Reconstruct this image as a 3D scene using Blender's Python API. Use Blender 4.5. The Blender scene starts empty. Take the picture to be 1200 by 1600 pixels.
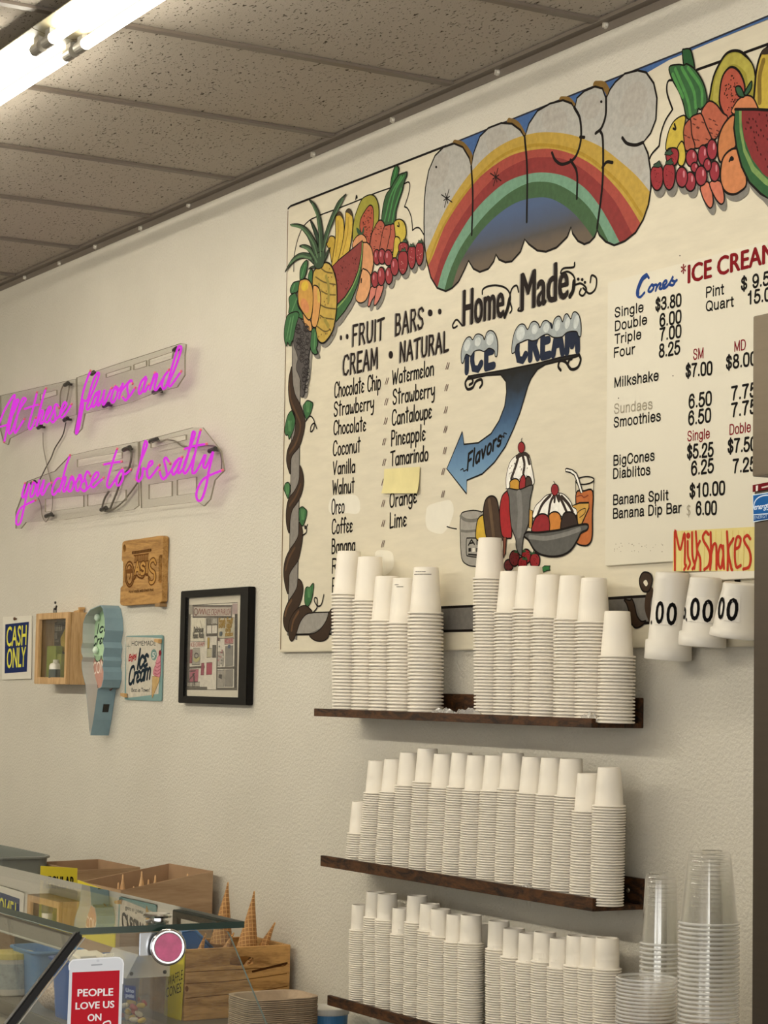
import bpy, bmesh, math, random
from mathutils import Vector, Matrix
from mathutils.geometry import tessellate_polygon
random.seed(7)
S = bpy.context.scene
COL = S.collection

# ------------------------------------------------------------------ camera, world, exposure
FPX = 3404.8                                   # focal length in pixels of the 1200 x 1600 frame
YAW, PIT, ROL = math.radians(-60.1347), math.radians(4.64179), math.radians(1.06278)
CAM = Vector((0.0, -2.7, 1.55))                # the wall is the plane y = 0, the floor z = 0
FWD = Vector((math.sin(YAW) * math.cos(PIT), math.cos(YAW) * math.cos(PIT), math.sin(PIT)))
_r = FWD.cross(Vector((0, 0, 1))).normalized()
_u = _r.cross(FWD)
RGT = _r * math.cos(ROL) + _u * math.sin(ROL)
UPV = -_r * math.sin(ROL) + _u * math.cos(ROL)
cd = bpy.data.cameras.new('camera')
cam = bpy.data.objects.new('camera', cd)
COL.objects.link(cam)
cd.sensor_fit = 'VERTICAL'
cd.sensor_height = 36.0
cd.lens = FPX / 1600 * 36.0
cd.clip_start = 0.05
m = Matrix((RGT, UPV, -FWD)).transposed().to_4x4()
m.translation = CAM
cam.matrix_world = m
S.camera = cam
S.view_settings.view_transform = 'Standard'
S.view_settings.look = 'None'
S.view_settings.gamma = 1.0
S.view_settings.use_curve_mapping = False
S.view_settings.exposure = -0.08
S.cycles.use_denoising = True
S.cycles.transparent_max_bounces = 128
S.cycles.max_bounces = 8
S.cycles.sample_clamp_indirect = 6.0
NEAR_TUBES, FAR_TUBES = 24.0, 112.0
DAYLIGHT = 2.9
w = bpy.data.worlds.new('world')
S.world = w
w.use_nodes = True
w.node_tree.nodes['Background'].inputs[0].default_value = (1.0, 0.985, 0.96, 1)
w.node_tree.nodes['Background'].inputs[1].default_value = DAYLIGHT


def ray(p):
    return RGT * ((p[0] - 600) / FPX) - UPV * ((p[1] - 800) / FPX) + FWD


def onY(p, y=0.0):
    d = ray(p)
    return CAM + d * ((y - CAM.y) / d.y)


def onX(p, x):
    d = ray(p)
    return CAM + d * ((x - CAM.x) / d.x)


def onZ(p, z):
    d = ray(p)
    return CAM + d * ((z - CAM.z) / d.z)


def px(v):
    v = Vector(v) - CAM
    return (600 + FPX * v.dot(RGT) / v.dot(FWD), 800 - FPX * v.dot(UPV) / v.dot(FWD))


# ------------------------------------------------------------------ materials
def srgb(c):
    if isinstance(c, str):
        c = tuple(int(c[i:i + 2], 16) for i in (0, 2, 4))
    f = lambda v: v / 12.92 if v <= 0.04045 else ((v + 0.055) / 1.055) ** 2.4
    return tuple(f(v / 255.0) for v in c) + (1.0,)


MATS = {}


def new_mat(name):
    mt = bpy.data.materials.new(name)
    mt.use_nodes = True
    nt = mt.node_tree
    return mt, nt, nt.nodes['Principled BSDF']


def N(nt, t, **kw):
    n = nt.nodes.new(t)
    for k, v in kw.items():
        if k in n.inputs.keys():
            n.inputs[k].default_value = v
        else:
            setattr(n, k, v)
    return n


def plain(col, rough=0.5, metal=0.0, var=0.0, scale=30.0, spec=0.5, stretch=None):
    """one colour, with a little procedural mottling (brush marks, dirt)"""
    key = ('plain', col, rough, metal, var, scale, spec, stretch)
    if key in MATS:
        return MATS[key]
    mt, nt, b = new_mat('surface_' + str(col).replace(' ', ''))
    c = srgb(col)
    b.inputs['Roughness'].default_value = rough
    b.inputs['Metallic'].default_value = metal
    b.inputs['Specular IOR Level'].default_value = spec
    if var:
        tc = N(nt, 'ShaderNodeTexCoord')
        mp = N(nt, 'ShaderNodeMapping')
        if stretch:
            mp.inputs['Scale'].default_value = stretch
        nz = N(nt, 'ShaderNodeTexNoise', Scale=scale, Detail=5.0, Roughness=0.6)
        rp = N(nt, 'ShaderNodeValToRGB')
        rp.color_ramp.elements[0].position = 0.3
        rp.color_ramp.elements[1].position = 0.7
        rp.color_ramp.elements[0].color = tuple(v * (1 - var) for v in c[:3]) + (1,)
        rp.color_ramp.elements[1].color = tuple(min(1, v * (1 + var * 0.6)) for v in c[:3]) + (1,)
        nt.links.new(tc.outputs['Object'], mp.inputs['Vector'])
        nt.links.new(mp.outputs['Vector'], nz.inputs['Vector'])
        nt.links.new(nz.outputs['Fac'], rp.inputs['Fac'])
        nt.links.new(rp.outputs['Color'], b.inputs['Base Color'])
    else:
        b.inputs['Base Color'].default_value = c
    MATS[key] = mt
    return mt


def paint(col):
    c = tuple(int(col[i:i + 2], 16) for i in (0, 2, 4))
    if min(c) < 0xc0:                  # matt sign paint
        c = tuple(int(v * 0.885) for v in c)
    return plain('%02x%02x%02x' % c, 0.6, 0.0, 0.16, 70.0, 0.15)


def ink(col):
    return plain(col, 0.6, 0.0, 0.0, 1.0, 0.06)


def emit(col, power, name='lamp_glow'):
    mt = bpy.data.materials.new(name)
    mt.use_nodes = True
    nt = mt.node_tree
    nt.nodes.remove(nt.nodes['Principled BSDF'])
    e = N(nt, 'ShaderNodeEmission')
    e.inputs['Color'].default_value = col
    e.inputs['Strength'].default_value = power
    nt.links.new(e.outputs[0], nt.nodes['Material Output'].inputs[0])
    return mt


def sheet(name, tint=(1, 1, 1, 1), body=0.05, bodycol=(0.8, 0.8, 0.8, 1), rough=0.02, ior=1.5, gloss=1.0):
    """thin clear sheet: transmits, reflects by Fresnel, with a little milky body"""
    mt = bpy.data.materials.new(name)
    mt.use_nodes = True
    nt = mt.node_tree
    nt.nodes.remove(nt.nodes['Principled BSDF'])
    t = N(nt, 'ShaderNodeBsdfTransparent')
    t.inputs[0].default_value = tint
    d = N(nt, 'ShaderNodeBsdfDiffuse')
    d.inputs[0].default_value = bodycol
    g = N(nt, 'ShaderNodeBsdfGlossy')
    g.inputs['Roughness'].default_value = rough
    g.inputs['Color'].default_value = (gloss, gloss, gloss, 1)
    m1 = N(nt, 'ShaderNodeMixShader')
    m1.inputs[0].default_value = body
    m2 = N(nt, 'ShaderNodeMixShader')
    # Schlick reflectance, the same from either side of the sheet
    lw = N(nt, 'ShaderNodeLayerWeight', Blend=0.5)
    pw = N(nt, 'ShaderNodeMath', operation='POWER')
    pw.inputs[1].default_value = 5.0
    fr = N(nt, 'ShaderNodeMath', operation='MULTIPLY_ADD')
    f0 = ((ior - 1) / (ior + 1)) ** 2
    fr.inputs[1].default_value = 1 - f0
    fr.inputs[2].default_value = f0
    nt.links.new(lw.outputs['Facing'], pw.inputs[0])
    nt.links.new(pw.outputs[0], fr.inputs[0])
    nt.links.new(t.outputs[0], m1.inputs[1])
    nt.links.new(d.outputs[0], m1.inputs[2])
    nt.links.new(fr.outputs[0], m2.inputs[0])
    nt.links.new(m1.outputs[0], m2.inputs[1])
    nt.links.new(g.outputs[0], m2.inputs[2])
    nt.links.new(m2.outputs[0], nt.nodes['Material Output'].inputs[0])
    return mt


def wall_mat():
    mt, nt, b = new_mat('cream_orange_peel_wall')
    tc = N(nt, 'ShaderNodeTexCoord')
    n1 = N(nt, 'ShaderNodeTexNoise', Scale=125.0, Detail=3.0, Roughness=0.55)
    n2 = N(nt, 'ShaderNodeTexNoise', Scale=2.2, Detail=4.0, Roughness=0.6)
    rp = N(nt, 'ShaderNodeValToRGB')
    rp.color_ramp.elements[0].position = 0.3
    rp.color_ramp.elements[1].position = 0.75
    rp.color_ramp.elements[0].color = srgb('c8c2b3')
    rp.color_ramp.elements[1].color = srgb('d2ccbd')
    bp = N(nt, 'ShaderNodeBump', Strength=0.65, Distance=0.005)
    for n in (n1, n2):
        nt.links.new(tc.outputs['Object'], n.inputs['Vector'])
    nt.links.new(n2.outputs['Fac'], rp.inputs['Fac'])
    nt.links.new(rp.outputs['Color'], b.inputs['Base Color'])
    nt.links.new(n1.outputs['Fac'], bp.inputs['Height'])
    nt.links.new(bp.outputs['Normal'], b.inputs['Normal'])
    b.inputs['Roughness'].default_value = 0.45
    b.inputs['Specular IOR Level'].default_value = 0.35
    return mt


def ceiling_mat():
    mt, nt, b = new_mat('fissured_ceiling_tile')
    L = nt.links.new
    tc = N(nt, 'ShaderNodeTexCoord')
    mp = N(nt, 'ShaderNodeMapping')
    mp.inputs['Rotation'].default_value = (0, 0, 0.35)
    mp.inputs['Scale'].default_value = (1.0, 2.6, 1.0)
    L(tc.outputs['Object'], mp.inputs['Vector'])
    # worm-like fissures
    n1 = N(nt, 'ShaderNodeTexNoise', Scale=58.0, Detail=2.0, Roughness=0.5, Distortion=0.6)
    L(mp.outputs['Vector'], n1.inputs['Vector'])
    r1 = N(nt, 'ShaderNodeValToRGB')
    r1.color_ramp.elements[0].position = 0.30
    r1.color_ramp.elements[1].position = 0.36
    L(n1.outputs['Fac'], r1.inputs['Fac'])
    # pin holes
    v = N(nt, 'ShaderNodeTexVoronoi', Scale=75.0)
    L(tc.outputs['Object'], v.inputs['Vector'])
    r2 = N(nt, 'ShaderNodeValToRGB')
    r2.color_ramp.elements[0].position = 0.09
    r2.color_ramp.elements[1].position = 0.16
    L(v.outputs['Distance'], r2.inputs['Fac'])
    mn = N(nt, 'ShaderNodeMath', operation='MINIMUM')
    L(r1.outputs['Color'], mn.inputs[0])
    L(r2.outputs['Color'], mn.inputs[1])
    n3 = N(nt, 'ShaderNodeTexNoise', Scale=260.0, Detail=2.0)
    L(tc.outputs['Object'], n3.inputs['Vector'])
    mx = N(nt, 'ShaderNodeMix', data_type='RGBA')
    mx.inputs[6].default_value = srgb('4d443b')
    mx.inputs[7].default_value = srgb('bab1a4')
    L(mn.outputs[0], mx.inputs[0])
    L(mx.outputs[2], b.inputs['Base Color'])
    ad = N(nt, 'ShaderNodeMath', operation='MULTIPLY_ADD')
    ad.inputs[1].default_value = 0.25
    L(n3.outputs['Fac'], ad.inputs[0])
    L(mn.outputs[0], ad.inputs[2])
    bp = N(nt, 'ShaderNodeBump', Strength=0.7, Distance=0.006)
    L(ad.outputs[0], bp.inputs['Height'])
    L(bp.outputs['Normal'], b.inputs['Normal'])
    b.inputs['Roughness'].default_value = 0.9
    b.inputs['Specular IOR Level'].default_value = 0.1
    return mt


def wood(name, dark, light, scale=(1, 12, 12), wave=3.0, rough=0.5, dist=6.0, knots=True):
    mt, nt, b = new_mat(name)
    L = nt.links.new
    tc = N(nt, 'ShaderNodeTexCoord')
    mp = N(nt, 'ShaderNodeMapping')
    mp.inputs['Scale'].default_value = scale
    L(tc.outputs['Object'], mp.inputs['Vector'])
    n1 = N(nt, 'ShaderNodeTexNoise', Scale=wave, Detail=6.0, Roughness=0.62, Distortion=dist * 0.2)
    L(mp.outputs['Vector'], n1.inputs['Vector'])
    n2 = N(nt, 'ShaderNodeTexNoise', Scale=wave * 9, Detail=3.0)
    L(mp.outputs['Vector'], n2.inputs['Vector'])
    ad = N(nt, 'ShaderNodeMath', operation='MULTIPLY_ADD')
    ad.inputs[1].default_value = 0.3
    L(n2.outputs['Fac'], ad.inputs[0])
    L(n1.outputs['Fac'], ad.inputs[2])
    rp = N(nt, 'ShaderNodeValToRGB')
    rp.color_ramp.elements[0].position = 0.50
    rp.color_ramp.elements[1].position = 0.76
    rp.color_ramp.elements[0].color = srgb(dark)
    rp.color_ramp.elements[1].color = srgb(light)
    L(ad.outputs[0], rp.inputs['Fac'])
    L(rp.outputs['Color'], b.inputs['Base Color'])
    b.inputs['Roughness'].default_value = rough
    b.inputs['Specular IOR Level'].default_value = 0.3
    return mt


def waffle_mat():
    mt, nt, b = new_mat('waffle_cone_grid')
    L = nt.links.new
    tc = N(nt, 'ShaderNodeUVMap')
    mp = N(nt, 'ShaderNodeMapping')
    mp.inputs['Rotation'].default_value = (0, 0, 0.6)
    L(tc.outputs['UV'], mp.inputs['Vector'])
    br = N(nt, 'ShaderNodeTexBrick', Scale=1.0)
    br.offset = 0.0
    br.inputs['Mortar Size'].default_value = 0.13
    br.inputs['Mortar Smooth'].default_value = 0.5
    br.inputs['Brick Width'].default_value = 1.0
    br.inputs['Row Height'].default_value = 1.0
    br.inputs['Color1'].default_value = srgb('9a6a38')
    br.inputs['Color2'].default_value = srgb('a67440')
    br.inputs['Mortar'].default_value = srgb('d3a466')
    L(mp.outputs['Vector'], br.inputs['Vector'])
    L(br.outputs['Color'], b.inputs['Base Color'])
    bp = N(nt, 'ShaderNodeBump', Strength=0.9, Distance=0.002)
    L(br.outputs['Fac'], bp.inputs['Height'])
    L(bp.outputs['Normal'], b.inputs['Normal'])
    b.inputs['Roughness'].default_value = 0.7
    return mt


def granular(name, c1, c2, scale=160.0):
    mt, nt, b = new_mat(name)
    L = nt.links.new
    tc = N(nt, 'ShaderNodeTexCoord')
    v = N(nt, 'ShaderNodeTexVoronoi', Scale=scale)
    L(tc.outputs['Object'], v.inputs['Vector'])
    rp = N(nt, 'ShaderNodeValToRGB')
    rp.color_ramp.elements[0].color = srgb(c2)
    rp.color_ramp.elements[1].color = srgb(c1)
    rp.color_ramp.elements[1].position = 0.6
    L(v.outputs['Distance'], rp.inputs['Fac'])
    L(rp.outputs['Color'], b.inputs['Base Color'])
    bp = N(nt, 'ShaderNodeBump', Strength=0.6, Distance=0.006)
    bp.invert = True
    L(v.outputs['Distance'], bp.inputs['Height'])
    L(bp.outputs['Normal'], b.inputs['Normal'])
    b.inputs['Roughness'].default_value = 0.8
    return mt


def vgrad(name, stops, z0, z1):
    """paint that was blended from one colour to another down the board"""
    mt, nt, b = new_mat(name)
    L = nt.links.new
    tc = N(nt, 'ShaderNodeTexCoord')
    sp = N(nt, 'ShaderNodeSeparateXYZ')
    L(tc.outputs['Object'], sp.inputs[0])
    mr = N(nt, 'ShaderNodeMapRange')
    mr.inputs[1].default_value = z0
    mr.inputs[2].default_value = z1
    L(sp.outputs['Z'], mr.inputs[0])
    nz = N(nt, 'ShaderNodeTexNoise', Scale=40.0, Detail=4.0)
    L(tc.outputs['Object'], nz.inputs['Vector'])
    ad = N(nt, 'ShaderNodeMath', operation='MULTIPLY_ADD')
    ad.inputs[1].default_value = 0.16
    L(nz.outputs['Fac'], ad.inputs[0])
    L(mr.outputs[0], ad.inputs[2])
    rp = N(nt, 'ShaderNodeValToRGB')
    cr = rp.color_ramp
    while len(cr.elements) < len(stops):
        cr.elements.new(0.5)
    for e, (p, c) in zip(cr.elements, stops):
        e.position = p
        e.color = srgb(c)
    L(ad.outputs[0], rp.inputs['Fac'])
    L(rp.outputs['Color'], b.inputs['Base Color'])
    b.inputs['Roughness'].default_value = 0.6
    b.inputs['Specular IOR Level'].default_value = 0.1
    return mt


# ------------------------------------------------------------------ mesh helpers
class MB:
    """collects geometry in world space, then links it as ONE mesh object"""
    def __init__(s):
        s.v, s.f, s.fm, s.uv = [], [], [], None

    def add(s, vs, fs, mi=0):
        o = len(s.v)
        s.v += [Vector(v) for v in vs]
        s.f += [tuple(i + o for i in f) for f in fs]
        s.fm += [mi] * len(fs)
        return s

    def hexa(s, p, mi=0):
        """p: four bottom corners then the four above them"""
        return s.add(p, [(3, 2, 1, 0), (4, 5, 6, 7), (0, 1, 5, 4), (1, 2, 6, 5), (2, 3, 7, 6), (3, 0, 4, 7)], mi)

    def box(s, x0, x1, y0, y1, z0, z1, mi=0):
        return s.hexa([(x0, y0, z0), (x1, y0, z0), (x1, y1, z0), (x0, y1, z0),
                       (x0, y0, z1), (x1, y0, z1), (x1, y1, z1), (x0, y1, z1)], mi)

    def lathe(s, prof, o=(0, 0, 0), axis=None, seg=32, mi=0, sx=1.0, sy=1.0):
        """prof: list of (radius, height) along the axis"""
        az = Vector(axis or (0, 0, 1)).normalized()
        ax = az.orthogonal().normalized() if abs(az.z) < 0.999 else Vector((1, 0, 0))
        ay = az.cross(ax)
        o = Vector(o)
        vs, fs = [], []
        n = len(prof)
        for (r, h) in prof:
            for k in range(seg):
                a = 2 * math.pi * k / seg
                vs.append(o + az * h + ax * (r * math.cos(a) * sx) + ay * (r * math.sin(a) * sy))
        for i in range(n - 1):
            for k in range(seg):
                k2 = (k + 1) % seg
                fs.append((i * seg + k, i * seg + k2, (i + 1) * seg + k2, (i + 1) * seg + k))
        if prof[0][0] < 1e-6 or prof[-1][0] < 1e-6:
            pass
        return s.add(vs, fs, mi)

    def tube(s, pts, r, seg=8, mi=0, closed=False, cap=True):
        pts = [Vector(p) for p in pts]
        n = len(pts)
        vs, fs = [], []
        prev = None
        for i, p in enumerate(pts):
            a = pts[i - 1] if (i > 0 or closed) else p
            b = pts[(i + 1) % n] if (i < n - 1 or closed) else p
            t = (b - a)
            t = t.normalized() if t.length > 1e-9 else Vector((0, 0, 1))
            if prev is None:
                ax = t.orthogonal().normalized()
            else:
                ax = (prev - t * prev.dot(t))
                ax = ax.normalized() if ax.length > 1e-6 else t.orthogonal().normalized()
            prev = ax
            ay = t.cross(ax)
            rr = r[i] if isinstance(r, (list, tuple)) else r
            for k in range(seg):
                g = 2 * math.pi * k / seg
                vs.append(p + ax * (rr * math.cos(g)) + ay * (rr * math.sin(g)))
        for i in range(n if closed else n - 1):
            j = (i + 1) % n
            for k in range(seg):
                k2 = (k + 1) % seg
                fs.append((i * seg + k, i * seg + k2, j * seg + k2, j * seg + k))
        if cap and not closed:
            fs.append(tuple(range(seg - 1, -1, -1)))
            fs.append(tuple((n - 1) * seg + k for k in range(seg)))
        return s.add(vs, fs, mi)

    def ball(s, c, rx, ry=None, rz=None, seg=14, rings=8, mi=0, rot=None):
        ry = ry or rx
        rz = rz or rx
        c = Vector(c)
        vs, fs = [], []
        R = rot or Matrix.Identity(3)
        for i in range(rings + 1):
            t = math.pi * i / rings
            for k in range(seg):
                a = 2 * math.pi * k / seg
                vs.append(c + R @ Vector((rx * math.sin(t) * math.cos(a), ry * math.sin(t) * math.sin(a), rz * math.cos(t))))
        for i in range(rings):
            for k in range(seg):
                k2 = (k + 1) % seg
                fs.append((i * seg + k, (i + 1) * seg + k, (i + 1) * seg + k2, i * seg + k2))
        return s.add(vs, fs, mi)

    def slab(s, loops, off, mi=0, side=None):
        """extrude a flat outline (first loop outer, others holes) of 3-D points by the vector off"""
        off = Vector(off)
        loops = [[Vector(p) for p in l] for l in loops]
        flat = [p for l in loops for p in l]
        tri = tessellate_polygon(loops)
        n = len(flat)
        vs = flat + [p + off for p in flat]
        fs = [tuple(t) for t in tri] + [tuple(i + n for i in reversed(t)) for t in tri]
        s.add(vs, fs, mi)
        o = 0
        sf = []
        for l in loops:
            k = len(l)
            for i in range(k):
                j = (i + 1) % k
                sf.append((o + i, o + j, o + j + n, o + i + n))
            o += k
        base = len(s.v) - 2 * n
        s.f += [tuple(i + base for i in f) for f in sf]
        s.fm += [mi if side is None else side] * len(sf)
        return s

    def build(s, name, mat, parent=None, smooth=False, bevel=0.0, bevseg=2):
        me = bpy.data.meshes.new(name)
        o0 = parent_origin(parent)
        me.from_pydata([v - o0 for v in s.v], [], s.f)
        mats = mat if isinstance(mat, (list, tuple)) else [mat]
        for mt in mats:
            me.materials.append(mt)
        for p, mi in zip(me.polygons, s.fm):
            p.material_index = mi
            p.use_smooth = smooth
        if s.uv:
            ul = me.uv_layers.new(name='UVMap')
            for lp in me.loops:
                ul.data[lp.index].uv = s.uv[lp.vertex_index]
        bm = bmesh.new()
        bm.from_mesh(me)
        if bevel:
            bmesh.ops.remove_doubles(bm, verts=bm.verts, dist=1e-6)
            bmesh.ops.recalc_face_normals(bm, faces=bm.faces)
            ed = [e for e in bm.edges if len(e.link_faces) == 2 and e.calc_face_angle(0) > 0.6]
            bmesh.ops.bevel(bm, geom=ed, offset=bevel, segments=bevseg, affect='EDGES', clamp_overlap=True)
        else:
            bmesh.ops.recalc_face_normals(bm, faces=bm.faces)
        bm.to_mesh(me)
        bm.free()
        ob = bpy.data.objects.new(name, me)
        COL.objects.link(ob)
        if parent:
            ob.parent = parent
        return ob


def parent_origin(p):
    o = Vector((0, 0, 0))
    while p:
        o = o + p.location
        p = p.parent
    return o


def tag(o, label=None, cat=None, group=None, kind=None):
    for k, v in (('label', label), ('category', cat), ('group', group), ('kind', kind)):
        if v:
            o[k] = v
    return o


def thing(name, loc, label, cat, group=None):
    o = bpy.data.objects.new(name, None)
    o.empty_display_size = 0.05
    COL.objects.link(o)
    o.location = Vector(loc)
    return tag(o, label, cat, group)


def copy_tree(o, parent=None):
    c = o.copy()
    COL.objects.link(c)
    if parent:
        c.parent = parent
    for ch in o.children:
        copy_tree(ch, c)
    return c


def smooth_pts(pts, closed=False, n=5):
    pts = [Vector(p) for p in pts]
    k = len(pts)
    if k < 3:
        return pts
    out = []
    rng = range(k) if closed else range(k - 1)
    for i in rng:
        if closed:
            a, b, c, d = pts[i - 1], pts[i], pts[(i + 1) % k], pts[(i + 2) % k]
        else:
            b, c = pts[i], pts[i + 1]
            a = pts[i - 1] if i > 0 else b * 2 - c
            d = pts[i + 2] if i + 2 < k else c * 2 - b
        for j in range(n):
            t = j / n
            out.append(0.5 * ((2 * b) + (c - a) * t + (2 * a - 5 * b + 4 * c - d) * t * t + (3 * b - a - 3 * c + d) * t ** 3))
    if not closed:
        out.append(pts[-1])
    return out


def ell(cx, cy, rx, ry, rot=0.0, n=20):
    c, s = math.cos(rot), math.sin(rot)
    return [(cx + rx * math.cos(2 * math.pi * i / n) * c - ry * math.sin(2 * math.pi * i / n) * s,
             cy + rx * math.cos(2 * math.pi * i / n) * s + ry * math.sin(2 * math.pi * i / n) * c) for i in range(n)]


def Zm(ox, oy, sc):
    """points read off an enlarged detail back into frame pixels"""
    return lambda L: [(ox + a / sc, oy + b / sc) for a, b in L]


# ------------------------------------------------------------------ lettering
_TX = {}


def text_geo(s, bold=0.0, font_scale=1.0):
    key = (s, bold)
    if key in _TX:
        return _TX[key]
    cu = bpy.data.curves.new('lettering_source', 'FONT')
    cu.body = s
    cu.offset = bold
    cu.resolution_u = 3
    ob = bpy.data.objects.new('lettering_source', cu)
    COL.objects.link(ob)
    dg = bpy.context.evaluated_depsgraph_get()
    me = bpy.data.meshes.new_from_object(ob.evaluated_get(dg))
    vs = [(v.co.x, v.co.y) for v in me.vertices]
    fs = [tuple(p.vertices) for p in me.polygons]
    bpy.data.objects.remove(ob)
    bpy.data.curves.remove(cu)
    bpy.data.meshes.remove(me)
    _TX[key] = (vs, fs)
    return vs, fs


# hand-lettering: strokes in a unit box, cap height 1, baseline 0
HF = {
    'C': (.62, ['.6 .8 .45 .99 .2 .95 .08 .7 .06 .35 .15 .06 .4 .0 .58 .18']),
    'h': (.5, ['.06 1 .05 .5 .05 0', '.06 .4 .2 .6 .36 .58 .43 .4 .44 0']),
    'o': (.5, ['.25 .6 .1 .5 .05 .28 .12 .05 .26 0 .4 .07 .46 .3 .4 .52 .25 .6']),
    'c': (.44, ['.42 .5 .25 .6 .1 .5 .05 .25 .14 .03 .28 0 .42 .12']),
    'l': (.16, ['.08 1.05 .08 0']),
    'a': (.5, ['.44 .6 .44 0', '.44 .45 .28 .6 .1 .5 .05 .25 .13 .03 .28 .02 .43 .2']),
    't': (.4, ['.2 1.0 .19 .4 .21 0', '.02 .72 .38 .74']),
    'e': (.42, ['.38 .5 .2 .6 .07 .5 .1 .36 .24 .32 .08 .27 .05 .12 .18 .0 .38 .08']),
    'i': (.16, ['.08 .6 .08 0', '.08 .8 .085 .84']),
    'p': (.5, ['.06 .6 .06 -.35', '.06 .42 .22 .6 .4 .52 .45 .3 .38 .06 .2 0 .07 .12']),
    'S': (.56, ['.5 .82 .35 .98 .12 .92 .06 .7 .2 .54 .42 .42 .48 .2 .36 .03 .14 .02 .04 .18']),
    's': (.42, ['.38 .5 .22 .6 .07 .5 .12 .36 .32 .26 .36 .1 .2 0 .05 .09']),
    'r': (.36, ['.06 .6 .06 0', '.06 .38 .16 .55 .34 .58']),
    'w': (.66, ['.05 .6 .06 .2 .16 .0 .28 .1 .32 .4', '.32 .4 .36 .08 .48 0 .58 .2 .6 .6']),
    'b': (.5, ['.06 1.02 .06 0', '.06 .42 .22 .6 .4 .52 .45 .3 .38 .06 .2 0 .07 .12']),
    'y': (.48, ['.05 .6 .08 .25 .22 .15 .4 .3', '.43 .6 .42 0 .34 -.3 .15 -.33']),
    'u': (.5, ['.06 .6 .06 .2 .16 .0 .32 .03 .43 .22', '.44 .6 .44 0']),
    'n': (.5, ['.06 .6 .06 0', '.06 .4 .2 .6 .36 .58 .43 .4 .44 0']),
    'm': (.74, ['.06 .6 .06 0', '.06 .42 .18 .6 .32 .55 .37 .35 .37 0', '.37 .42 .48 .6 .62 .56 .68 .4 .68 0']),
    'd': (.5, ['.44 1.02 .44 0', '.44 .45 .28 .6 .1 .5 .05 .25 .13 .03 .28 .02 .43 .2']),
    'g': (.5, ['.44 .6 .44 0 .38 -.28 .2 -.35 .06 -.25', '.44 .45 .28 .6 .1 .5 .05 .25 .13 .05 .28 .04 .43 .2']),
    'f': (.38, ['.38 .95 .26 1.03 .17 .9 .16 0', '.02 .56 .34 .58']),
    'v': (.46, ['.03 .6 .22 0', '.22 0 .43 .62']),
    'V': (.56, ['.04 .95 .24 0', '.24 0 .52 1.0']),
    'W': (.84, ['.03 .95 .2 0', '.2 0 .4 .75', '.4 .75 .56 0', '.56 0 .8 1.0']),
    'O': (.64, ['.3 1.0 .12 .85 .05 .5 .12 .12 .3 0 .5 .12 .58 .5 .5 .88 .3 1.0']),
    'B': (.58, ['.08 1 .08 0', '.08 1 .4 .96 .46 .75 .36 .56 .08 .52', '.08 .52 .44 .48 .52 .25 .4 .03 .08 0']),
    'R': (.58, ['.08 1 .08 0', '.08 1 .4 .97 .48 .75 .38 .54 .08 .5', '.28 .5 .54 0']),
    'P': (.54, ['.08 1 .08 0', '.08 1 .4 .97 .48 .73 .38 .5 .08 .46']),
    'T': (.58, ['.3 .97 .28 0', '.02 .95 .58 1.0']),
    'L': (.48, ['.08 1 .08 0', '.08 0 .46 .04']),
    'N': (.6, ['.07 0 .08 1', '.08 1 .5 0', '.5 0 .52 1.02']),
    'A': (.62, ['.03 0 .3 1', '.3 1 .58 0', '.12 .33 .48 .35']),
    'U': (.58, ['.07 1 .07 .3 .16 .03 .32 .0 .46 .08 .52 .32 .52 1']),
    'F': (.5, ['.08 1 .08 0', '.08 1 .48 1.0', '.08 .54 .4 .55']),
    'E': (.52, ['.08 1 .08 0', '.08 1 .5 1', '.08 .53 .42 .54', '.08 0 .5 .02']),
    'M': (.72, ['.05 0 .08 1', '.08 1 .34 .2', '.34 .2 .6 1', '.6 1 .66 0']),
    'I': (.16, ['.08 1 .08 0']),
    'G': (.62, ['.58 .82 .42 .99 .2 .94 .07 .65 .07 .3 .2 .03 .42 .02 .56 .2 .56 .42', '.36 .42 .58 .42']),
    'H': (.56, ['.07 1 .07 0', '.5 1 .5 0', '.07 .52 .5 .52']),
    'D': (.58, ['.08 1 .08 0', '.08 1 .36 .95 .52 .7 .52 .3 .36 .04 .08 0']),
    'J': (.44, ['.36 1 .36 .2 .24 0 .08 .06 .04 .2']),
    'k': (.46, ['.06 1.02 .06 0', '.4 .58 .08 .26', '.16 .34 .42 0']),
    'j': (.3, ['.16 .6 .16 -.1 .08 -.3 -.04 -.28', '.16 .8 .165 .84']),
    '!': (.16, ['.08 1 .08 .3', '.08 .04 .085 .06']),
    ' ': (.34, []),
}


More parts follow.
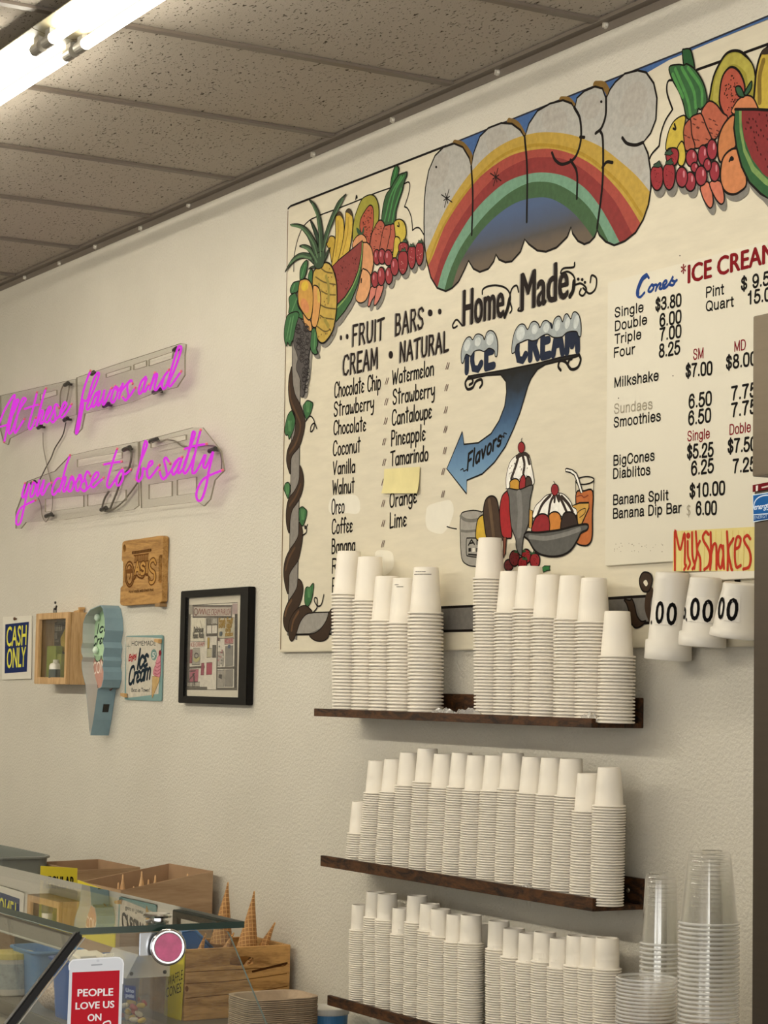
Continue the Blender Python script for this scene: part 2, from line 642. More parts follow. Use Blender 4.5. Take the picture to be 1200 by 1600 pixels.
# plain sign-shop sans letters for the price board (x-height .73)
SF = {
    '0': (.56, ['.28 1 .1 .9 .05 .5 .1 .1 .28 0 .46 .1 .51 .5 .46 .9 .28 1']), '1': (.56, ['.12 .76 .24 .8 .32 1', '.32 1 .32 0']),
    '2': (.56, ['.06 .72 .12 .93 .3 1 .46 .9 .48 .68 .34 .42 .1 .14 .05 0', '.05 0 .5 0']), '3': (.56, ['.06 .78 .14 .95 .3 1 .45 .9 .45 .66 .3 .54 .2 .53', '.3 .53 .47 .42 .5 .22 .38 .03 .24 0 .1 .06 .04 .24']),
    '5': (.56, ['.46 1 .14 1', '.14 1 .08 .5', '.08 .5 .2 .62 .36 .62 .5 .46 .5 .2 .36 .02 .2 0 .09 .06 .04 .22']), '6': (.56, ['.48 .78 .4 .96 .26 1 .12 .88 .05 .6 .06 .25 .16 .04 .3 0 .45 .1 .5 .32 .43 .54 .3 .62 .15 .56 .06 .4']),
    '7': (.56, ['.04 .98 .5 .98', '.5 .98 .3 .6 .2 0']), '8': (.56, ['.28 1 .13 .93 .1 .74 .2 .57 .36 .5 .5 .36 .49 .14 .37 .01 .19 .01 .07 .14 .06 .36 .2 .5 .36 .57 .46 .74 .43 .93 .28 1']),
    '9': (.56, ['.08 .2 .16 .04 .3 0 .44 .12 .51 .4 .5 .75 .4 .96 .26 1 .11 .9 .06 .68 .13 .46 .26 .38 .41 .44 .5 .6']), '.': (.2, ['.1 .03 .105 .06']),
    '$': (.56, ['.48 .74 .42 .9 .28 .96 .12 .88 .09 .7 .2 .57 .36 .48 .49 .34 .46 .14 .28 .03 .12 .08 .06 .28', '.28 1.08 .28 -.1']), ' ': (.28, []),
    'S': (.64, ['.56 .74 .48 .94 .3 1 .13 .93 .09 .72 .2 .57 .42 .49 .56 .34 .54 .12 .35 0 .15 .04 .05 .28']), 'D': (.68, ['.08 1 .08 0', '.08 1 .36 1 .54 .88 .62 .6 .6 .3 .48 .06 .3 0 .08 0']),
    'T': (.6, ['.02 1 .58 1', '.3 1 .3 0']), 'F': (.56, ['.08 0 .08 1', '.08 1 .54 1', '.08 .52 .48 .52']), 'M': (.8, ['.08 0 .08 1', '.08 1 .4 .05', '.4 .05 .72 1', '.72 1 .72 0']),
    'B': (.64, ['.08 0 .08 1', '.08 1 .38 1 .54 .92 .54 .64 .4 .53 .08 .53', '.38 .53 .58 .44 .6 .16 .44 .02 .08 0']), 'C': (.7, ['.64 .7 .54 .94 .34 1 .14 .88 .06 .58 .1 .2 .26 .01 .46 .03 .6 .16 .65 .36']),
    'P': (.62, ['.08 0 .08 1', '.08 1 .38 1 .56 .9 .58 .68 .46 .5 .36 .47 .08 .47']), 'Q': (.74, ['.37 1 .16 .9 .06 .58 .1 .2 .26 .02 .46 .02 .62 .2 .68 .5 .6 .85 .37 1', '.44 .2 .68 -.04']),
    'i': (.2, ['.1 .73 .1 0', '.1 .96 .1 1']), 'l': (.2, ['.1 1 .1 0']), 'n': (.52, ['.07 .73 .07 0', '.07 .5 .2 .7 .36 .71 .44 .58 .44 0']), 'h': (.52, ['.07 1 .07 0', '.07 .5 .2 .7 .36 .71 .44 .58 .44 0']),
    'u': (.52, ['.07 .73 .07 .18 .16 .02 .3 .02 .44 .22', '.44 .73 .44 0']), 'o': (.56, ['.28 .73 .12 .65 .05 .36 .12 .08 .28 0 .44 .08 .5 .36 .43 .65 .28 .73']),
    'b': (.56, ['.07 1 .07 0', '.07 .5 .2 .7 .36 .7 .49 .5 .48 .2 .36 .02 .2 .03 .07 .22']), 'd': (.56, ['.48 1 .48 0', '.48 .5 .36 .7 .2 .7 .06 .5 .07 .2 .2 .02 .36 .03 .48 .22']),
    'p': (.56, ['.07 .73 .07 -.26', '.07 .5 .2 .7 .36 .7 .49 .5 .48 .2 .36 .02 .2 .03 .07 .22']), 'g': (.56, ['.48 .73 .48 -.02 .4 -.22 .24 -.27 .09 -.16', '.48 .5 .36 .7 .2 .7 .06 .5 .07 .22 .2 .05 .36 .06 .48 .22']),
    'e': (.56, ['.06 .38 .5 .38', '.5 .38 .46 .62 .28 .73 .12 .64 .05 .36 .12 .08 .28 0 .42 .06 .5 .2']), 'r': (.34, ['.07 .73 .07 0', '.07 .45 .16 .66 .33 .71']),
    'k': (.5, ['.07 1 .07 0', '.44 .73 .08 .3', '.2 .44 .47 0']), 's': (.5, ['.43 .54 .36 .7 .2 .73 .08 .64 .1 .48 .3 .38 .44 .28 .42 .08 .24 0 .1 .05 .04 .2']), 't': (.3, ['.15 .95 .15 .12 .2 .01 .29 .02', '.02 .71 .28 .71']),
    'a': (.54, ['.08 .52 .14 .69 .28 .73 .42 .66 .44 .5 .44 .12 .5 .02', '.44 .42 .2 .38 .07 .27 .07 .08 .2 .0 .36 .08 .44 .24']), 'm': (.8, ['.07 .73 .07 0', '.07 .5 .18 .7 .32 .71 .4 .58 .4 0', '.4 .5 .52 .7 .64 .71 .72 .58 .72 0']),
}


def hand_geo(s, gap=0.1, font=None):
    x = 0.0
    out = []
    for ch in s:
        wd, L = (font or HF)[ch]
        for t in L:
            q = [float(a) for a in t.split()]
            out.append([(x + q[i], q[i + 1]) for i in range(0, len(q), 2)])
        x += wd + gap
    return out, x - gap


# ------------------------------------------------------------------ flat art on a surface
class Plane:
    def __init__(s, o, a, b, n):
        s.o, s.a, s.b, s.n = Vector(o), Vector(a).normalized(), Vector(b).normalized(), Vector(n).normalized()

    def un(s, p):
        d = ray(p)
        t = (s.o - CAM).dot(s.n) / d.dot(s.n)
        q = CAM + d * t - s.o
        return Vector((q.dot(s.a), q.dot(s.b)))

    def to3(s, q, h=0.0):
        return s.o + s.a * q[0] + s.b * q[1] + s.n * h


def yplane(y):
    return Plane((0, y, 0), (1, 0, 0), (0, 0, 1), (0, -1, 0))


def xplane(x):
    return Plane((x, 0, 0), (0, 1, 0), (0, 0, 1), (1, 0, 0))


class Paint:
    """thin layers of paint, print or ink on a flat surface; shapes are measured on the photograph
    and laid out on the real surface"""
    STEP = 0.000015

    def __init__(s, name, parent, plane, base=0):
        s.name, s.parent, s.pl, s.lay = name, parent, plane, base
        s.mb, s.mats = MB(), []
        s.hold = False                 # scattered dots that do not overlap share one layer

    def dots(s, on):
        s.lay += 1 if on else 0
        s.hold = on

    def mi(s, m):
        if isinstance(m, str):
            m = paint(m)
        if m not in s.mats:
            s.mats.append(m)
        return s.mats.index(m)

    def raw(s, pts2, fs, m, rise=None):
        if not s.hold:
            s.lay += 1
        h = s.lay * s.STEP
        s.mb.add([s.pl.to3(p, h + (rise[i] * s.STEP * 0.8 if rise else 0)) for i, p in enumerate(pts2)], fs, s.mi(m))

    def fill(s, pts, m, sm=True, line=None, lw=0.0035, n=4):
        q = [s.pl.un(p) for p in pts]
        if sm:
            q = smooth_pts(q, True, n)
        v3 = [Vector((p[0], p[1], 0)) for p in q]
        s.raw(q, [tuple(t) for t in tessellate_polygon([v3])], m)
        if line:
            s._rib(q, lw, line, True)
        return s

    def stroke(s, pts, m, wd=0.0035, sm=True, closed=False, n=5):
        q = [s.pl.un(p) for p in pts]
        if sm:
            q = smooth_pts(q, closed, n)
        s._rib(q, wd, m, closed)
        return s

    def _rib(s, q, wd, m, closed=False):
        q2 = [q[0]]
        for p in q[1:]:
            if (p - q2[-1]).length > 1e-5:
                q2.append(p)
        q = q2
        if closed and (q[0] - q[-1]).length < 1e-5:
            q = q[:-1]
        k = len(q)
        if k < 2:
            q = [q[0], q[0] + Vector((wd * .3, 0))]
            k = 2
        vs, fs = [], []
        for i in range(k):
            a = q[i - 1] if (i or closed) else q[i]
            b = q[(i + 1) % k] if (i < k - 1 or closed) else q[i]
            t = b - a
            t = t.normalized() if t.length > 1e-9 else Vector((1, 0))
            nn = Vector((-t[1], t[0])) * (wd / 2)
            vs += [q[i] + nn, q[i] - nn]
        for i in range(k if closed else k - 1):
            j = (i + 1) % k
            fs.append((2 * i, 2 * j, 2 * j + 1, 2 * i + 1))
        if not closed:
            for e in (0, k - 1):
                c0 = len(vs)
                a, b = vs[2 * e] - q[e], q[e] - q[e - 1] if e else q[0] - q[1]
                b = b.normalized() * (wd / 2)
                vs += [q[e] + a * math.cos(g) + b * math.sin(g) for g in [math.pi * z / 5 for z in range(1, 5)]]
                fs.append((2 * e, c0, c0 + 1, c0 + 2, c0 + 3, 2 * e + 1))
        s.raw(vs, fs, m, [i // 2 / k for i in range(2 * k)] + ([0] * 4 + [1] * 4 if not closed else []))

    def _frame(s, p0, p1, cap):
        a, b = s.pl.un(p0), s.pl.un(p1)
        c = s.pl.un((p0[0], p0[1] - cap))
        up = Vector((0, (c - a)[1]))
        return a, b - a, up

    def text(s, st, p0, p1, cap, m, bold=0.0, shear=0.0):
        vs, fs = text_geo(st)
        ch = max(v[1] for v in text_geo('H', 0)[0])
        x0 = min(v[0] for v in vs)
        x1 = max(v[0] for v in vs)
        a, u, up = s._frame(p0, p1, cap)
        k = up.length * bold
        for dx, dy in (((0, 0),) if not bold else ((-k, 0), (k, 0), (0, k * .6), (0, -k * .6), (0, 0))):
            q = []
            for x, y in vs:
                t = (x - x0) / (x1 - x0)
                q.append(a + u * t + up * (y / ch) + Vector((up.length * shear * y / ch + dx, dy)))
            s.raw(q, fs, m)
        return s

    def hand(s, st, p0, p1, cap, m, wd=0.0045, gap=0.1, shear=0.0, sm=True, font=None):
        L, W = hand_geo(st, gap, font)
        a, u, up = s._frame(p0, p1, cap)
        for l in L:
            q = [a + u * (x / W) + up * y + Vector((up.length * shear * y, 0)) for x, y in l]
            if len(q) > 2 and sm:
                q = smooth_pts(q, False, 4)
            s._rib(q, wd, m)
        return s

    def build(s, label=None):
        o = s.mb.build(s.name, s.mats, s.parent)
        if label:
            o['label'] = label
        return o

# ------------------------------------------------------------------ the room
ZC = 3.0
XL, XR, YF = -9.6, 1.6, -7.5
WALL = wall_mat()


def struct(name, mb, mt, **k):
    return tag(mb.build(name, mt, **k), kind='structure')


struct('wall_back', MB().box(XL - 0.1, XR, 0, 0.1, 0, ZC + 0.02), WALL)
struct('wall_left', MB().box(XL - 0.1, XL, YF, 0, 0, ZC + 0.02), WALL)
struct('wall_front', MB().box(XL - 0.1, -1.5, YF - 0.1, YF, 0, ZC + 0.02), plain('b9b2a4', 0.6))
struct('floor', MB().box(XL - 0.1, XR, YF, 0.1, -0.05, 0), plain('6a635a', 0.5, 0, 0.15, 6.0))
struct('ceiling', MB().box(XL - 0.1, XR, YF, 0.1, ZC + 0.004, ZC + 0.03), ceiling_mat())
# exposed grid of the dropped ceiling and the wall angle it rests on
GRID = plain('766b5f', 0.45, 0.0, 0.05, 40.0)
g = MB()
X0 = onY((718, 126), 0).x
k = -14
while k < 10:
    x = X0 + k * 0.5935
    if XL < x < XR:
        g.box(x - 0.012, x + 0.012, YF, -0.001, ZC - 0.004, ZC + 0.003)
    k += 1
for y in (-1.22, -2.44, -3.66, -4.88, -6.1, -7.32):
    g.box(XL, XR, y - 0.012, y + 0.012, ZC - 0.003, ZC + 0.0035)
struct('trim_2', g, GRID)
struct('trim_1', MB().box(XL, XR, -0.024, -0.0005, ZC - 0.006, ZC + 0.003).box(XL, XR, -0.0026, -0.0004, ZC - 0.024, ZC - 0.004), GRID)

# ------------------------------------------------------------------ fluorescent strip lights (the room's lamps)
TUBE = emit((1.0, 0.935, 0.79, 1), NEAR_TUBES, 'fluorescent_tube_glow')
TUBE2 = emit((1.0, 0.935, 0.79, 1), FAR_TUBES, 'bright_fluorescent_tube_glow')
ENAM = plain('8f866c', 0.45, 0.0)
CAPM = plain('8f8a80', 0.4, 0.3)


def strip_light(x0, x1, yc, label, glow=None):
    t = thing('fluorescent_fixture', ((x0 + x1) / 2, yc, ZC), label, 'ceiling light', 'fluorescent strips on the ceiling')
    h = MB().box(x0 + 0.002, x1 - 0.002, yc - 0.032, yc + 0.032, 2.962, ZC + 0.001)
    h.hexa([(x0 + .002, yc - .066, 2.972), (x1 - .002, yc - .066, 2.972), (x1 - .002, yc - .03, 2.962), (x0 + .002, yc - .03, 2.962),
            (x0 + .002, yc - .066, 2.974), (x1 - .002, yc - .066, 2.974), (x1 - .002, yc - .03, 2.965), (x0 + .002, yc - .03, 2.965)])
    h.hexa([(x0 + .002, yc + .03, 2.962), (x1 - .002, yc + .03, 2.962), (x1 - .002, yc + .066, 2.972), (x0 + .002, yc + .066, 2.972),
            (x0 + .002, yc + .03, 2.965), (x1 - .002, yc + .03, 2.965), (x1 - .002, yc + .066, 2.974), (x0 + .002, yc + .066, 2.974)])
    h.build('housing', ENAM, t)
    for y in (yc - 0.0375, yc + 0.0375):
        MB().tube([(x0 + 0.055, y, 2.94), (x1 - 0.055, y, 2.94)], 0.0127, 14).build('tube', glow or TUBE, t, smooth=True)
        for a, b in ((x0 + 0.012, x0 + 0.056), (x1 - 0.056, x1 - 0.012)):
            s = MB().tube([(a, y, 2.94), (b, y, 2.94)], 0.0134, 16)
            s.box((a + b) / 2 - 0.014, (a + b) / 2 + 0.014, y - 0.006, y + 0.006, 2.95, 2.968)
            s.build('socket', CAPM, t, smooth=False)
    return t


XJ = -4.425
strip_light(XJ - 2.44, XJ, -1.0, 'white two-tube fluorescent strip on the ceiling, the far one left of the joint')
strip_light(XJ, XJ + 2.44, -1.0, 'white two-tube fluorescent strip on the ceiling, the near one running out of the top edge')
# joining plate and knock-out bracket at the seam between the two strips
t = thing('joining_plate', (XJ, -1.066, 2.985), 'small dark-slotted metal joining plate on the seam of the ceiling strip lights', 'bracket')
MB().box(XJ - 0.09, XJ + 0.09, -1.0345, -1.0325, 2.968, 2.998).build('plate', ENAM, t)
for xx in (XJ - 0.055, XJ + 0.055):
    MB().box(xx - 0.012, xx + 0.012, -1.0385, -1.0345, 2.976, 2.988).build('slot', plain('3a352e', 0.6), t)
# the rows deeper in the shop, out of the picture but lighting the wall
FILL_TUBE = emit((1.0, 0.95, 0.84, 1), FAR_TUBES * 0.45, 'added_fill_tube_glow')  # weaker glow for the rightmost strip, an added unseen lamp brightening the right wall
for x0 in (-9.3, -6.86, -4.42):
    strip_light(x0, x0 + 2.42, -3.44, 'white two-tube fluorescent strip on the ceiling in the customer area', TUBE2 if x0 < -5 else FILL_TUBE)

# small screws and hooks along the top of the wall
SCR = plain('cfc8b8', 0.4, 0.2)
for i, p in enumerate([(41, 434), (95, 412), (151, 386), (222, 357), (297, 321), (492, 242), (616, 188), (780, 114), (949, 40)]):
    c = onY(p, 0)
    t = MB().lathe([(0.0, 0.010), (0.006, 0.009), (0.008, 0.005), (0.008, 0)], c, (0, -1, 0), 10)
    t.box(c.x - 0.002, c.x + 0.002, -0.012, -0.008, c.z - 0.006, c.z + 0.006)
    o = t.build('wall_screw', SCR, smooth=False)
    where = ['above the pink script at far left', 'second from the left above the pink sign', 'third from the left above the pink sign',
             'fourth from the left along the ceiling', 'fifth from the left along the ceiling', 'just left above the painted pineapple',
             'above the painted carrot greens at left', 'above the second bubble of the rainbow', 'above the last bubble of the rainbow'][i]
    tag(o, 'tiny pale screw head high on the wall, ' + where, 'screw', 'screws along the top of the wall')

# ------------------------------------------------------------------ the painted menu board
YB = -0.014
BL = onY((449.5, 325), YB)
BB = onY((437, 1019), YB)
BX0, BX1, BZ0, BZ1 = (BL.x + BB.x) / 2, -1.9, BB.z, BL.z
board = thing('painted_sign_board', ((BX0 + BX1) / 2, YB, BZ0), 'large hand-painted cream wooden board with a rainbow, fruit and flavour lists', 'sign board')
BOARD = plain('d0c7b0', 0.5, 0.0, 0.07, 9.0, 0.35, (1, 1, 5))
MB().box(BX0, BX1, YB, -0.001, BZ0, BZ1).build('panel', BOARD, board, bevel=0.002)
P = yplane(YB - 0.0004)
BK = ink('16110f')
BR = ink('33231a')


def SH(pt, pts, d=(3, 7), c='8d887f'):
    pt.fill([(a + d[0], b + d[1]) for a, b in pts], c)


# ---- painted border lines, post, vine
p = Paint('painted_border', board, P)
p.stroke([(450, 326), (454, 322), (697, 228)], BK, 0.006, False)
p.build()
p = Paint('painted_border', board, P, 2)
p.stroke([(450, 330), (444, 680), (438.5, 1014)], ink('6a5238'), 0.004, False)
p.build()
p = Paint('painted_border', board, P, 2)
p.stroke([(459, 424), (459.5, 402), (463, 382), (468, 366), (474, 354), (484, 344), (493, 339.5), (503, 335), (526, 326.5), (560, 313), (586, 302), (612, 293)], BK, 0.004)
p.stroke([(632, 287), (638, 284.5), (640.5, 290), (638, 305), (632, 323)], BK, 0.004)
p.stroke([(632, 323), (637, 326), (642, 337), (644, 350), (644.5, 360)], BK, 0.004)
p.stroke([(644.5, 360), (650, 356), (656, 357), (663, 368)], BK, 0.004)
p.stroke([(556, 311), (557, 306), (558, 309)], BK, 0.006)
z = Zm(1000, 40, 5)
p.stroke(z([(75, 1040), (95, 1000), (150, 940)]), BK, 0.005)
p.stroke(z([(150, 940), (165, 840), (200, 740), (255, 655)]), BK, 0.005)
p.stroke(z([(255, 655), (215, 540), (210, 470), (225, 430), (260, 428)]), BK, 0.005)
p.stroke(z([(445, 345), (630, 280)]), BK, 0.006)
p.stroke(z([(815, 212), (1000, 145)]), BK, 0.006)
p.build()
p = Paint('painted_post', board, P, 30)
post = [(457, 525), (470, 525), (469, 640), (467.5, 780), (465.5, 910), (464, 1000), (449, 992), (452, 900), (454, 780), (456, 650)]
p.fill(post, '938d84', False, BK, 0.003)
p.fill([(464, 958.5), (520, 957), (740, 947), (960, 934.5), (1018, 931), (1180, 922), (1180, 966), (1018, 973), (985, 975), (740, 985), (520, 990.5), (462, 991.5)], '77736c', False, BK, 0.006)
p.fill([(470, 959), (513, 957.5), (509, 972), (500, 982), (484, 989.5), (464, 990), (468, 972)], 'a39e95', False)
p.build()
p = Paint('painted_vine', board, P, 60)
VB = '3d2a1c'
vines = [
    [(456, 573), (452, 590), (451, 610), (453, 628), (457, 642), (462, 658), (460, 680), (453, 695), (449, 706), (448, 720), (450.5, 732), (454, 741),
     (454, 728), (457, 712), (468, 698), (474, 680), (477, 660), (474, 645), (469, 631), (462, 618), (458, 600), (457, 582)],
    [(468.4, 727), (473, 737), (475, 752), (472, 770), (465, 785), (457, 797), (453.5, 815), (452.5, 833), (448.5, 822), (447.4, 805), (449, 788), (453, 777), (460, 768), (466, 756), (468.4, 742)],
    [(467.8, 816), (472.5, 826), (473, 842), (470, 860), (466, 876), (457, 889), (452, 901), (451, 928), (446, 915), (443.6, 895), (445.5, 877), (452, 861), (461, 848), (466, 838), (467.6, 826)],
    [(466, 905), (471.5, 909), (474, 920), (471.5, 936), (466, 950), (456, 966), (451.5, 986), (446, 983), (443, 970), (445, 955), (451, 940), (459, 928), (464.5, 917)],
    [(489, 957), (482, 948.5), (475.6, 946), (467.5, 949.5), (459, 958), (453, 970), (451, 984), (452.5, 997), (456.3, 1002), (460.5, 997), (464, 987.5), (469, 973), (475.6, 963), (482, 958.5)],
    [(517, 953), (511, 968), (503, 981), (493.5, 988.5), (484, 991.5), (487, 997), (495, 1001.5), (505, 1001.5), (513, 996), (517, 984), (530, 962), (530, 948)],
]
for v in vines:
    p.fill(v, VB, True, BK, 0.003)
for v, c in (([(452.5, 600), (455, 625), (463, 645), (470, 665), (464, 690), (453, 708)], '5c4028'), ([(446, 962), (449, 950), (456, 938)], '6a4a30'), ([(456, 985), (459, 970), (467, 956)], '6a4a30'),
             ([(447, 890), (452, 872), (461, 856)], '5c4028'), ([(470, 757), (463, 775), (453, 790)], '5c4028')):
    p.stroke(v, c, 0.008)
p.fill([(985, 938), (988, 936), (992, 945), (996, 962), (1003, 971), (1010, 970), (1003, 978), (993, 981), (987, 972), (984, 958), (980, 944), (976, 937)], VB, True, BK)
p.stroke([(1017, 924), (1013, 938), (1013, 952), (1018, 966)], VB, 0.02)
p.fill([(1000, 905), (1004, 896), (1010, 894), (1017, 897), (1020, 905), (1018, 916), (1014, 924), (1006, 924), (1001, 916)], VB, True, BK)
p.fill([(1006, 910), (1010, 906), (1013, 912), (1010, 916)], BOARD)
p.fill([(1148, 907), (1152, 903), (1158, 908), (1152, 911)], BK)
GR, GL = '3b6e40', '5f935c'
e = Zm(435, 520, 6.156)
f6 = Zm(435, 770, 6.156)
leaves = [e([(130, 750), (160, 780), (165, 850), (150, 930), (120, 1000), (105, 1025), (95, 985), (75, 985), (62, 940), (75, 860), (95, 790)]),
          e([(240, 720), (255, 680), (280, 652), (320, 665), (335, 690), (310, 780), (270, 830)]),
          e([(70, 1450), (100, 1440), (118, 1480), (112, 1540), (95, 1595), (70, 1540), (55, 1500)]),
          f6([(200, 165), (230, 135), (255, 150), (278, 180), (262, 260), (235, 320), (205, 270)]),
          f6([(260, 930), (285, 905), (300, 915), (330, 875), (342, 890), (325, 1020), (285, 1095), (255, 1050)])]
p.build()
for L in leaves:
    p = Paint('painted_leaf', board, P, 60)
    p.fill(L, GR, True, BK, 0.003)
    cx = sum(a for a, b in L) / len(L)
    cy = sum(b for a, b in L) / len(L)
    for d in (-2.2, 0, 2.2):
        p.stroke([(cx + d, cy - 8), (cx + d * 0.6, cy + 7)], GL, 0.004)
    p.build()
p = Paint('painted_tendrils', board, P, 70)
for s_ in (e([(265, 850), (300, 805), (330, 815), (352, 870), (335, 935), (312, 950), (318, 895), (350, 870), (372, 922)]),
           f6([(235, 410), (268, 385), (274, 340), (256, 318), (262, 345), (284, 305)]),
           f6([(335, 1155), (375, 1100), (350, 1045), (352, 1010), (375, 1020), (378, 1085), (415, 1075), (440, 980)])):
    p.stroke(s_, BK, 0.004)
p.build()

# ---- fruit, left
p = Paint('painted_fruit', board, P, 90)
pine = [(508, 411), (513, 410.5), (518, 414), (523, 424), (527, 440), (528, 455), (528, 475), (526, 495), (522, 515), (515, 528), (508, 535.5), (503, 536), (499, 532), (496, 525), (495, 513), (496, 490), (492, 470), (490, 450), (490, 435), (492, 424), (498, 417)]
rind = [(567, 376), (568.5, 378), (568, 398), (566, 420), (560, 445), (550, 470), (540, 486), (526, 503), (524, 480), (540, 464), (552, 445), (561, 422), (566, 395)]
peach3 = [(567, 422), (571, 421), (576, 424), (580, 432), (580, 448), (577, 460), (572, 470), (565, 473.5), (559, 471), (557, 464), (562, 445)]
tips = [[(581, 449), (590, 447), (588, 460), (582, 470), (578.5, 479), (576, 477), (578, 463)], [(591, 447), (600, 446), (598, 458), (594, 468), (588, 477), (585.5, 475), (587, 464)]]
cher = [(590, 402, 5.5, 12), (598, 401, 6, 12), (608, 403, 6.8, 12.5), (587, 437, 5.5, 12.5), (597, 432, 6, 14.5), (609, 431, 5.8, 13.5), (618, 417, 6.3, 14)]
strb = [(631.5, 389, 7.5, 10), (631, 411, 7.6, 18.5), (645, 402, 6.2, 18.5), (657, 397.5, 6.4, 18)]
lf = [(489, 516), (494, 513), (497, 525), (498, 538), (496, 545), (498, 552), (493, 554), (488, 548), (486, 535)]
grp = [(463, 500), (470, 497), (476, 505), (484, 517), (488, 520), (487, 535), (486, 545), (484, 560), (483, 575), (481, 592), (478, 605), (477.5, 615), (474, 621), (471, 618), (471, 608), (472, 598), (468, 585), (465, 578), (465, 570), (467, 560), (464, 548), (461, 540), (460, 525)]
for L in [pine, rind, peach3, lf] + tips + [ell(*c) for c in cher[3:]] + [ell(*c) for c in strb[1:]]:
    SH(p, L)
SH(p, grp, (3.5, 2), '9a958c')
for L in ([(485.5, 344.5), (490, 350), (496, 362), (500, 378), (502, 395), (498, 395), (496, 378), (491, 362)],):
    p.fill(L, '2c4430', True, BK)
p.fill([(513, 378), (516, 370), (520, 369), (524, 372), (525, 385), (522, 402), (519, 410), (516, 393), (511, 382)], 'c9a53e', True, BK)
p.fill([(526, 337), (525, 345), (525, 370), (522, 395), (519, 416), (524, 416), (530, 405), (535, 385), (538.5, 360), (537.5, 345), (535, 335), (531, 331)], 'd9b545', True, BK)
p.fill([(526, 338), (531, 331), (536, 336), (537, 343), (532, 337)], '4a3a22')
p.fill([(541, 331), (540.5, 345), (539, 360), (536, 380), (531, 400), (528, 412), (535, 406), (545, 396), (549, 380), (552, 355), (552, 340), (550, 331), (546, 326.5)], 'ddb94a', True, BK)
p.fill([(541, 332), (546, 326.5), (550.5, 332), (551, 338), (545, 333)], '4a3a22')
for q in ([(529, 345), (529, 370), (525, 400)], [(545, 340), (544, 365), (536, 398)]):
    p.stroke(q, 'a9872f', 0.004)
p.fill([(552, 376), (554, 345), (559, 328), (566, 312), (574, 306), (582, 304.5), (588, 309), (592, 320), (593, 333), (592, 346), (588, 356), (584, 368), (578, 388), (562, 392)], 'a9a23c', True, BK)
p.fill([(563, 352), (565, 341), (571, 330), (577, 322), (581, 321), (584, 326), (584.8, 340), (584, 354), (581, 367), (577, 383), (569, 373), (564, 360)], 'b9583f', True, BK)
p.dots(True)
for i in range(60):
    a, b = random.uniform(568, 582), random.uniform(326, 376)
    if a > 566 + abs(b - 352) * 0.2:
        p.fill(ell(a, b, 0.55, 1.0, 0, 6), BK, False)
p.dots(False)
p.fill([(611, 292), (612, 280), (616, 265), (620, 258.5), (624, 263), (623, 272), (620, 282), (614, 291)], '2f6a36', True, BK)
p.fill([(597.5, 349), (599, 325), (604, 305), (611, 295), (618, 282), (625, 273), (633, 270), (636.5, 269), (636.5, 275), (633, 283), (630, 297), (625, 312), (620, 330), (617.5, 350), (607, 352)], '345c36', True, BK)
for q in ([(632, 275), (618, 300), (608, 345)], [(628, 276), (612, 305), (602, 345)], [(628, 295), (618, 325), (614, 346)], [(620, 264), (616, 280)]):
    p.stroke(q, '4f9450', 0.006)
for L in ([(586, 356), (591, 347), (595, 344), (599, 346), (602, 353), (600, 365), (597, 380), (594, 398), (583, 400), (579, 390), (581, 370)],
          [(602, 354), (606, 352), (612, 352), (611, 365), (608, 380), (605, 397), (594, 398), (596, 378), (599, 362)],
          [(612, 352), (616, 350), (619, 355), (618.5, 370), (616, 392), (605, 397), (608, 378), (611, 364)]):
    p.fill(L, 'bc614a', True, BK)
p.dots(True)
for i in range(18):
    a, b = random.uniform(584, 616), random.uniform(352, 390)
    p.stroke([(a, b), (a + 2.4, b + 0.8)], '6a2e20', 0.002, False)
p.dots(False)
p.fill([(617, 348), (621, 343.5), (627, 343), (632, 347), (635, 355), (635.5, 367), (632, 376), (627, 380), (620, 374), (618, 360)], 'd6bd48', True, BK)
p.fill([(618, 372), (622, 370), (626, 374), (626, 385), (622, 397), (619, 404), (615, 402), (616, 388)], 'd6bd48', True, BK)
p.stroke([(624, 348), (625, 354), (622, 353)], BK, 0.004)
p.fill([(552, 387), (553, 378), (558, 370), (565, 366), (571, 369), (574, 377), (569, 386), (560, 392)], 'e3a06e', True, BK)
p.fill([(560, 365), (558, 356), (562, 358), (566, 364), (569, 354), (570, 362), (566, 367)], '2c5234', True)
p.fill([(567, 384), (572, 379), (577, 381), (582, 389), (584.5, 403), (584, 417), (580, 430), (573, 424), (566, 424)], 'e3a06e', True, BK)
p.fill(peach3, 'e6a874', True, BK)
p.stroke([(566, 436), (565.5, 441)], BK, 0.006)
p.fill([(519, 418), (532, 405), (548, 392), (560, 382), (567.5, 375.5), (567, 395), (562, 423), (552, 448), (540, 467), (527, 482), (527, 460), (527, 440), (525, 428)], '8e3a36', False, BK)
p.fill(rind, '3d6a3a', False, BK)
p.stroke([(567.5, 380), (566, 402), (561, 426), (552, 448), (541, 466), (528, 481)], '8fae5e', 0.004)
p.dots(True)
for i in range(34):
    t = random.random()
    a = random.uniform(528, 564)
    b = 392 + (564 - a) * 0.55 + t * 48
    if b < 480 - (a - 527) * 1.7 and b > 422 - (a - 519) * 0.92:
        p.stroke([(a, b), (a + 0.6, b + 1.6)], ink('3a1616'), 0.002, False)
p.dots(False)
for L in tips:
    p.fill(L, 'd98370', True, BK)
for c in cher:
    p.fill(ell(*c), '9c3238', True, BK)
    p.fill(ell(c[0] - c[2] * 0.3, c[1] - c[3] * 0.3, c[2] * 0.2, c[3] * 0.35, 0, 10), 'd08088')
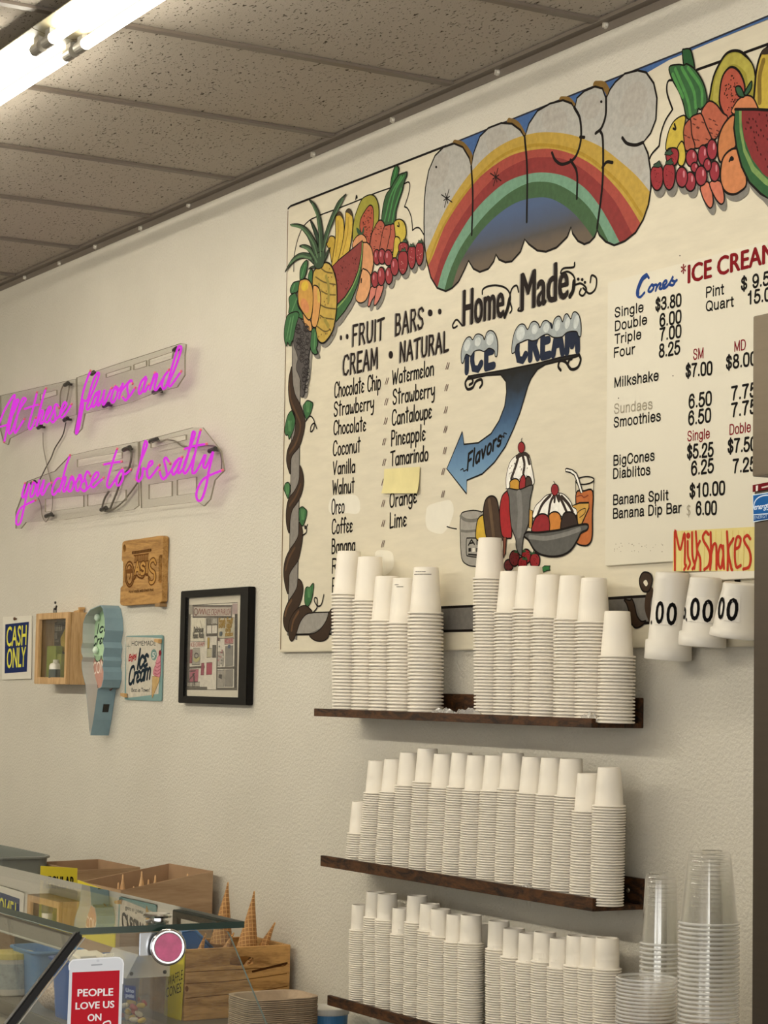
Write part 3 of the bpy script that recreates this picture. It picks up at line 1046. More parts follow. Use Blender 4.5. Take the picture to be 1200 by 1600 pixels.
for c in strb:
    p.fill([(c[0] - c[2], c[1] - c[3] * .4), (c[0] - c[2] * .5, c[1] - c[3] * .95), (c[0] + c[2] * .5, c[1] - c[3]), (c[0] + c[2], c[1] - c[3] * .5), (c[0] + c[2] * .8, c[1] + c[3] * .5), (c[0], c[1] + c[3]), (c[0] - c[2] * .75, c[1] + c[3] * .6)], '9c2e33', True, BK)
    p.dots(True)
    for i in range(7):
        p.fill(ell(c[0] + random.uniform(-.6, .6) * c[2], c[1] + random.uniform(-.7, .7) * c[3], .5, .7, 0, 6), 'd9a09a', False)
    p.dots(False)
for c in [(634, 377), (645, 384), (658, 378), (632, 391)]:
    p.fill([(c[0] - 4, c[1] + 2), (c[0] - 2, c[1] - 3), (c[0], c[1] - 1), (c[0] + 2, c[1] - 5), (c[0] + 3, c[1] - 1), (c[0] + 5, c[1] + 2)], '3f5c42', False, BK, 0.002)
# pineapple, mango, leaves, grapes
p.fill([(480, 407), (482, 410), (481, 420), (477, 434), (471, 440), (470, 430), (471, 420), (475, 412)], GR, True, BK)
p.fill([(488, 420), (490, 426), (489.5, 440), (488, 449), (485, 442), (483, 434), (485, 425)], GR, True, BK)
p.fill([(456, 458), (455, 452), (459, 443), (465, 440), (471, 440), (471, 447), (466, 456), (460, 459)], GR, True, BK)
p.fill([(458, 460), (464, 459), (467, 478), (474, 489), (477, 499), (468, 496), (464, 490), (453, 490), (454, 478), (453, 466)], GR, True, BK)
p.fill(pine, 'c9a84c', True, BK, 0.005)
for q in ([(504, 420), (511, 425), (521, 427)], [(495, 433), (508, 441), (526, 445)], [(504, 455), (514, 460), (526, 461)], [(503, 477), (512, 481), (526, 483)], [(502, 493), (509, 497), (523, 499)], [(497, 510), (509, 518), (518, 515)]):
    p.stroke(q, '6e5a24', 0.004)
p.dots(True)
for i in range(24):
    a, b = random.uniform(498, 524), random.uniform(418, 528)
    p.fill(ell(a, b, 0.7, 1.5, 0, 7), '6e4e20', False)
p.dots(False)
for q in ([(511, 432), (515, 446), (515, 470)], [(509, 500), (515, 510)], [(500, 445), (498, 470)]):
    p.stroke(q, 'a09040', 0.012)
p.fill([(475, 490), (481, 497), (486, 500), (488, 505), (489, 514), (487, 518), (482, 516), (478, 508), (476, 500)], 'd9a05e', True, BK)
p.fill([(470, 440), (474, 437), (480, 436), (486, 440), (490, 450), (491, 465), (490.5, 480), (489, 490), (487, 498), (484, 500), (480, 496), (474, 487), (469, 478), (467.5, 468), (467.5, 455)], 'd3a04c', True, BK, 0.004)
p.fill(ell(478, 447, 5.5, 8, 0.2), 'e2c040')
p.fill(ell(478, 478, 6, 12, -0.3), 'd98f5a')
p.fill([(491, 449), (494, 446), (499, 449), (502, 456), (503, 468), (502, 480), (500, 495), (497, 508), (494, 512), (490, 510), (488, 500), (490, 488), (491, 470)], 'dfa25c', True, BK, 0.004)
p.stroke([(499, 455), (500, 470)], 'd9bb55', 0.012)
p.fill(lf, GR, True, BK)
p.fill(grp, '55504d', True, BK, 0.002)
p.dots(True)
for i in range(46):
    b = random.uniform(506, 612)
    half = 12 - (b - 506) * 0.085
    cx = 468 + (b - 500) * 0.06
    a = cx + 5 + random.uniform(-half, half) * 0.85
    p.stroke(ell(a, b, 3.2, 4.2, 0, 10), ink('2c2828'), 0.0025, False, True)
p.dots(False)
p.fill([(452, 492), (464, 487), (469, 492), (464, 510), (460, 530), (457, 535), (455, 541), (451, 535), (449, 541), (446, 530), (446, 515), (448, 502)], GR, True, BK)
for q in ([(460, 495), (454, 530)], [(456, 497), (450, 528)], [(466, 466), (458, 486)], [(494, 520), (493, 545)], [(478, 415), (473, 433)], [(462, 445), (459, 454)]):
    p.stroke(q, GL, 0.006)
PG = '3a5238'
for L in ([(518, 386.5), (514, 391), (510, 399), (508, 408), (509, 408), (512, 402), (515, 393)],
          [(447, 426), (452, 415), (460, 403), (469, 396.5), (478, 395), (487, 397.5), (495, 408), (499, 418), (492, 413), (483, 405), (474, 404), (465, 407), (456, 414)],
          [(469.5, 385), (477, 382.5), (485, 385), (491, 391), (496, 398), (500, 412), (494, 412), (488, 400), (481, 390)],
          [(455, 351.5), (465, 350), (474, 352), (483, 359), (491, 370), (497, 382), (501, 396), (502, 410), (496, 408), (490, 390), (484, 374), (478, 364), (470, 356)],
          [(543, 303), (537, 312), (530, 326), (523, 345), (515, 365), (510, 385), (506, 412), (501, 408), (507, 375), (512, 357), (519, 338), (524, 327), (531, 314)],
          [(485, 313), (490, 315), (497, 324), (502, 338), (505, 355), (506.5, 372), (506, 402), (499, 400), (500, 370), (497.5, 345), (494, 328)],
          [(484, 421), (488, 417), (494, 415.5), (501, 416), (498, 420), (490, 419)],
          [(495, 398), (509, 393), (508, 410), (505, 418), (497, 420), (492, 412)]):
    p.fill(L, PG, True, BK, 0.0025)
for q in ([(457, 352), (475, 358), (490, 378), (498, 402)], [(490, 319), (499, 345), (503, 400)], [(538, 311), (520, 348), (507, 392)], [(455, 412), (470, 401), (488, 404)], [(474, 385), (488, 394), (497, 410)]):
    p.stroke(q, '5f7f58', 0.006)
p.build()

# ---- fruit, right
p = Paint('painted_fruit', board, P, 90)
z = Zm(1000, 40, 5)
ctips = [[(1096, 292), (1107, 284), (1114, 300), (1115.5, 318), (1111, 325.5), (1104, 318), (1098, 305)], [(1110, 286), (1126, 283), (1132, 300), (1132.5, 315), (1127, 319), (1118, 308)]]
o3 = [(1127, 270), (1130, 250), (1138, 238), (1150, 232), (1160, 240), (1168, 285), (1157, 300), (1145, 304), (1134, 299), (1128, 286)]
wr = [(1150, 171), (1148, 200), (1152, 230), (1160, 260), (1172, 285), (1190, 303), (1215, 318), (1215, 172)]
ch = [(1082, 247, 9, 14), (1100, 243, 8, 16), (1114, 234, 8, 16), (1118, 268, 8, 16), (1087, 262, 6, 8), (1107, 258, 6, 10), (1097, 275, 9, 15.5), (1080, 284, 8.5, 15), (1067, 277, 9, 16)]
st = [(1052, 246, 10, 14), (1028, 279, 10, 19), (1047, 277, 9.5, 20)]
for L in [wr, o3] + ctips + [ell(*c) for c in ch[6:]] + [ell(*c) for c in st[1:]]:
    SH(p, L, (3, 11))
p.fill(z([(335, 200), (350, 185), (390, 183), (410, 220), (430, 330), (400, 340), (350, 320)]), '2a5f34', True, BK)
p.fill(z([(232, 325), (300, 305), (350, 310), (370, 300), (430, 340), (490, 430), (520, 520), (525, 600), (480, 655), (460, 650), (440, 710), (400, 738), (365, 710), (345, 620), (310, 520), (255, 420)]), '386a3c', True, BK)
for q in ([(280, 340), (370, 560), (400, 700)], [(330, 330), (420, 500), (440, 640)], [(380, 330), (480, 480), (490, 620)], [(260, 380), (340, 560)]):
    p.stroke(z(q), '55994f', 0.008)
p.fill(z([(553, 625), (555, 525), (580, 400), (625, 300), (675, 225), (735, 197), (800, 210), (860, 275), (895, 350), (905, 450), (910, 640), (700, 720)]), 'a39a36', True, BK, 0.006)
p.stroke(z([(600, 560), (620, 420), (680, 290), (760, 260), (850, 330), (875, 430)]), 'bdb24e', 0.022)
p.fill(z([(630, 620), (630, 500), (650, 400), (690, 340), (730, 325), (775, 355), (810, 420), (825, 500), (800, 600), (750, 720), (690, 730)]), 'bb5842', True, BK, 0.005)
p.dots(True)
for i in range(64):
    a, b = random.uniform(665, 775), random.uniform(390, 690)
    if (a - 720) ** 2 / 55 ** 2 + (b - 540) ** 2 / 155 ** 2 < 1:
        p.fill(ell(*z([(a, b)])[0], 0.9, 1.3, 0, 6), BK, False)
p.dots(False)
p.fill([(1181, 175), (1181, 130), (1184, 105), (1190, 85), (1197, 77), (1212, 74), (1212, 175)], 'cfb344', True, BK, 0.006)
p.fill([(1190, 85), (1197, 76), (1210, 74), (1205, 84)], '33261a', True)
p.stroke([(1188, 160), (1188, 120), (1194, 95)], '8a7228', 0.012)
p.fill(z([(485, 680), (515, 620), (550, 590), (600, 615), (650, 680), (690, 720), (640, 810), (590, 890), (540, 850), (500, 750)]), 'bf654a', True, BK)
p.fill(z([(395, 735), (460, 690), (490, 700), (525, 790), (565, 890), (520, 930), (440, 960), (415, 880)]), 'bf654a', True, BK)
p.fill(z([(342, 830), (360, 770), (400, 735), (410, 850), (435, 955), (370, 980), (348, 930)]), 'b86046', True, BK)
p.dots(True)
for i in range(20):
    a, b = random.uniform(350, 620), random.uniform(720, 900)
    p.stroke(z([(a, b), (a + 18, b + 8)]), '6a2e20', 0.0025, False)
p.dots(False)
p.fill(z([(210, 975), (212, 900), (240, 800), (290, 730), (360, 708), (345, 830), (350, 960), (300, 1000), (250, 990)]), 'd6bd48', True, BK)
p.stroke(z([(275, 770), (285, 810), (265, 805)]), BK, 0.005)
p.fill(z([(295, 975), (310, 930), (335, 905), (355, 950), (362, 1030), (340, 1095), (305, 1080)]), 'd6bd48', True, BK)
p.fill(z([(730, 690), (750, 610), (800, 560), (860, 548), (905, 590), (925, 700)]), 'd9895a', True, BK)
p.fill(z([(755, 480), (790, 478), (820, 540), (815, 560), (780, 555), (758, 520)]), '2f5c3a', True, BK)
p.fill(z([(820, 535), (840, 490), (878, 435), (875, 495), (840, 545)]), '2f5c3a', True, BK)
p.fill(z([(620, 1040), (612, 960), (625, 860), (670, 760), (745, 700), (770, 850), (745, 960), (660, 1040), (640, 1070)]), 'cf8450', True, BK, 0.005)
p.fill(o3, 'd98a58', True, BK, 0.005)
p.stroke(z([(705, 1060), (720, 1030), (735, 1045), (715, 1050)]), BK, 0.005)
p.fill(wr, '2f6234', False, BK, 0.005)
p.fill(z([(780, 660), (800, 660), (800, 790), (830, 960), (900, 1100), (1000, 1200), (1080, 1260), (1080, 1300), (980, 1240), (880, 1140), (815, 990), (785, 830)]), '7fa05a', False)
p.fill(z([(800, 663), (1080, 672), (1080, 1240), (970, 1160), (880, 1040), (820, 880), (800, 740)]), '8a2a2c', False)
p.dots(True)
for i in range(40):
    a, b = random.uniform(820, 1020), random.uniform(690, 1100)
    if b < 800 + (a - 800) * 1.6:
        p.stroke(z([(a, b), (a + 3, b + 9)]), ink('3a1616'), 0.003, False)
p.dots(False)
p.stroke(z([(750, 655), (900, 655), (1080, 665)]), BK, 0.006, False)
for L in ctips:
    p.fill(L, 'dd7e62', True, BK)
for c in ch:
    p.fill(ell(*c), 'a02f3c', True, BK)
    p.fill(ell(c[0] + c[2] * 0.35, c[1] - c[3] * 0.3, c[2] * 0.18, c[3] * 0.35, 0, 10), 'd98a92')
for c in st:
    p.fill([(c[0] - c[2], c[1] - c[3] * .3), (c[0] - c[2] * .6, c[1] - c[3] * .95), (c[0] + c[2] * .6, c[1] - c[3]), (c[0] + c[2], c[1] - c[3] * .4), (c[0] + c[2] * .75, c[1] + c[3] * .6), (c[0], c[1] + c[3]), (c[0] - c[2] * .75, c[1] + c[3] * .6)], 'a02c33', True, BK)
    p.dots(True)
    for i in range(10):
        p.fill(ell(c[0] + random.uniform(-.6, .6) * c[2], c[1] + random.uniform(-.7, .7) * c[3], .6, .8, 0, 6), ink('4a1418'), False)
    p.dots(False)
for c in [(1029, 257), (1048, 253), (1047, 238)]:
    p.fill([(c[0] - 7, c[1] + 4), (c[0] - 6, c[1]), (c[0] - 2, c[1] - 2), (c[0] + 3, c[1] - 6), (c[0] + 4, c[1] - 1), (c[0] + 7, c[1] + 2), (c[0] + 2, c[1] + 5)], '33503a', False, BK, 0.002)
p.build()

# ---- the rainbow in bubble letters
p = Paint('painted_rainbow', board, P, 10)
z = Zm(640, 80, 3)
p.fill([(700, 227.5), (820, 178), (960, 122), (1060, 83), (1200, 26), (1210, 24), (1200, 30), (1145, 52), (1045, 94), (1000, 120), (948, 160), (900, 185), (820, 225), (737, 270), (712, 240)], '4a6ea6', False)
p.stroke([(697, 228), (900, 146), (1060, 83), (1205, 23)], ink('2a2a35'), 0.004, False)
for q in ([(210, 430), (250, 442), (285, 490), (290, 530)], [(465, 328), (505, 345), (538, 400)], [(710, 228), (745, 232), (772, 262)], [(870, 156), (910, 160), (935, 200)]):
    p.stroke(z(q), '8a6a30', 0.016)
SIL = [(70, 700), (75, 640), (90, 560), (120, 490), (160, 450), (210, 433), (250, 450), (280, 500), (290, 545), (300, 480), (330, 400), (370, 360), (430, 337), (480, 340), (520, 370), (540, 405),
       (560, 340), (600, 280), (660, 245), (720, 230), (760, 245), (775, 270), (785, 220), (820, 187), (870, 166), (905, 175), (922, 225), (940, 180), (965, 145), (1010, 105), (1070, 90), (1110, 100), (1145, 150),
       (1160, 220), (1155, 320), (1130, 385), (1095, 428), (1118, 480), (1130, 560), (1132, 640), (1120, 720), (1095, 790), (1060, 850), (1010, 890), (960, 910), (920, 893), (890, 862), (880, 838),
       (868, 870), (845, 895), (820, 905), (790, 890), (765, 855), (757, 825), (740, 870), (690, 920), (640, 940), (600, 935), (560, 905), (540, 882), (520, 940), (480, 985), (450, 990), (420, 977), (405, 952),
       (395, 985), (370, 1020), (330, 1035), (300, 1020), (277, 982), (255, 1030), (230, 1080), (200, 1110), (170, 1125), (130, 1110), (100, 1060), (80, 980), (70, 900), (68, 800)]
p.fill(z(SIL), 'c3bfb6', False)
for c in ((140, 560, 40, 90), (410, 420, 50, 60), (680, 320, 60, 60), (850, 260, 45, 60), (1050, 250, 60, 110), (1060, 540, 40, 60)):
    p.fill(z(ell(*c, 0.3)), 'bfbab0')


def span(x):
    ys = []
    for i in range(len(SIL)):
        (a, b), (c, d) = SIL[i - 1], SIL[i]
        if (a <= x < c) or (c <= x < a):
            ys.append(b + (d - b) * (x - a) / (c - a))
    return (min(ys), max(ys)) if len(ys) > 1 else None


def curve(pts, x):
    if x <= pts[0][0]:
        (a, b), (c, d) = pts[0], pts[1]
    elif x >= pts[-1][0]:
        (a, b), (c, d) = pts[-2], pts[-1]
    else:
        for (a, b), (c, d) in zip(pts, pts[1:]):
            if a <= x <= c:
                break
    return b + (d - b) * (x - a) / (c - a)


def dense(pts):
    return [tuple(q[:2]) for q in smooth_pts([(a, b, 0) for a, b in pts], False, 6)]


BD = [dense(q) for q in (
    [(70, 960), (110, 870), (150, 780), (200, 690), (270, 590), (350, 500), (430, 440), (520, 400), (620, 380), (720, 385), (800, 405), (900, 450), (980, 510), (1060, 580), (1120, 650), (1140, 680)],
    [(80, 1020), (110, 960), (140, 880), (180, 790), (250, 680), (330, 590), (420, 520), (500, 480), (600, 460), (680, 460), (780, 490), (880, 550), (970, 640), (1030, 720), (1085, 810)],
    [(110, 1080), (125, 1040), (150, 960), (200, 850), (270, 740), (350, 640), (440, 560), (540, 510), (620, 497), (720, 505), (800, 545), (880, 610), (960, 700), (1010, 790), (1050, 870)],
    [(128, 1120), (135, 1095), (160, 1010), (210, 900), (290, 770), (370, 680), (460, 610), (560, 575), (650, 570), (740, 590), (820, 640), (880, 710), (930, 790), (985, 895)],
    [(155, 1150), (165, 1115), (190, 1030), (240, 920), (310, 820), (380, 740), (460, 670), (540, 625), (600, 612), (680, 620), (760, 660), (830, 720), (880, 790), (935, 895)],
    [(190, 1140), (200, 1105), (230, 1010), (280, 920), (340, 840), (410, 770), (490, 715), (570, 690), (650, 688), (720, 720), (780, 770), (830, 830), (872, 890)])]
RC = ['c9a646', 'b04c40', '923230', '7aa388', '42643f']
for bi in range(6):
    vs, fs = [], []
    x = 68.0
    prev = False
    while x < 1132:
        sp = span(x)
        if sp:
            lo, hi = sp
            if x > 1095 and x < 1161:
                lo = max(lo, 428 + (x - 1095) * 2.2)
            t0 = curve(BD[bi], x)
            t1 = curve(BD[bi + 1], x) if bi < 5 else hi
            if x < BD[bi][0][0] or x > BD[bi][-1][0]:
                t0 = hi
            if bi < 5 and (x < BD[bi + 1][0][0] or x > BD[bi + 1][-1][0]):
                t1 = hi
            t0, t1 = min(max(t0, lo), hi), min(max(t1, lo), hi)
            if t1 > t0 + 0.5:
                a, b = P.un(z([(x, t0)])[0]), P.un(z([(x, t1)])[0])
                vs += [a, b]
                if prev:
                    n_ = len(vs)
                    fs.append((n_ - 4, n_ - 3, n_ - 1, n_ - 2))
                prev = True
            else:
                prev = False
        else:
            prev = False
        x += 4
    p.raw(vs, fs, RC[bi] if bi < 5 else vgrad('blue_to_brown_cloud_paint', [(0.0, '6a5c4c'), (0.35, '4e4a48'), (0.6, '4a5264'), (1.0, '4a5a78')], P.to3(P.un((820, 392))).z - BZ0, P.to3(P.un((850, 310))).z - BZ0))
p.stroke(z([(85, 1000), (160, 820), (280, 640), (420, 500), (560, 445), (680, 445), (800, 478), (900, 545), (1000, 640), (1090, 770)]), 'b8942c', 0.008)
sil_l = z(SIL)
p._rib([P.un(q) for q in sil_l], 0.005, BK, True)
for q in ([(290, 540), (297, 680), (292, 860)], [(540, 400), (552, 560), (550, 800)], [(772, 262), (800, 320), (803, 420), (775, 500), (720, 530), (685, 512), (668, 476)], [(755, 510), (785, 570), (785, 690)],
          [(800, 402), (820, 404)], [(922, 215), (920, 300), (900, 360), (873, 385)], [(893, 370), (907, 420), (905, 620), (880, 830)], [(905, 545), (925, 520), (952, 522)],
          [(1095, 428), (1060, 440), (1020, 432), (998, 406)]):
    p.stroke(z(q), BK, 0.0075)
for c, s_ in (((175, 690), 45), ((405, 590), 45)):
    for k in range(4):
        a = 0.4 + k * math.pi / 4
        l = s_ * (1.0 if k % 2 == 0 else 0.55)
        p.stroke(z([(c[0] - l * math.cos(a) * .6, c[1] - l * math.sin(a)), c, (c[0] + l * math.cos(a) * .6, c[1] + l * math.sin(a))]), BK, 0.003)
p.fill(ell(682, 261, 1.6, 2, 0, 8), BK)
p.fill(ell(940, 159, 1.8, 2.4, 0, 8), BK)
p.build()

# ---- flavour lists and headings on the board
a1, a2 = Zm(500, 460, 5.4545), Zm(500, 660, 5.4545)
for q in (a2([(75, 700), (110, 630), (200, 620), (300, 620), (340, 680), (325, 775), (200, 770), (90, 775)]), a2([(905, 760), (925, 710), (1010, 680), (1110, 665), (1140, 750), (1110, 860), (1080, 910), (1030, 950), (930, 920), (900, 850)]),
          a2([(470, 1110), (560, 1090), (620, 1120), (625, 1230), (560, 1300), (500, 1280)])):
    p = Paint('touch_up_patch', board, P, 2)
    p.fill(q, plain('ddd7c6', 0.6, 0, 0.04, 30), True)
    p.build('fresh white touch-up paint')
HG = ink('8a847b')
for st_, q0, q1, cap, wd in (('FRUIT', (275, 440), (545, 378), 31, 0.009), ('BARS', (640, 350), (885, 285), 32, 0.009), ('CREAM', (195, 690), (495, 625), 30, 0.009), ('NATURAL', (680, 575), (1095, 480), 29, 0.009)):
    b0, b1 = a1([q0, q1])
    p = Paint('heading_text', board, P, 5)
    p.hand(st_, (b0[0] - 1.4, b0[1] + 0.6), (b1[0] - 1.4, b1[1] + 0.6), cap, HG, wd, 0.12, 0, False)
    p.hand(st_, b0, b1, cap, ink('231a17'), wd * 0.8, 0.12, 0, False).build()
p = Paint('heading_dots', board, P, 5)
for q, rx, ry in (((180, 370), 1.6, 4), ((233, 360), 2, 4.2), ((940, 158), 3.4, 5.5), ((1022, 147), 2.6, 4.6), ((605, 515), 3.2, 6)):
    c = a1([q])[0]
    p.fill(ell(c[0] - 1, c[1], rx, ry, 0, 14), HG)
    p.fill(ell(*c, rx, ry, 0, 14), ink('231a17'))
p.build()
FL = [(a1, 'Chocolate Chip', (122, 880), (518, 805), 23), (a1, 'Strawberry', (118, 1040), (460, 978), 22), (a1, 'Chocolate', (115, 1195), (392, 1160), 21),
      (a2, 'Coconut', (110, 283), (343, 250), 22), (a2, 'Vanilla', (110, 443), (300, 424), 20), (a2, 'Walnut', (106, 613), (292, 595), 22), (a2, 'Oreo', (98, 783), (208, 768), 23),
      (a2, 'Coffee', (100, 950), (277, 930), 22), (a2, 'Banana', (98, 1117), (300, 1100), 22), (a2, 'R', (98, 1285), (150, 1282), 22), (a2, 'P', (98, 1450), (150, 1447), 22),
      (a1, 'Watermelon', (615, 768), (970, 685), 22), (a1, 'Strawberry', (620, 938), (978, 870), 23), (a1, 'Cantaloupe', (612, 1115), (952, 1050), 23),
      (a2, 'Pineapple', (605, 200), (898, 148), 23), (a2, 'Tamarindo', (600, 370), (922, 322), 22), (a2, 'Orange', (592, 725), (825, 680), 22), (a2, 'Lime', (592, 900), (738, 880), 23)]
for zz, st_, q0, q1, cap in FL:
    b0, b1 = zz([q0, q1])
    Paint('flavor_text', board, P, 9).hand(st_, b0, b1, cap, BK, 0.0052, 0.09).build()
DT = [a1([q])[0] for q in [(570, 740), (565, 915), (560, 1080), (1088, 610), (1078, 795), (1073, 985), (1070, 1150)]] + \
     [a2([q])[0] for q in [(548, 165), (548, 340), (540, 510), (540, 690), (540, 860), (538, 1035), (1070, 60), (1065, 240), (1052, 418), (1050, 610)]]
p = Paint('ditto_marks', board, P, 30)
for c in DT:
    for d in (-1.2, 1.4):
        p.stroke([(c[0] + d - 1.4, c[1] + 5), (c[0] + d + 1.4, c[1] - 5)], ink('4a1c24'), 0.0024, False)
p.build()
p = Paint('script_heading', board, P, 10)
p.stroke(a2([(1082, 888), (1120, 900), (1165, 908)]), BK, 0.003)
# Home Made
a3 = Zm(690, 400, 4)
for st_, q0, q1, cap in (('Home', (135, 437), (388, 378), 55), ('Made', (497, 345), (790, 258), 58)):
    b0, b1 = a3([q0, q1])
    p.text(st_, (b0[0] - 2, b0[1] + .6), (b1[0] - 2, b1[1] + .6), cap, HG, 0.03)
    p.text(st_, b0, b1, cap, ink('241d1b'), 0.035)
SW = [[(255, 238), (258, 210), (290, 190), (345, 184), (400, 200), (428, 240), (425, 300), (395, 378)], [(482, 225), (470, 185), (440, 205), (425, 270), (440, 330), (428, 356)],
      [(130, 435), (95, 398), (70, 430), (76, 450), (98, 438)], [(832, 42), (825, 70), (762, 78), (746, 110), (790, 98), (828, 130), (832, 190), (803, 252)], [(832, 182), (872, 172), (905, 205), (885, 248), (862, 235), (872, 205)],
      [(885, 200), (925, 235), (962, 205), (968, 140), (938, 122), (930, 165)], [(485, 325), (478, 340), (500, 345)]]
for q in SW:
    p.stroke(a3(q), BK, 0.005)
p.stroke(a3([(828, 160), (822, 215), (803, 252)]), BK, 0.012)
p.stroke(a3([(425, 270), (412, 330), (395, 378)]), BK, 0.012)
for q in ((855, 145), (880, 148), (897, 165)):
    p.fill(ell(*a3([q])[0], 2, 2.6, 0, 10), BK)
p.build()
p = Paint('snowy_heading', board, P, 10)
a8 = Zm(700, 470, 5.4545)
NV = ink('232a3c')
for st_, q0, q1, cap in (('ICE', (148, 605), (392, 556), 44), ('CREAM', (580, 518), (1115, 418), 44)):
    b0, b1 = a8([q0, q1])
    p.hand(st_, b0, b1, cap, NV, 0.019, 0.16, 0, False)
SN = 'b0b6b6'
for q in ([(117, 525), (113, 450), (130, 370), (160, 318), (190, 308), (212, 332), (235, 292), (265, 283), (298, 300), (312, 332), (330, 275), (360, 253), (395, 270), (420, 330), (425, 400), (418, 470), (402, 470), (395, 425), (350, 405), (310, 432), (270, 420), (225, 432), (195, 472), (158, 455), (142, 490), (132, 528)],
          [(545, 440), (550, 350), (572, 260), (610, 205), (650, 202), (680, 244), (708, 190), (740, 175), (770, 195), (785, 228), (810, 180), (840, 168), (870, 190), (888, 238), (905, 165), (935, 133), (960, 140), (978, 180), (995, 125), (1020, 113), (1048, 155), (1065, 105), (1090, 95), (1120, 130), (1135, 210), (1132, 300), (1112, 298), (1095, 262), (1020, 268), (970, 308), (900, 312), (850, 285), (800, 302), (760, 332), (720, 342), (680, 332), (630, 352), (585, 378), (572, 432), (558, 446)]):
    p.fill(a8(q), SN, True, BK, 0.003)
for c in ((165, 380, 25, 50), (255, 350, 25, 40), (360, 330, 30, 50), (620, 280, 35, 60), (740, 245, 25, 40), (840, 230, 25, 40), (935, 210, 22, 50), (1020, 190, 20, 50), (1095, 180, 22, 60)):
    p.fill(a8(ell(*c, 0.2)), 'c2c7c4')
p.build()

# ---- arrow and flavours scroll
p = Paint('painted_arrow', board, P, 20)
AM = vgrad('black_to_blue_arrow_paint', [(0.0, '7f9fb8'), (0.30, '6485a4'), (0.62, '3c5674'), (0.88, '262c34'), (1.0, '1c1b1a')], P.to3(P.un((720, 765))).z - BZ0, P.to3(P.un((815, 565))).z - BZ0)
p.fill(a3([(165, 752), (400, 712), (600, 672), (750, 632), (860, 613), (866, 622), (800, 642), (650, 678), (600, 708), (560, 765), (540, 812), (520, 880), (490, 980), (450, 1080), (400, 1190), (330, 1290), (255, 1362), (158, 1402),
           (157, 1487), (33, 1330), (130, 1097), (140, 1177), (230, 1168), (310, 1110), (360, 1030), (395, 940), (407, 850), (403, 785), (370, 742), (280, 747), (165, 772)]), AM, False, BK, 0.004)
for q in ([(165, 762), (148, 795), (162, 832), (195, 822), (215, 785), (248, 772), (254, 800), (240, 822)], [(165, 762), (190, 765), (195, 790), (175, 805)],
          [(860, 617), (870, 650), (850, 697), (808, 707), (778, 665), (742, 655), (730, 690), (745, 714)], [(808, 707), (790, 680), (800, 650), (815, 642)]):
    p.stroke(a3(q), BK, 0.007)
p.hand('Flavors', a3([(158, 1342)])[0], a3([(372, 1178)])[0], 25, BK, 0.007, 0.12, 0.12)
p.stroke(a3([(120, 1338), (135, 1330), (140, 1345), (158, 1335)]), BK, 0.003)
p.stroke(a3([(368, 1170), (375, 1150), (382, 1125), (392, 1135), (390, 1108), (408, 1112)]), BK, 0.003)
p.build()

# ---- sundaes, drink, pops
p = Paint('painted_sundaes', board, P, 20)
z = Zm(690, 670, 4.615)
GY, CR, CHO, WH = '6f6d69', '9a2328', '34241d', 'ece8de'
p.fill(z([(140, 620), (160, 600), (230, 588), (290, 600), (305, 620), (305, 980), (240, 992), (185, 980), (145, 930), (135, 760), (135, 660)]), 'aca79d', True, BK, 0.003)
p.stroke(z([(137, 630), (170, 655), (230, 662), (300, 640)]), '7d7870', 0.008)
p.stroke(z([(137, 735), (180, 740), (240, 735), (300, 725)]), '7d7870', 0.006)
p.stroke(z([(180, 800), (195, 788), (260, 790), (290, 800), (290, 915), (260, 925), (195, 918), (180, 900)]), BK, 0.003, True, True)
p.hand('Al', z([(192, 840)])[0], z([(262, 830)])[0], 8, BK, 0.004)
for k in range(3):
    p.fill(z([(195 + k * 28, 860), (213 + k * 28, 858), (213 + k * 28, 885), (195 + k * 28, 888)]), BK if k != 1 else 'd8d2c4', False)
p.stroke(z([(195, 905), (255, 910)]), BK, 0.004)
p.fill(z([(255, 800), (250, 720), (262, 655), (290, 625), (312, 640), (338, 800)]), 'e0b93c', True, BK)
p.fill(z([(338, 800), (310, 690), (303, 590), (318, 515), (355, 485), (392, 500), (410, 560), (430, 700), (442, 800)]), '4a3626', True, BK, 0.004)
p.stroke(z([(345, 520), (360, 640), (375, 770)]), '6a523a', 0.012)
p.fill(z([(428, 720), (420, 590), (435, 495), (465, 455), (492, 452), (500, 600), (508, 765), (490, 790), (445, 780)]), 'ae2226', True, BK)
p.fill(z([(445, 785), (470, 782), (462, 900), (447, 935)]), '8a4a34', False, BK)
for c in ((485, 985, 32, 42), (527, 935, 36, 56), (612, 920, 34, 52), (585, 970, 32, 46), (675, 950, 36, 55)):
    p.fill(z(ell(*c)), CR if c[0] > 560 else '7a1f22', True, BK)
    p.dots(True)
    for i in range(8):
        p.fill(z(ell(c[0] + random.uniform(-.6, .6) * c[2], c[1] + random.uniform(-.6, .7) * c[3], 2.4, 4, 0, 6)), ink('3a1012'), False)
    p.dots(False)
for c in ((545, 885), (590, 880), (600, 935), (655, 895)):
    p.fill(z([(c[0] - 22, c[1] + 8), (c[0] - 8, c[1] - 12), (c[0], c[1]), (c[0] + 14, c[1] - 20), (c[0] + 16, c[1]), (c[0] + 28, c[1] + 8), (c[0], c[1] + 12)]), '2c5230', False)
p.fill(z([(722, 1003), (745, 988), (785, 990), (778, 1005), (785, 1020), (762, 1022), (738, 1035)]), '2f7a3c', False, BK, 0.002)
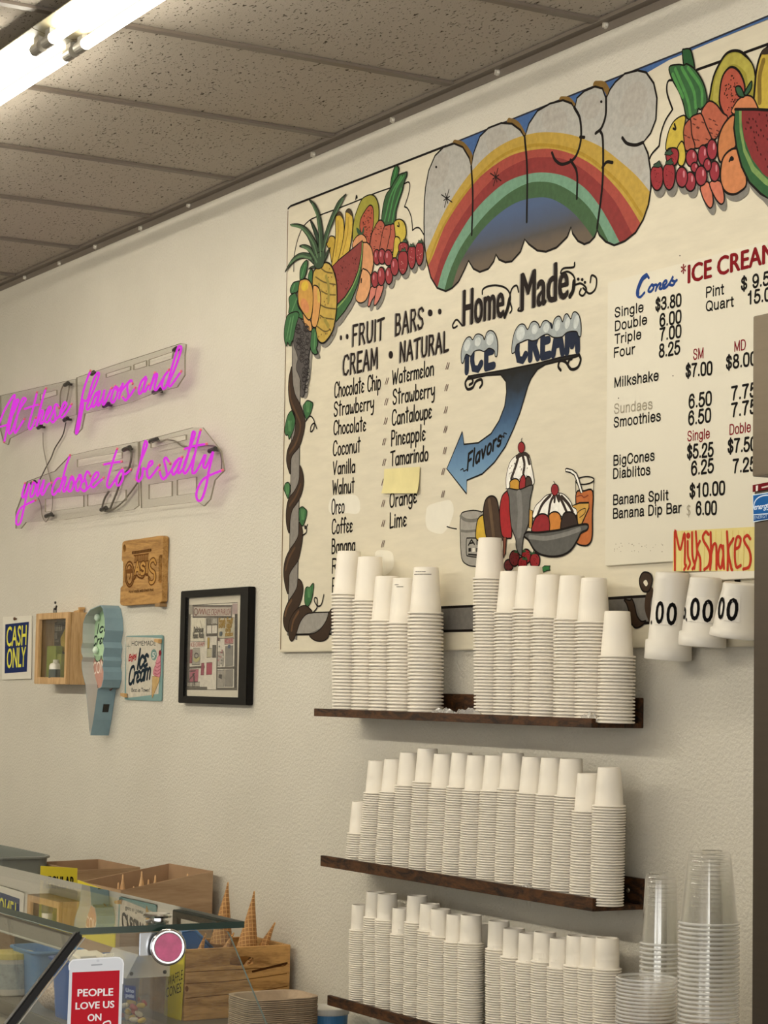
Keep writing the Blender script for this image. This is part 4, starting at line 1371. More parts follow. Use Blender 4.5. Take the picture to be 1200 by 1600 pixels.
# tall glass
p.fill(z([(470, 425), (468, 350), (488, 262), (510, 220), (548, 188), (585, 175), (622, 182), (642, 222), (652, 280), (662, 330), (655, 410), (480, 432)]), WH, True, BK, 0.002)
for q in ([(560, 188), (540, 260), (505, 360)], [(585, 185), (600, 255), (592, 320)], [(622, 195), (635, 250)], [(545, 205), (600, 180), (630, 200)]):
    p.stroke(z(q), CHO, 0.009)
p.dots(True)
for i in range(26):
    a, b = random.uniform(490, 645), random.uniform(240, 390)
    p.fill(z(ell(a, b, 3, 7, 0.4, 6)), ink('6a625a'), False)
p.dots(False)
p.fill(z([(495, 412), (498, 378), (530, 360), (560, 375), (567, 435), (500, 440)]), 'd9a23a', True, BK)
p.fill(z([(565, 436), (568, 372), (590, 332), (606, 350), (614, 425)]), 'a3262c', True, BK)
p.fill(z([(610, 425), (614, 352), (640, 350), (654, 392), (645, 415)]), '4a382c', True, BK)
p.fill(z([(480, 432), (560, 440), (655, 405), (652, 460), (640, 520), (635, 600), (630, 680), (610, 740), (592, 790), (585, 850), (580, 912), (560, 900), (540, 850), (538, 800), (520, 750), (505, 700), (495, 600), (490, 500)]), GY, True, BK, 0.003)
p.stroke(z([(560, 470), (570, 600), (560, 760)]), '85837e', 0.02)
p.fill(z(ell(578, 135, 24, 40)), CR, True, BK, 0.002)
p.stroke(z([(580, 97), (577, 80), (584, 68)]), BK, 0.002)
# drink
p.fill(z([(975, 460), (1030, 448), (1092, 450), (1090, 620), (1088, 780), (1062, 835), (1020, 842), (982, 828), (972, 790), (974, 600)]), 'c97038', True, BK, 0.004)
p.stroke(z([(975, 490), (1010, 480), (1030, 495), (1060, 480)]), '8a3f1c', 0.003)
p.stroke(z(ell(1036, 373, 66, 27, -0.12)), BK, 0.003, True, True)
p.stroke(z([(970, 385), (974, 600)]), BK, 0.002, False)
p.stroke(z([(1101, 365), (1092, 620), (1088, 780)]), BK, 0.002, False)
p.fill(z([(896, 292), (905, 286), (945, 296), (975, 320), (990, 355), (1022, 460), (1006, 465), (975, 370), (960, 335), (930, 315), (898, 308)]), WH, False, BK, 0.003)
# banana boat
p.fill(z([(945, 555), (1000, 535), (1065, 533), (1066, 572), (1012, 692), (985, 692), (980, 620)]), 'dba94e', False, BK, 0.004)
p.stroke(z([(975, 620), (1000, 590), (1040, 575), (1035, 610), (1000, 640)]), BK, 0.002)
p.fill(z([(636, 582), (662, 592), (655, 720), (632, 712)]), 'd9a650', False, BK)
p.fill(z([(660, 625), (680, 560), (720, 518), (760, 480), (820, 465), (880, 470), (930, 520), (948, 562), (976, 582), (976, 622), (940, 608), (900, 602), (872, 632), (840, 602), (800, 602), (770, 628), (730, 615), (690, 625), (670, 645)]), WH, True, BK, 0.002)
for q in ([(790, 478), (730, 545), (690, 640)], [(815, 480), (790, 530), (775, 620)], [(835, 480), (850, 520)], [(850, 480), (880, 540), (910, 610)], [(870, 488), (920, 545), (950, 600)], [(820, 490), (818, 525)]):
    p.stroke(z(q), CHO, 0.008)
p.fill(z(ell(820, 440, 26, 42)), CR, True, BK, 0.002)
p.stroke(z([(822, 400), (818, 388), (812, 380)]), BK, 0.002)
p.fill(z([(660, 745), (665, 680), (690, 632), (730, 613), (772, 632), (792, 700), (790, 745)]), CR, True, BK)
p.fill(z([(790, 745), (785, 690), (780, 622), (820, 598), (858, 620), (872, 690), (872, 740)]), 'd98a3a', True, BK)
p.fill(z([(868, 735), (880, 622), (920, 600), (962, 615), (986, 680), (986, 725)]), CHO, True, BK)
p.fill(z([(600, 775), (622, 745), (700, 748), (850, 730), (980, 697), (1055, 690), (1055, 727), (1010, 752), (985, 800), (940, 870), (880, 910), (800, 922), (720, 907), (672, 872), (632, 805)]), '615f5b', True, BK, 0.005)
p.stroke(z([(640, 780), (760, 790), (900, 760), (1000, 725)]), '8a8882', 0.01)
p.build()

# ------------------------------------------------------------------ white price board on top of the painted one
YM = YB - 0.008
mtl, mbl = onY((949.5, 441), YM), onY((949.5, 884), YM)
mx1 = -3.0
menu = thing('price_board', ((mtl.x + mx1) / 2, YM, mbl.z), 'white plastic price board with black prices mounted on the painted board', 'price board')
MB().box(mtl.x, mx1, YM, YB - 0.0005, mbl.z, mtl.z).build('panel', plain('d1cab6', 0.35, 0, 0.03, 4.0, 0.4), menu, bevel=0.001)
MP = yplane(YM - 0.0004)
p = Paint('price_lettering', menu, MP)
m5, m6 = Zm(930, 360, 4.444), Zm(930, 600, 4.444)
MB_, MR, MBL = ink('14110f'), ink('7c1420'), ink('22407e')
ROWS = [(m5, 'Single', (135, 603), (335, 562), 14), (m5, 'Double', (135, 697), (360, 648), 14), (m5, 'Triple', (135, 788), (320, 750), 14), (m5, 'Four', (128, 882), (275, 853), 14),
        (m5, '$3.80', (418, 557), (597, 521), 18), (m5, '6.00', (448, 667), (597, 637), 18.5), (m5, '7.00', (448, 765), (597, 738), 18.5), (m5, '8.25', (443, 880), (588, 853), 19),
        (m5, 'Milkshake', (132, 1090), (440, 1038), 14.5), (m5, 'Pint', (768, 465), (892, 440), 15), (m5, 'Quart', (768, 560), (960, 525), 14.5), (m5, '$ 9.50', (1012, 415), (1262, 362), 19), (m5, '15.00', (1055, 512), (1268, 475), 19),
        (m5, '$7.00', (628, 1018), (812, 998), 19), (m5, '$8.00', (908, 962), (1120, 930), 19.5),
        (m6, 'Smoothies', (128, 300), (455, 253), 14.5), (m6, '6.50', (650, 167), (808, 142), 20), (m6, '6.50', (647, 283), (803, 259), 20), (m6, '7.75', (945, 111), (1120, 82), 20), (m6, '7.75', (945, 227), (1120, 198), 20),
        (m6, '$5.25', (638, 517), (820, 499), 20), (m6, '$7.50', (920, 477), (1118, 458), 20), (m6, '6.25', (667, 632), (822, 610), 20), (m6, '7.25', (956, 616), (1116, 597), 20),
        (m6, 'BigCones', (125, 565), (412, 528), 14.5), (m6, 'Diablitos', (123, 656), (382, 627), 14.5), (m6, 'Banana Split', (123, 838), (507, 803), 14.5), (m6, 'Banana Dip Bar', (122, 933), (598, 891), 14.5),
        (m6, '$10.00', (655, 787), (900, 764), 19.5), (m6, '6.00', (700, 907), (843, 903), 19.5)]
for zz, st_, q0, q1, cap in ROWS:
    Paint('price_text' if st_[0] in '$0123456789' else 'item_text', menu, MP).hand(st_, *zz([q0, q1]), cap, MB_, 0.0050 if cap > 16 else 0.0036, 0.1, 0, True, SF).build()
for zz, st_, q0, q1, cap in ((m5, 'SM', (680, 897), (752, 884), 15.5), (m5, 'MD', (965, 840), (1045, 825), 15), (m6, 'Single', (640, 396), (795, 374), 14.5), (m6, 'Doble', (932, 351), (1080, 330), 15)):
    Paint('size_text', menu, MP).hand(st_, *zz([q0, q1]), cap, MR, 0.0028, 0.1, 0, True, SF).build('dark red lettering')
p = Paint('heading_text', menu, MP)
p.text('ICE CREAM', *m5([(645, 366), (1245, 214)]), 27.5, ink('7a1018'), 0.055)
p.text('*', *m5([(596, 350), (628, 342)]), 24, ink('7a1018'), 0.02)
p.build('dark red bold heading')
p = Paint('faded_lettering', menu, MP)
p.hand('Sundaes', *m6([(130, 206), (397, 171)]), 14.5, ink('9a927f'), 0.0030, 0.1, 0, True, SF)
p.build('worn grey lettering')
p = Paint('faded_price', menu, MP)
p.text('$', *m6([(635, 915), (662, 912)]), 17, ink('a39b88'), 0.0)
p.build('worn grey lettering')
p = Paint('script_heading', menu, MP)
for q in ([(372, 330), (355, 311), (322, 338), (292, 410), (290, 448), (312, 463), (342, 432)], [(378, 395), (368, 420), (386, 425), (406, 398), (396, 376), (378, 395)], [(400, 385), (420, 378), (428, 384), (420, 418)],
          [(424, 400), (445, 370), (456, 374), (446, 402), (462, 404), (480, 380)], [(478, 388), (497, 360), (488, 348), (470, 372), (474, 402), (496, 392), (518, 365)], [(518, 365), (542, 318), (532, 345), (552, 358), (540, 380), (518, 378)], [(552, 358), (566, 345)]):
    p.stroke(m5(q), MBL, 0.0058)
p.stroke(m5([(355, 313), (325, 340), (297, 408), (295, 445)]), MBL, 0.011)
p.build('blue script heading')
p = Paint('worn_marks', menu, MP)
p.dots(True)
for i in range(40):
    a, b = random.uniform(120, 480), random.uniform(1105, 1170)
    if random.random() < .6:
        c = m6([(a, b)])[0]
        p.fill(ell(*c, random.uniform(.3, .8), random.uniform(.4, 1.1), 0, 6), ink('8d8471'), False)
p.dots(False)
for q in ((588, 176), (540, 1010), (162, 1165)):
    p.fill(ell(*m5([q])[0], 1, 1, 0, 6), BK, False)
p.build()

# paper notes stuck on the boards
YEL = plain('ddd199', 0.8, 0, 0.08, 14.0, 0.1)


def note(name, q, y, mt, label, cat, curl=0.004):
    """sheet of paper with corners q (TL, TR, BR, BL) lifting slightly off the surface"""
    b = MB()
    c = [onY(v, y) for v in q]
    nx = ny = 8
    vs = []
    for j in range(ny + 1):
        for i in range(nx + 1):
            u, v = i / nx, j / ny
            pt = (c[0] * (1 - u) + c[1] * u) * (1 - v) + (c[3] * (1 - u) + c[2] * u) * v
            pt = pt + Vector((0, -curl * (max(0, v - .3) ** 2 + 0.6 * max(0, u - .7) ** 2) - 0.0002, 0))
            vs.append(pt)
    vs += [v + Vector((0, 0.0003, 0)) for v in vs]
    n_ = (nx + 1) * (ny + 1)
    fs = []
    for j in range(ny):
        for i in range(nx):
            k = j * (nx + 1) + i
            fs.append((k, k + 1, k + nx + 2, k + nx + 1))
            fs.append((k + n_, k + nx + 1 + n_, k + nx + 2 + n_, k + 1 + n_))
    b.add(vs, fs)
    o = b.build(name, mt, None, smooth=True)
    return tag(o, label, cat)


note('sticky_note', a2([(548, 397), (852, 378), (845, 606), (540, 606)]), YB - 0.003, YEL, 'blank pale yellow sticky note covering one flavour in the natural list', 'note', 0.012)
MSY = YM - 0.0015
ms = thing('paper_sign', onY((1112, 860), MSY), 'yellow lined paper strip with red hand-drawn MilkShakes below the price board', 'paper sign')
b = MB()
c = [onY(q, MSY) for q in [(1051.5, 892.5), (1180, 892), (1181, 823), (1052.6, 830)]]
b.slab([c], (0, -0.0006, 0))
b.build('sheet', plain('d9c985', 0.8, 0, 0.06, 20.0, 0.1), ms)
p = Paint('red_lettering', ms, yplane(MSY - 0.0008))
for k in range(14):
    x_ = 1057 + k * 8.8
    p.stroke([(x_, 829.5), (x_ - 1, 892)], ink('c9ae58'), 0.0012, False)
z = Zm(960, 820, 5)
RD = ink('b03422')
for q in ([(473, 352), (473, 55), (490, 110), (515, 195), (548, 65), (552, 200), (550, 300), (560, 320), (545, 350)], [(573, 130), (575, 240), (592, 300), (575, 345)], [(607, 60), (610, 240), (628, 312), (610, 346)], [(637, 55), (645, 220), (630, 300), (625, 342)],
          [(668, 128), (645, 190), (670, 262), (672, 352)], [(736, 76), (715, 55), (692, 90), (700, 130), (735, 190), (748, 250), (735, 320), (703, 350)], [(752, 60), (756, 250), (748, 346)], [(756, 232), (775, 155), (796, 170), (798, 346)],
          [(850, 195), (830, 160), (812, 230), (815, 310), (835, 335), (850, 250)], [(850, 165), (852, 280), (857, 342)], [(880, 55), (888, 220), (885, 352)], [(930, 108), (890, 192), (912, 330), (920, 352)],
          [(945, 190), (975, 170), (986, 110), (962, 93), (945, 150), (942, 260), (955, 330), (987, 318)], [(1062, 110), (1040, 83), (1015, 105), (1020, 140), (1055, 200), (1066, 270), (1050, 330), (1008, 346)]):
    p.stroke(z(q), RD, 0.0064)
p.stroke(z(ell(578, 85, 8, 13, 0, 12)), RD, 0.006, True, True)
p.build()

# ------------------------------------------------------------------ pink script signs
NEON = emit((0.88, 0.06, 0.84, 1), 0.85, 'pink_neon_glow')
NEND = plain('f0788c', 0.35)
ACR = sheet('clear_acrylic', (0.985, 0.982, 0.975, 1), 0.0, (0.75, 0.72, 0.66, 1), 0.03, 1.4, 0.3)
AEDGE = plain('98917f', 0.25)
BLKP = plain('2a2622', 0.4)
NY = -0.052
n1, n2, n3, n4 = Zm(0, 560, 8), Zm(110, 530, 6.316), Zm(15, 690, 6.667), Zm(150, 660, 5.714)
WORDS = {
    'All': (n1, [[(-40, 870), (0, 790), (60, 640), (165, 470), (185, 480), (150, 620), (100, 820), (55, 1035)], [(-20, 858), (30, 848), (95, 828)], [(95, 828), (140, 740), (215, 570), (232, 525), (212, 515), (185, 580), (125, 820), (108, 920), (125, 942), (160, 880), (240, 650), (318, 525), (308, 495), (280, 510), (240, 620), (183, 870), (188, 930), (212, 905), (300, 765)]]),
    'these': (n1, [[(460, 435), (430, 560), (370, 790), (358, 855), (375, 885), (405, 850), (445, 750)], [(312, 630), (400, 600), (490, 575)], [(572, 385), (540, 480), (490, 680), (455, 850)], [(465, 815), (505, 690), (532, 648), (535, 690), (508, 795), (520, 815), (565, 755), (625, 650), (635, 610), (610, 612), (575, 700), (565, 775), (590, 800), (640, 720), (690, 600)],
                     [(735, 610), (705, 572), (680, 610), (688, 690), (690, 760), (662, 802), (635, 775)], [(662, 802), (700, 760), (745, 715), (815, 610), (830, 565), (803, 550), (765, 640), (750, 710), (775, 738), (815, 700), (890, 580)]]),
    'flavors': (n2, [[(195, 320), (160, 410), (122, 540), (85, 750), (55, 918), (75, 905), (105, 760), (125, 640), (112, 590), (140, 608), (170, 590), (225, 410), (265, 335), (282, 345), (258, 430), (190, 590), (160, 670), (170, 695), (205, 655), (235, 580), (285, 512)],
                       [(290, 510), (250, 540), (218, 630), (225, 670), (255, 625), (290, 515), (268, 635), (280, 652), (315, 585), (337, 500), (320, 615), (330, 645), (368, 570), (402, 490)],
                       [(440, 470), (412, 540), (402, 605), (425, 622), (460, 550), (468, 485), (445, 470), (470, 512), (505, 465), (518, 440), (478, 590)], [(478, 590), (500, 520), (560, 440), (598, 405), (610, 430)],
                       [(598, 405), (568, 440), (562, 500), (572, 560), (545, 605), (518, 575)], [(545, 605), (590, 555), (635, 485)]]),
    'and': (n2, [[(745, 370), (700, 420), (675, 495), (680, 540), (712, 505), (752, 385)], [(745, 372), (722, 490), (735, 517), (775, 450)], [(832, 340), (800, 440), (782, 500), (815, 410), (845, 345), (856, 360), (830, 475), (845, 502), (880, 450), (915, 390)],
                   [(968, 310), (925, 370), (905, 450), (920, 490), (955, 440), (1010, 250), (1060, 90), (1080, 68), (1092, 100), (1040, 270), (972, 430), (985, 465), (1025, 415), (1087, 325)]]),
    'you': (n3, [[(160, 440), (132, 550), (142, 585), (172, 540), (205, 440), (160, 640), (120, 820), (92, 865), (70, 848), (78, 770), (112, 700), (155, 665), (265, 612)], [(242, 430), (215, 540), (225, 577), (255, 540), (273, 450), (250, 425), (290, 455), (312, 400)],
                   [(310, 402), (283, 530), (295, 562), (330, 480), (358, 402), (333, 530), (350, 548), (400, 450), (432, 430)]]),
    'choose': (n3, [[(535, 385), (492, 390), (452, 470), (443, 535), (465, 552), (515, 490)], [(627, 150), (590, 250), (550, 400), (515, 528), (545, 430), (575, 370), (582, 392), (558, 495), (572, 520), (612, 450)], [(645, 368), (612, 450), (613, 510), (640, 512), (668, 440), (660, 370), (638, 375), (690, 425), (730, 350)],
                      [(728, 352), (692, 430), (695, 500), (718, 507), (748, 430), (743, 352), (722, 358), (765, 420), (800, 320), (822, 320), (838, 350)], [(800, 322), (783, 370), (800, 440), (800, 490), (775, 518), (742, 488)], [(775, 518), (820, 480), (860, 425), (912, 375), (927, 332), (903, 322), (868, 375), (850, 450), (872, 477), (912, 440), (975, 380)]]),
    'to': (n4, [[(187, 243), (150, 350), (110, 490), (98, 560), (120, 582), (160, 530), (195, 470)], [(75, 375), (150, 360), (225, 350)], [(232, 420), (192, 480), (183, 545), (205, 562), (237, 505), (240, 430), (228, 425), (258, 462), (308, 425)]]),
    'be': (n4, [[(360, 500), (400, 340), (433, 185), (450, 172), (452, 215), (400, 350), (365, 480), (380, 527), (412, 480), (420, 410), (445, 420), (470, 400), (502, 370), (500, 345), (475, 362), (455, 440), (470, 498), (512, 458), (562, 388)]]),
    'salty': (n4, [[(570, 440), (580, 480), (602, 507), (632, 475), (622, 400), (608, 340), (625, 315), (658, 362)], [(602, 507), (640, 470), (690, 400), (740, 320)], [(765, 312), (712, 350), (680, 420), (690, 467), (725, 425), (768, 318), (735, 430), (745, 452), (790, 390), (835, 230), (860, 100), (876, 83), (880, 112), (840, 230), (785, 390), (783, 442), (802, 452), (845, 380), (880, 290)],
                     [(932, 75), (900, 200), (860, 420), (880, 452), (925, 385), (970, 290)], [(797, 235), (880, 210), (982, 193)], [(980, 288), (958, 378), (975, 407), (1005, 355), (1045, 265), (1010, 420), (980, 580), (940, 690), (905, 690), (898, 625), (940, 530), (1000, 480), (1125, 428)]]),
}


def neon_sign(loc_px, words, bars, label):
    t = thing('neon_sign', onY(loc_px, -0.03), label, 'neon sign')
    for wd in words:
        zz, strokes = WORDS[wd]
        b, ends = MB(), []
        paths = [smooth_pts([onY(v, NY) for v in zz(s_)], False, 6) for s_ in strokes]
        for s_ in strokes:
            q = smooth_pts([onY(v, NY) for v in zz(s_)], False, 6)
            b.tube(q, 0.0036, 8)
            for a_, c_ in ((q[0], q[1]), (q[-1], q[-2])):
                if any((v - a_).length < 0.012 for o_ in paths for v in o_ if o_[0] != q[0] or o_[-1] != q[-1]):
                    continue                       # joins the next stroke: no end cap here
                d = (a_ - c_).normalized()
                ends.append(MB().tube([a_ + d * 0.0005, a_ + d * 0.006], 0.0040, 8))
        b.build('neon_tube', NEON, t, smooth=True)
        for e_ in ends:
            e_.build('tube_end', NEND, t, smooth=True)
    for pl in bars:
        if len(pl[0]) == 2 and not isinstance(pl[0][0], tuple):
            pl = [pl]
        MB().slab([[onY(v, -0.038) for v in l] for l in pl], (0, 0.005, 0), 0, 1).build('acrylic_backing', [ACR, AEDGE], t)
    return t


neon_sign((140, 640), ['All', 'these', 'flavors', 'and'],
          [[[(0, 618), (118, 592), (119, 648), (60, 662), (15, 685), (12, 695), (5, 692), (0, 672)], [(62, 625), (88, 617), (88, 609), (62, 616)]],
           [[(119, 590), (190, 566), (283, 536), (290, 538), (288, 556), (288, 586), (276, 605), (240, 614), (206, 628), (160, 640), (132, 646), (127, 670), (118, 680), (115, 676), (120, 650)],
            [(165, 590), (203, 578), (203, 572), (165, 584)], [(232, 572), (268, 560), (270, 549), (232, 562)], [(208, 578), (228, 572), (228, 563), (208, 570)]]],
          'pink neon script reading All these flavors and, the upper of two on clear acrylic')
neon_sign((190, 760), ['you', 'choose', 'to', 'be', 'salty'],
          [[[(42, 752), (85, 736), (108, 712), (150, 702), (215, 690), (216, 790), (208, 796), (100, 812), (40, 816), (32, 826), (24, 826), (24, 800)], [(70, 800), (130, 792), (130, 774), (70, 780)], [(136, 791), (196, 782), (196, 765), (136, 773)], [(120, 730), (190, 716), (190, 706), (120, 718)]],
           [[(217, 690), (300, 668), (316, 668), (345, 705), (350, 735), (335, 750), (328, 780), (318, 791), (308, 784), (220, 794)], [(232, 780), (268, 775), (268, 752), (232, 757)], [(276, 774), (306, 770), (306, 745), (276, 750)], [(235, 700), (290, 687), (290, 679), (235, 691)]]],
          'pink neon script reading you choose to be salty, the lower of two on clear acrylic')


def cable(name, pts, r, y, label, mt=None, seg=6):
    q = smooth_pts([onY(v, y) for v in pts], False, 6)
    return tag(MB().tube(q, r, seg).build(name, mt or plain('4a453c', 0.5), None, smooth=True), label, 'cable')


cable('power_cable', [(103, 660), (98, 680), (86, 700), (80, 715), (72, 730), (66, 742), (62, 750)], 0.0022, -0.01, 'dark thin wire hanging from the upper pink sign to the lower one')
cable('power_cable', [(67, 676), (68, 700), (74, 730), (81, 760), (82, 785), (80, 800), (72, 815), (66, 806), (64, 790), (60, 778)], 0.0018, -0.01, 'grey looping wire hanging below the word these at left', plain('8c8474', 0.4))
cable('power_cable', [(236, 688), (250, 690), (262, 687), (275, 690), (285, 697), (300, 699), (325, 696), (340, 700), (346, 716), (346, 733)], 0.0024, -0.012, 'grey wire running along the top of the lower pink sign to its right end', plain('7a7364', 0.4))
cable('power_cable', [(196, 702), (205, 706), (202, 730), (190, 745), (184, 765), (176, 785), (170, 797), (160, 796), (163, 780), (170, 768)], 0.0035, -0.01, 'bundle of grey wires behind the word to on the lower pink sign', plain('6a6458', 0.4))
cable('power_cable', [(215, 754), (205, 768), (192, 784), (178, 795), (166, 798)], 0.003, -0.012, 'grey wire slanting under the word be on the lower pink sign', plain('7a7364', 0.4))
cable('power_cable', [(100, 600), (95, 612), (94, 632), (97, 640), (103, 630), (107, 612), (108, 600)], 0.0026, -0.012, 'grey loop of wire behind the end of the word these', plain('8a8272', 0.4))
for i, (q, ln, lab) in enumerate([((104, 600), 0.03, 'between these and flavors'), ((103, 655), 0.03, 'under the word these'), ((145, 583), 0.02, 'at the top of the word flavors'), ((274, 546), 0.02, 'at the top of the word and'), ((245, 611), 0.05, 'under the word and'), ((166, 633), 0.04, 'under the word flavors'),
                                  ((76, 805), 0.05, 'below the word you'), ((198, 701), 0.05, 'right above the word to'), ((240, 688), 0.05, 'right above the word be'), ((332, 703), 0.04, 'near the last letter of salty'), ((162, 795), 0.04, 'below the word to'), ((52, 754), 0.03, 'at the letter y of you'), ((62, 667), 0.03, 'under the first letters of these')]):
    c = onY(q, -0.02)
    d = MB().tube([(c.x - ln / 2, -0.02, c.z - 0.002), (c.x + ln / 2, -0.02, c.z + 0.002)], 0.007, 10)
    d.tube([(c.x, -0.02, c.z), (c.x, -0.0005, c.z)], 0.004, 8)
    tag(d.build('standoff_connector', BLKP, None, smooth=False), 'small black standoff and connector of the pink sign, ' + lab, 'connector', 'standoffs of the pink signs')

# ------------------------------------------------------------------ CASH ONLY poster
co = thing('cash_only_poster', onY((24, 1010), 0), 'laminated blue poster reading CASH ONLY in yellow', 'poster')
b = MB()
q = [onY(v, -0.006) for v in [(4.5, 964), (49, 961.5), (47.5, 1060.5), (3, 1062)]]
b.slab([q], (0, 0.004, 0))
b.build('laminate_sheet', plain('dcd6c6', 0.3, 0, 0.03, 10), co)
p = Paint('blue_print', co, yplane(-0.0064))
z = Zm(0, 930, 6.316)
p.fill(z([(52, 288), (285, 262), (265, 755), (45, 772)]), ink('1c2a58'), False)
YE = ink('d8d24e')
p.text('CASH', z([(62, 505)])[0], z([(258, 490)])[0], 30, YE, 0.02)
p.text('ONLY', z([(66, 720)])[0], z([(250, 703)])[0], 30, YE, 0.02)
p.build()
c = onY((26, 967), -0.006)
MB().lathe([(0, .012), (.005, .011), (.006, .006), (.003, .004), (.003, 0)], c, (0, -1, 0), 10).build('push_pin', plain('5a3a22', 0.4), co)

# ------------------------------------------------------------------ wooden shadow box
MAPLE = wood('light_maple_wood', 'a88454', 'c6a274', (14, 14, 1.5), 3.0, 0.45)
SBY = -0.075
sb = thing('shadow_box', onY((92, 1070), 0), 'light wooden display box with a glass front and little souvenirs inside', 'display box')
f0, f1, f2, f3 = [onY(v, SBY) for v in [(56.5, 958.5), (106, 956.5), (103.5, 1069.5), (53, 1068.5)]]
x0, x1 = (f0.x + f3.x) / 2, (f1.x + f2.x) / 2
z0, z1 = (f2.z + f3.z) / 2, (f0.z + f1.z) / 2
g0, g1, g2, g3 = [onY(v, SBY) for v in z([(385, 241), (645, 232), (632, 811), (370, 810)])]
gx0, gx1, gz0, gz1 = (g0.x + g3.x) / 2, (g1.x + g2.x) / 2, (g2.z + g3.z) / 2, (g0.z + g1.z) / 2
fr = MB()
fr.slab([[(x0, SBY, z0), (x1, SBY, z0), (x1, SBY, z1), (x0, SBY, z1)], [(gx0, SBY, gz0), (gx0, SBY, gz1), (gx1, SBY, gz1), (gx1, SBY, gz0)]], (0, 0.012, 0))
fr.build('front_frame', MAPLE, sb, bevel=0.0015)
cs = MB()
for a_, b_, c_, d_ in ((x0, x0 + .012, z0, z1), (x1 - .012, x1, z0, z1), (x0 + .0121, x1 - .0121, z0, z0 + .012), (x0 + .0121, x1 - .0121, z1 - .012, z1)):
    cs.box(a_, b_, SBY + 0.0121, -0.001, c_, d_)
cs.build('case_sides', MAPLE, sb)
MB().box(x0 + .0122, x1 - .0122, -0.006, -0.0012, z0 + .0122, z1 - .0122).build('back_panel', plain('a89a80', 0.6), sb)
MB().box(gx0 - .004, gx1 + .004, SBY + 0.0125, SBY + 0.0145, gz0 - .004, gz1 + .004).build('glass_pane', sheet('display_box_glass', (0.93, 0.93, 0.91, 1), 0.01, (0.6, 0.6, 0.58, 1), 0.03, 1.4, 0.6), sb)
sz = z0 + 0.0125
# souvenirs standing inside
iw = x1 - x0
zc = Zm(0, 930, 6.316)
ca, cb_ = onY(zc([(498, 600)])[0], -0.012), onY(zc([(690, 262)])[0], -0.012)
pc = tag(MB().box(ca.x, min(cb_.x, x1 - .0125), -0.012, -0.0065, sz, cb_.z).build('souvenir_card', plain('35302a', 0.5), None), 'dark postcard standing at the back of the wooden display box', 'card')
pp = Paint('card_print', pc, yplane(-0.0125))
zc = Zm(0, 930, 6.316)
for q, c_ in (([(522, 290), (612, 296), (612, 352), (522, 355)], 'a9a498'), ([(525, 370), (565, 368), (562, 432), (522, 435)], '9a958a'), ([(640, 330), (625, 370), (600, 420), (600, 480), (610, 540), (630, 560), (650, 560), (640, 450), (642, 360)], 'cfb24a'), ([(515, 445), (580, 445), (580, 462), (515, 462)], '8f8a80')):
    pp.fill(zc(q), c_, len(q) > 5)
for k in range(5):
    pp.stroke(zc([(528 + k * 17, 302), (530 + k * 17, 345)]), ink('4a443c'), 0.004)
o = pp.mb.build('card_print', pp.mats, pc)
for q, col, lab, hh in (((488, 500, 582, 606), '93a03c', 'lime green souvenir box in the middle of the wooden display box', 0.05), ((585, 580, 634, 800), '8f9440', 'tall olive green souvenir box at the right in the wooden display box', 0.05)):
    qa, qb = onY(zc([(q[0], q[3])])[0], -0.035), onY(zc([(q[2], q[1])])[0], -0.035)
    t = MB().box(qa.x, qb.x, -0.045, -0.022, sz + 0.0002, qb.z)
    tag(t.build('souvenir_box', plain(col, 0.4, 0, 0.25, 30), None, bevel=0.001), lab, 'box', 'souvenirs in the display box')
qa = onY(zc([(555, 800)])[0], -0.05)
bt = thing('souvenir_bottle', (qa.x, -0.052, sz), 'small white souvenir bottle with a dark figure at the front of the wooden display box', 'bottle')
MB().lathe([(0, 0.0002), (.021, 0.0002), (.022, .004), (.022, .048), (.018, .055), (.009, .058), (.009, .062), (0, .062)], (qa.x, -0.052, sz), None, 18).build('bottle_body', plain('cfcabc', 0.3), bt, smooth=True)
MB().lathe([(.0098, .0), (.0098, .010), (0, .010)], (qa.x, -0.052, sz + .058), None, 14).build('cap', plain('d9d5ca', 0.4), bt)
MB().lathe([(0, .0), (.012, .0), (.0235, .002), (.0235, .03), (.012, .034), (0, .034)], (qa.x, -0.052, sz + .006), None, 18, 0).build('dark_label', plain('4a5048', 0.5), bt)
# little rider on top
fg = thing('rider_figurine', (onY((86, 955), -.04).x, -0.04, z1), 'tiny black and white rider figurine on top of the wooden display box', 'figurine')
fx = fg.location.x
b = MB().ball((fx, -.04, z1 + .032), .022, .010, .010)
for dx in (-.014, .014):
    for dy in (-.005, .005):
        b.tube([(fx + dx, -.04 + dy, z1 + .028), (fx + dx * 1.15, -.04 + dy, z1 + .001)], .0032, 6)
b.tube([(fx + .016, -.04, z1 + .034), (fx + .026, -.04, z1 + .052), (fx + .034, -.04, z1 + .048)], [.007, .006, .003], 8)
b.tube([(fx - .02, -.04, z1 + .034), (fx - .03, -.04, z1 + .018)], .003, 6)
b.build('horse', plain('221f1d', 0.4), fg, smooth=True)
b = MB().lathe([(0, 0), (.008, .002), (.010, .018), (.006, .028), (0, .03)], (fx, -.04, z1 + .036), None, 10)
b.tube([(fx, -.046, z1 + .058), (fx + .012, -.05, z1 + .046)], .003, 6)
b.build('rider', plain('d8d3c8', 0.5), fg, smooth=True)
b = MB().ball((fx, -.04, z1 + .072), .0068)
b.lathe([(.011, 0), (.007, .002), (.006, .007), (0, .008)], (fx, -.04, z1 + .076), None, 12)
b.build('head_and_hat', plain('2a2522', 0.5), fg, smooth=True)
MB().box(fx - .03, fx + .034, -.05, -.03, z1 + .0002, z1 + .0012).build('base', plain('8a7a58', 0.5), fg)
fg.scale = (.48, .48, .48)
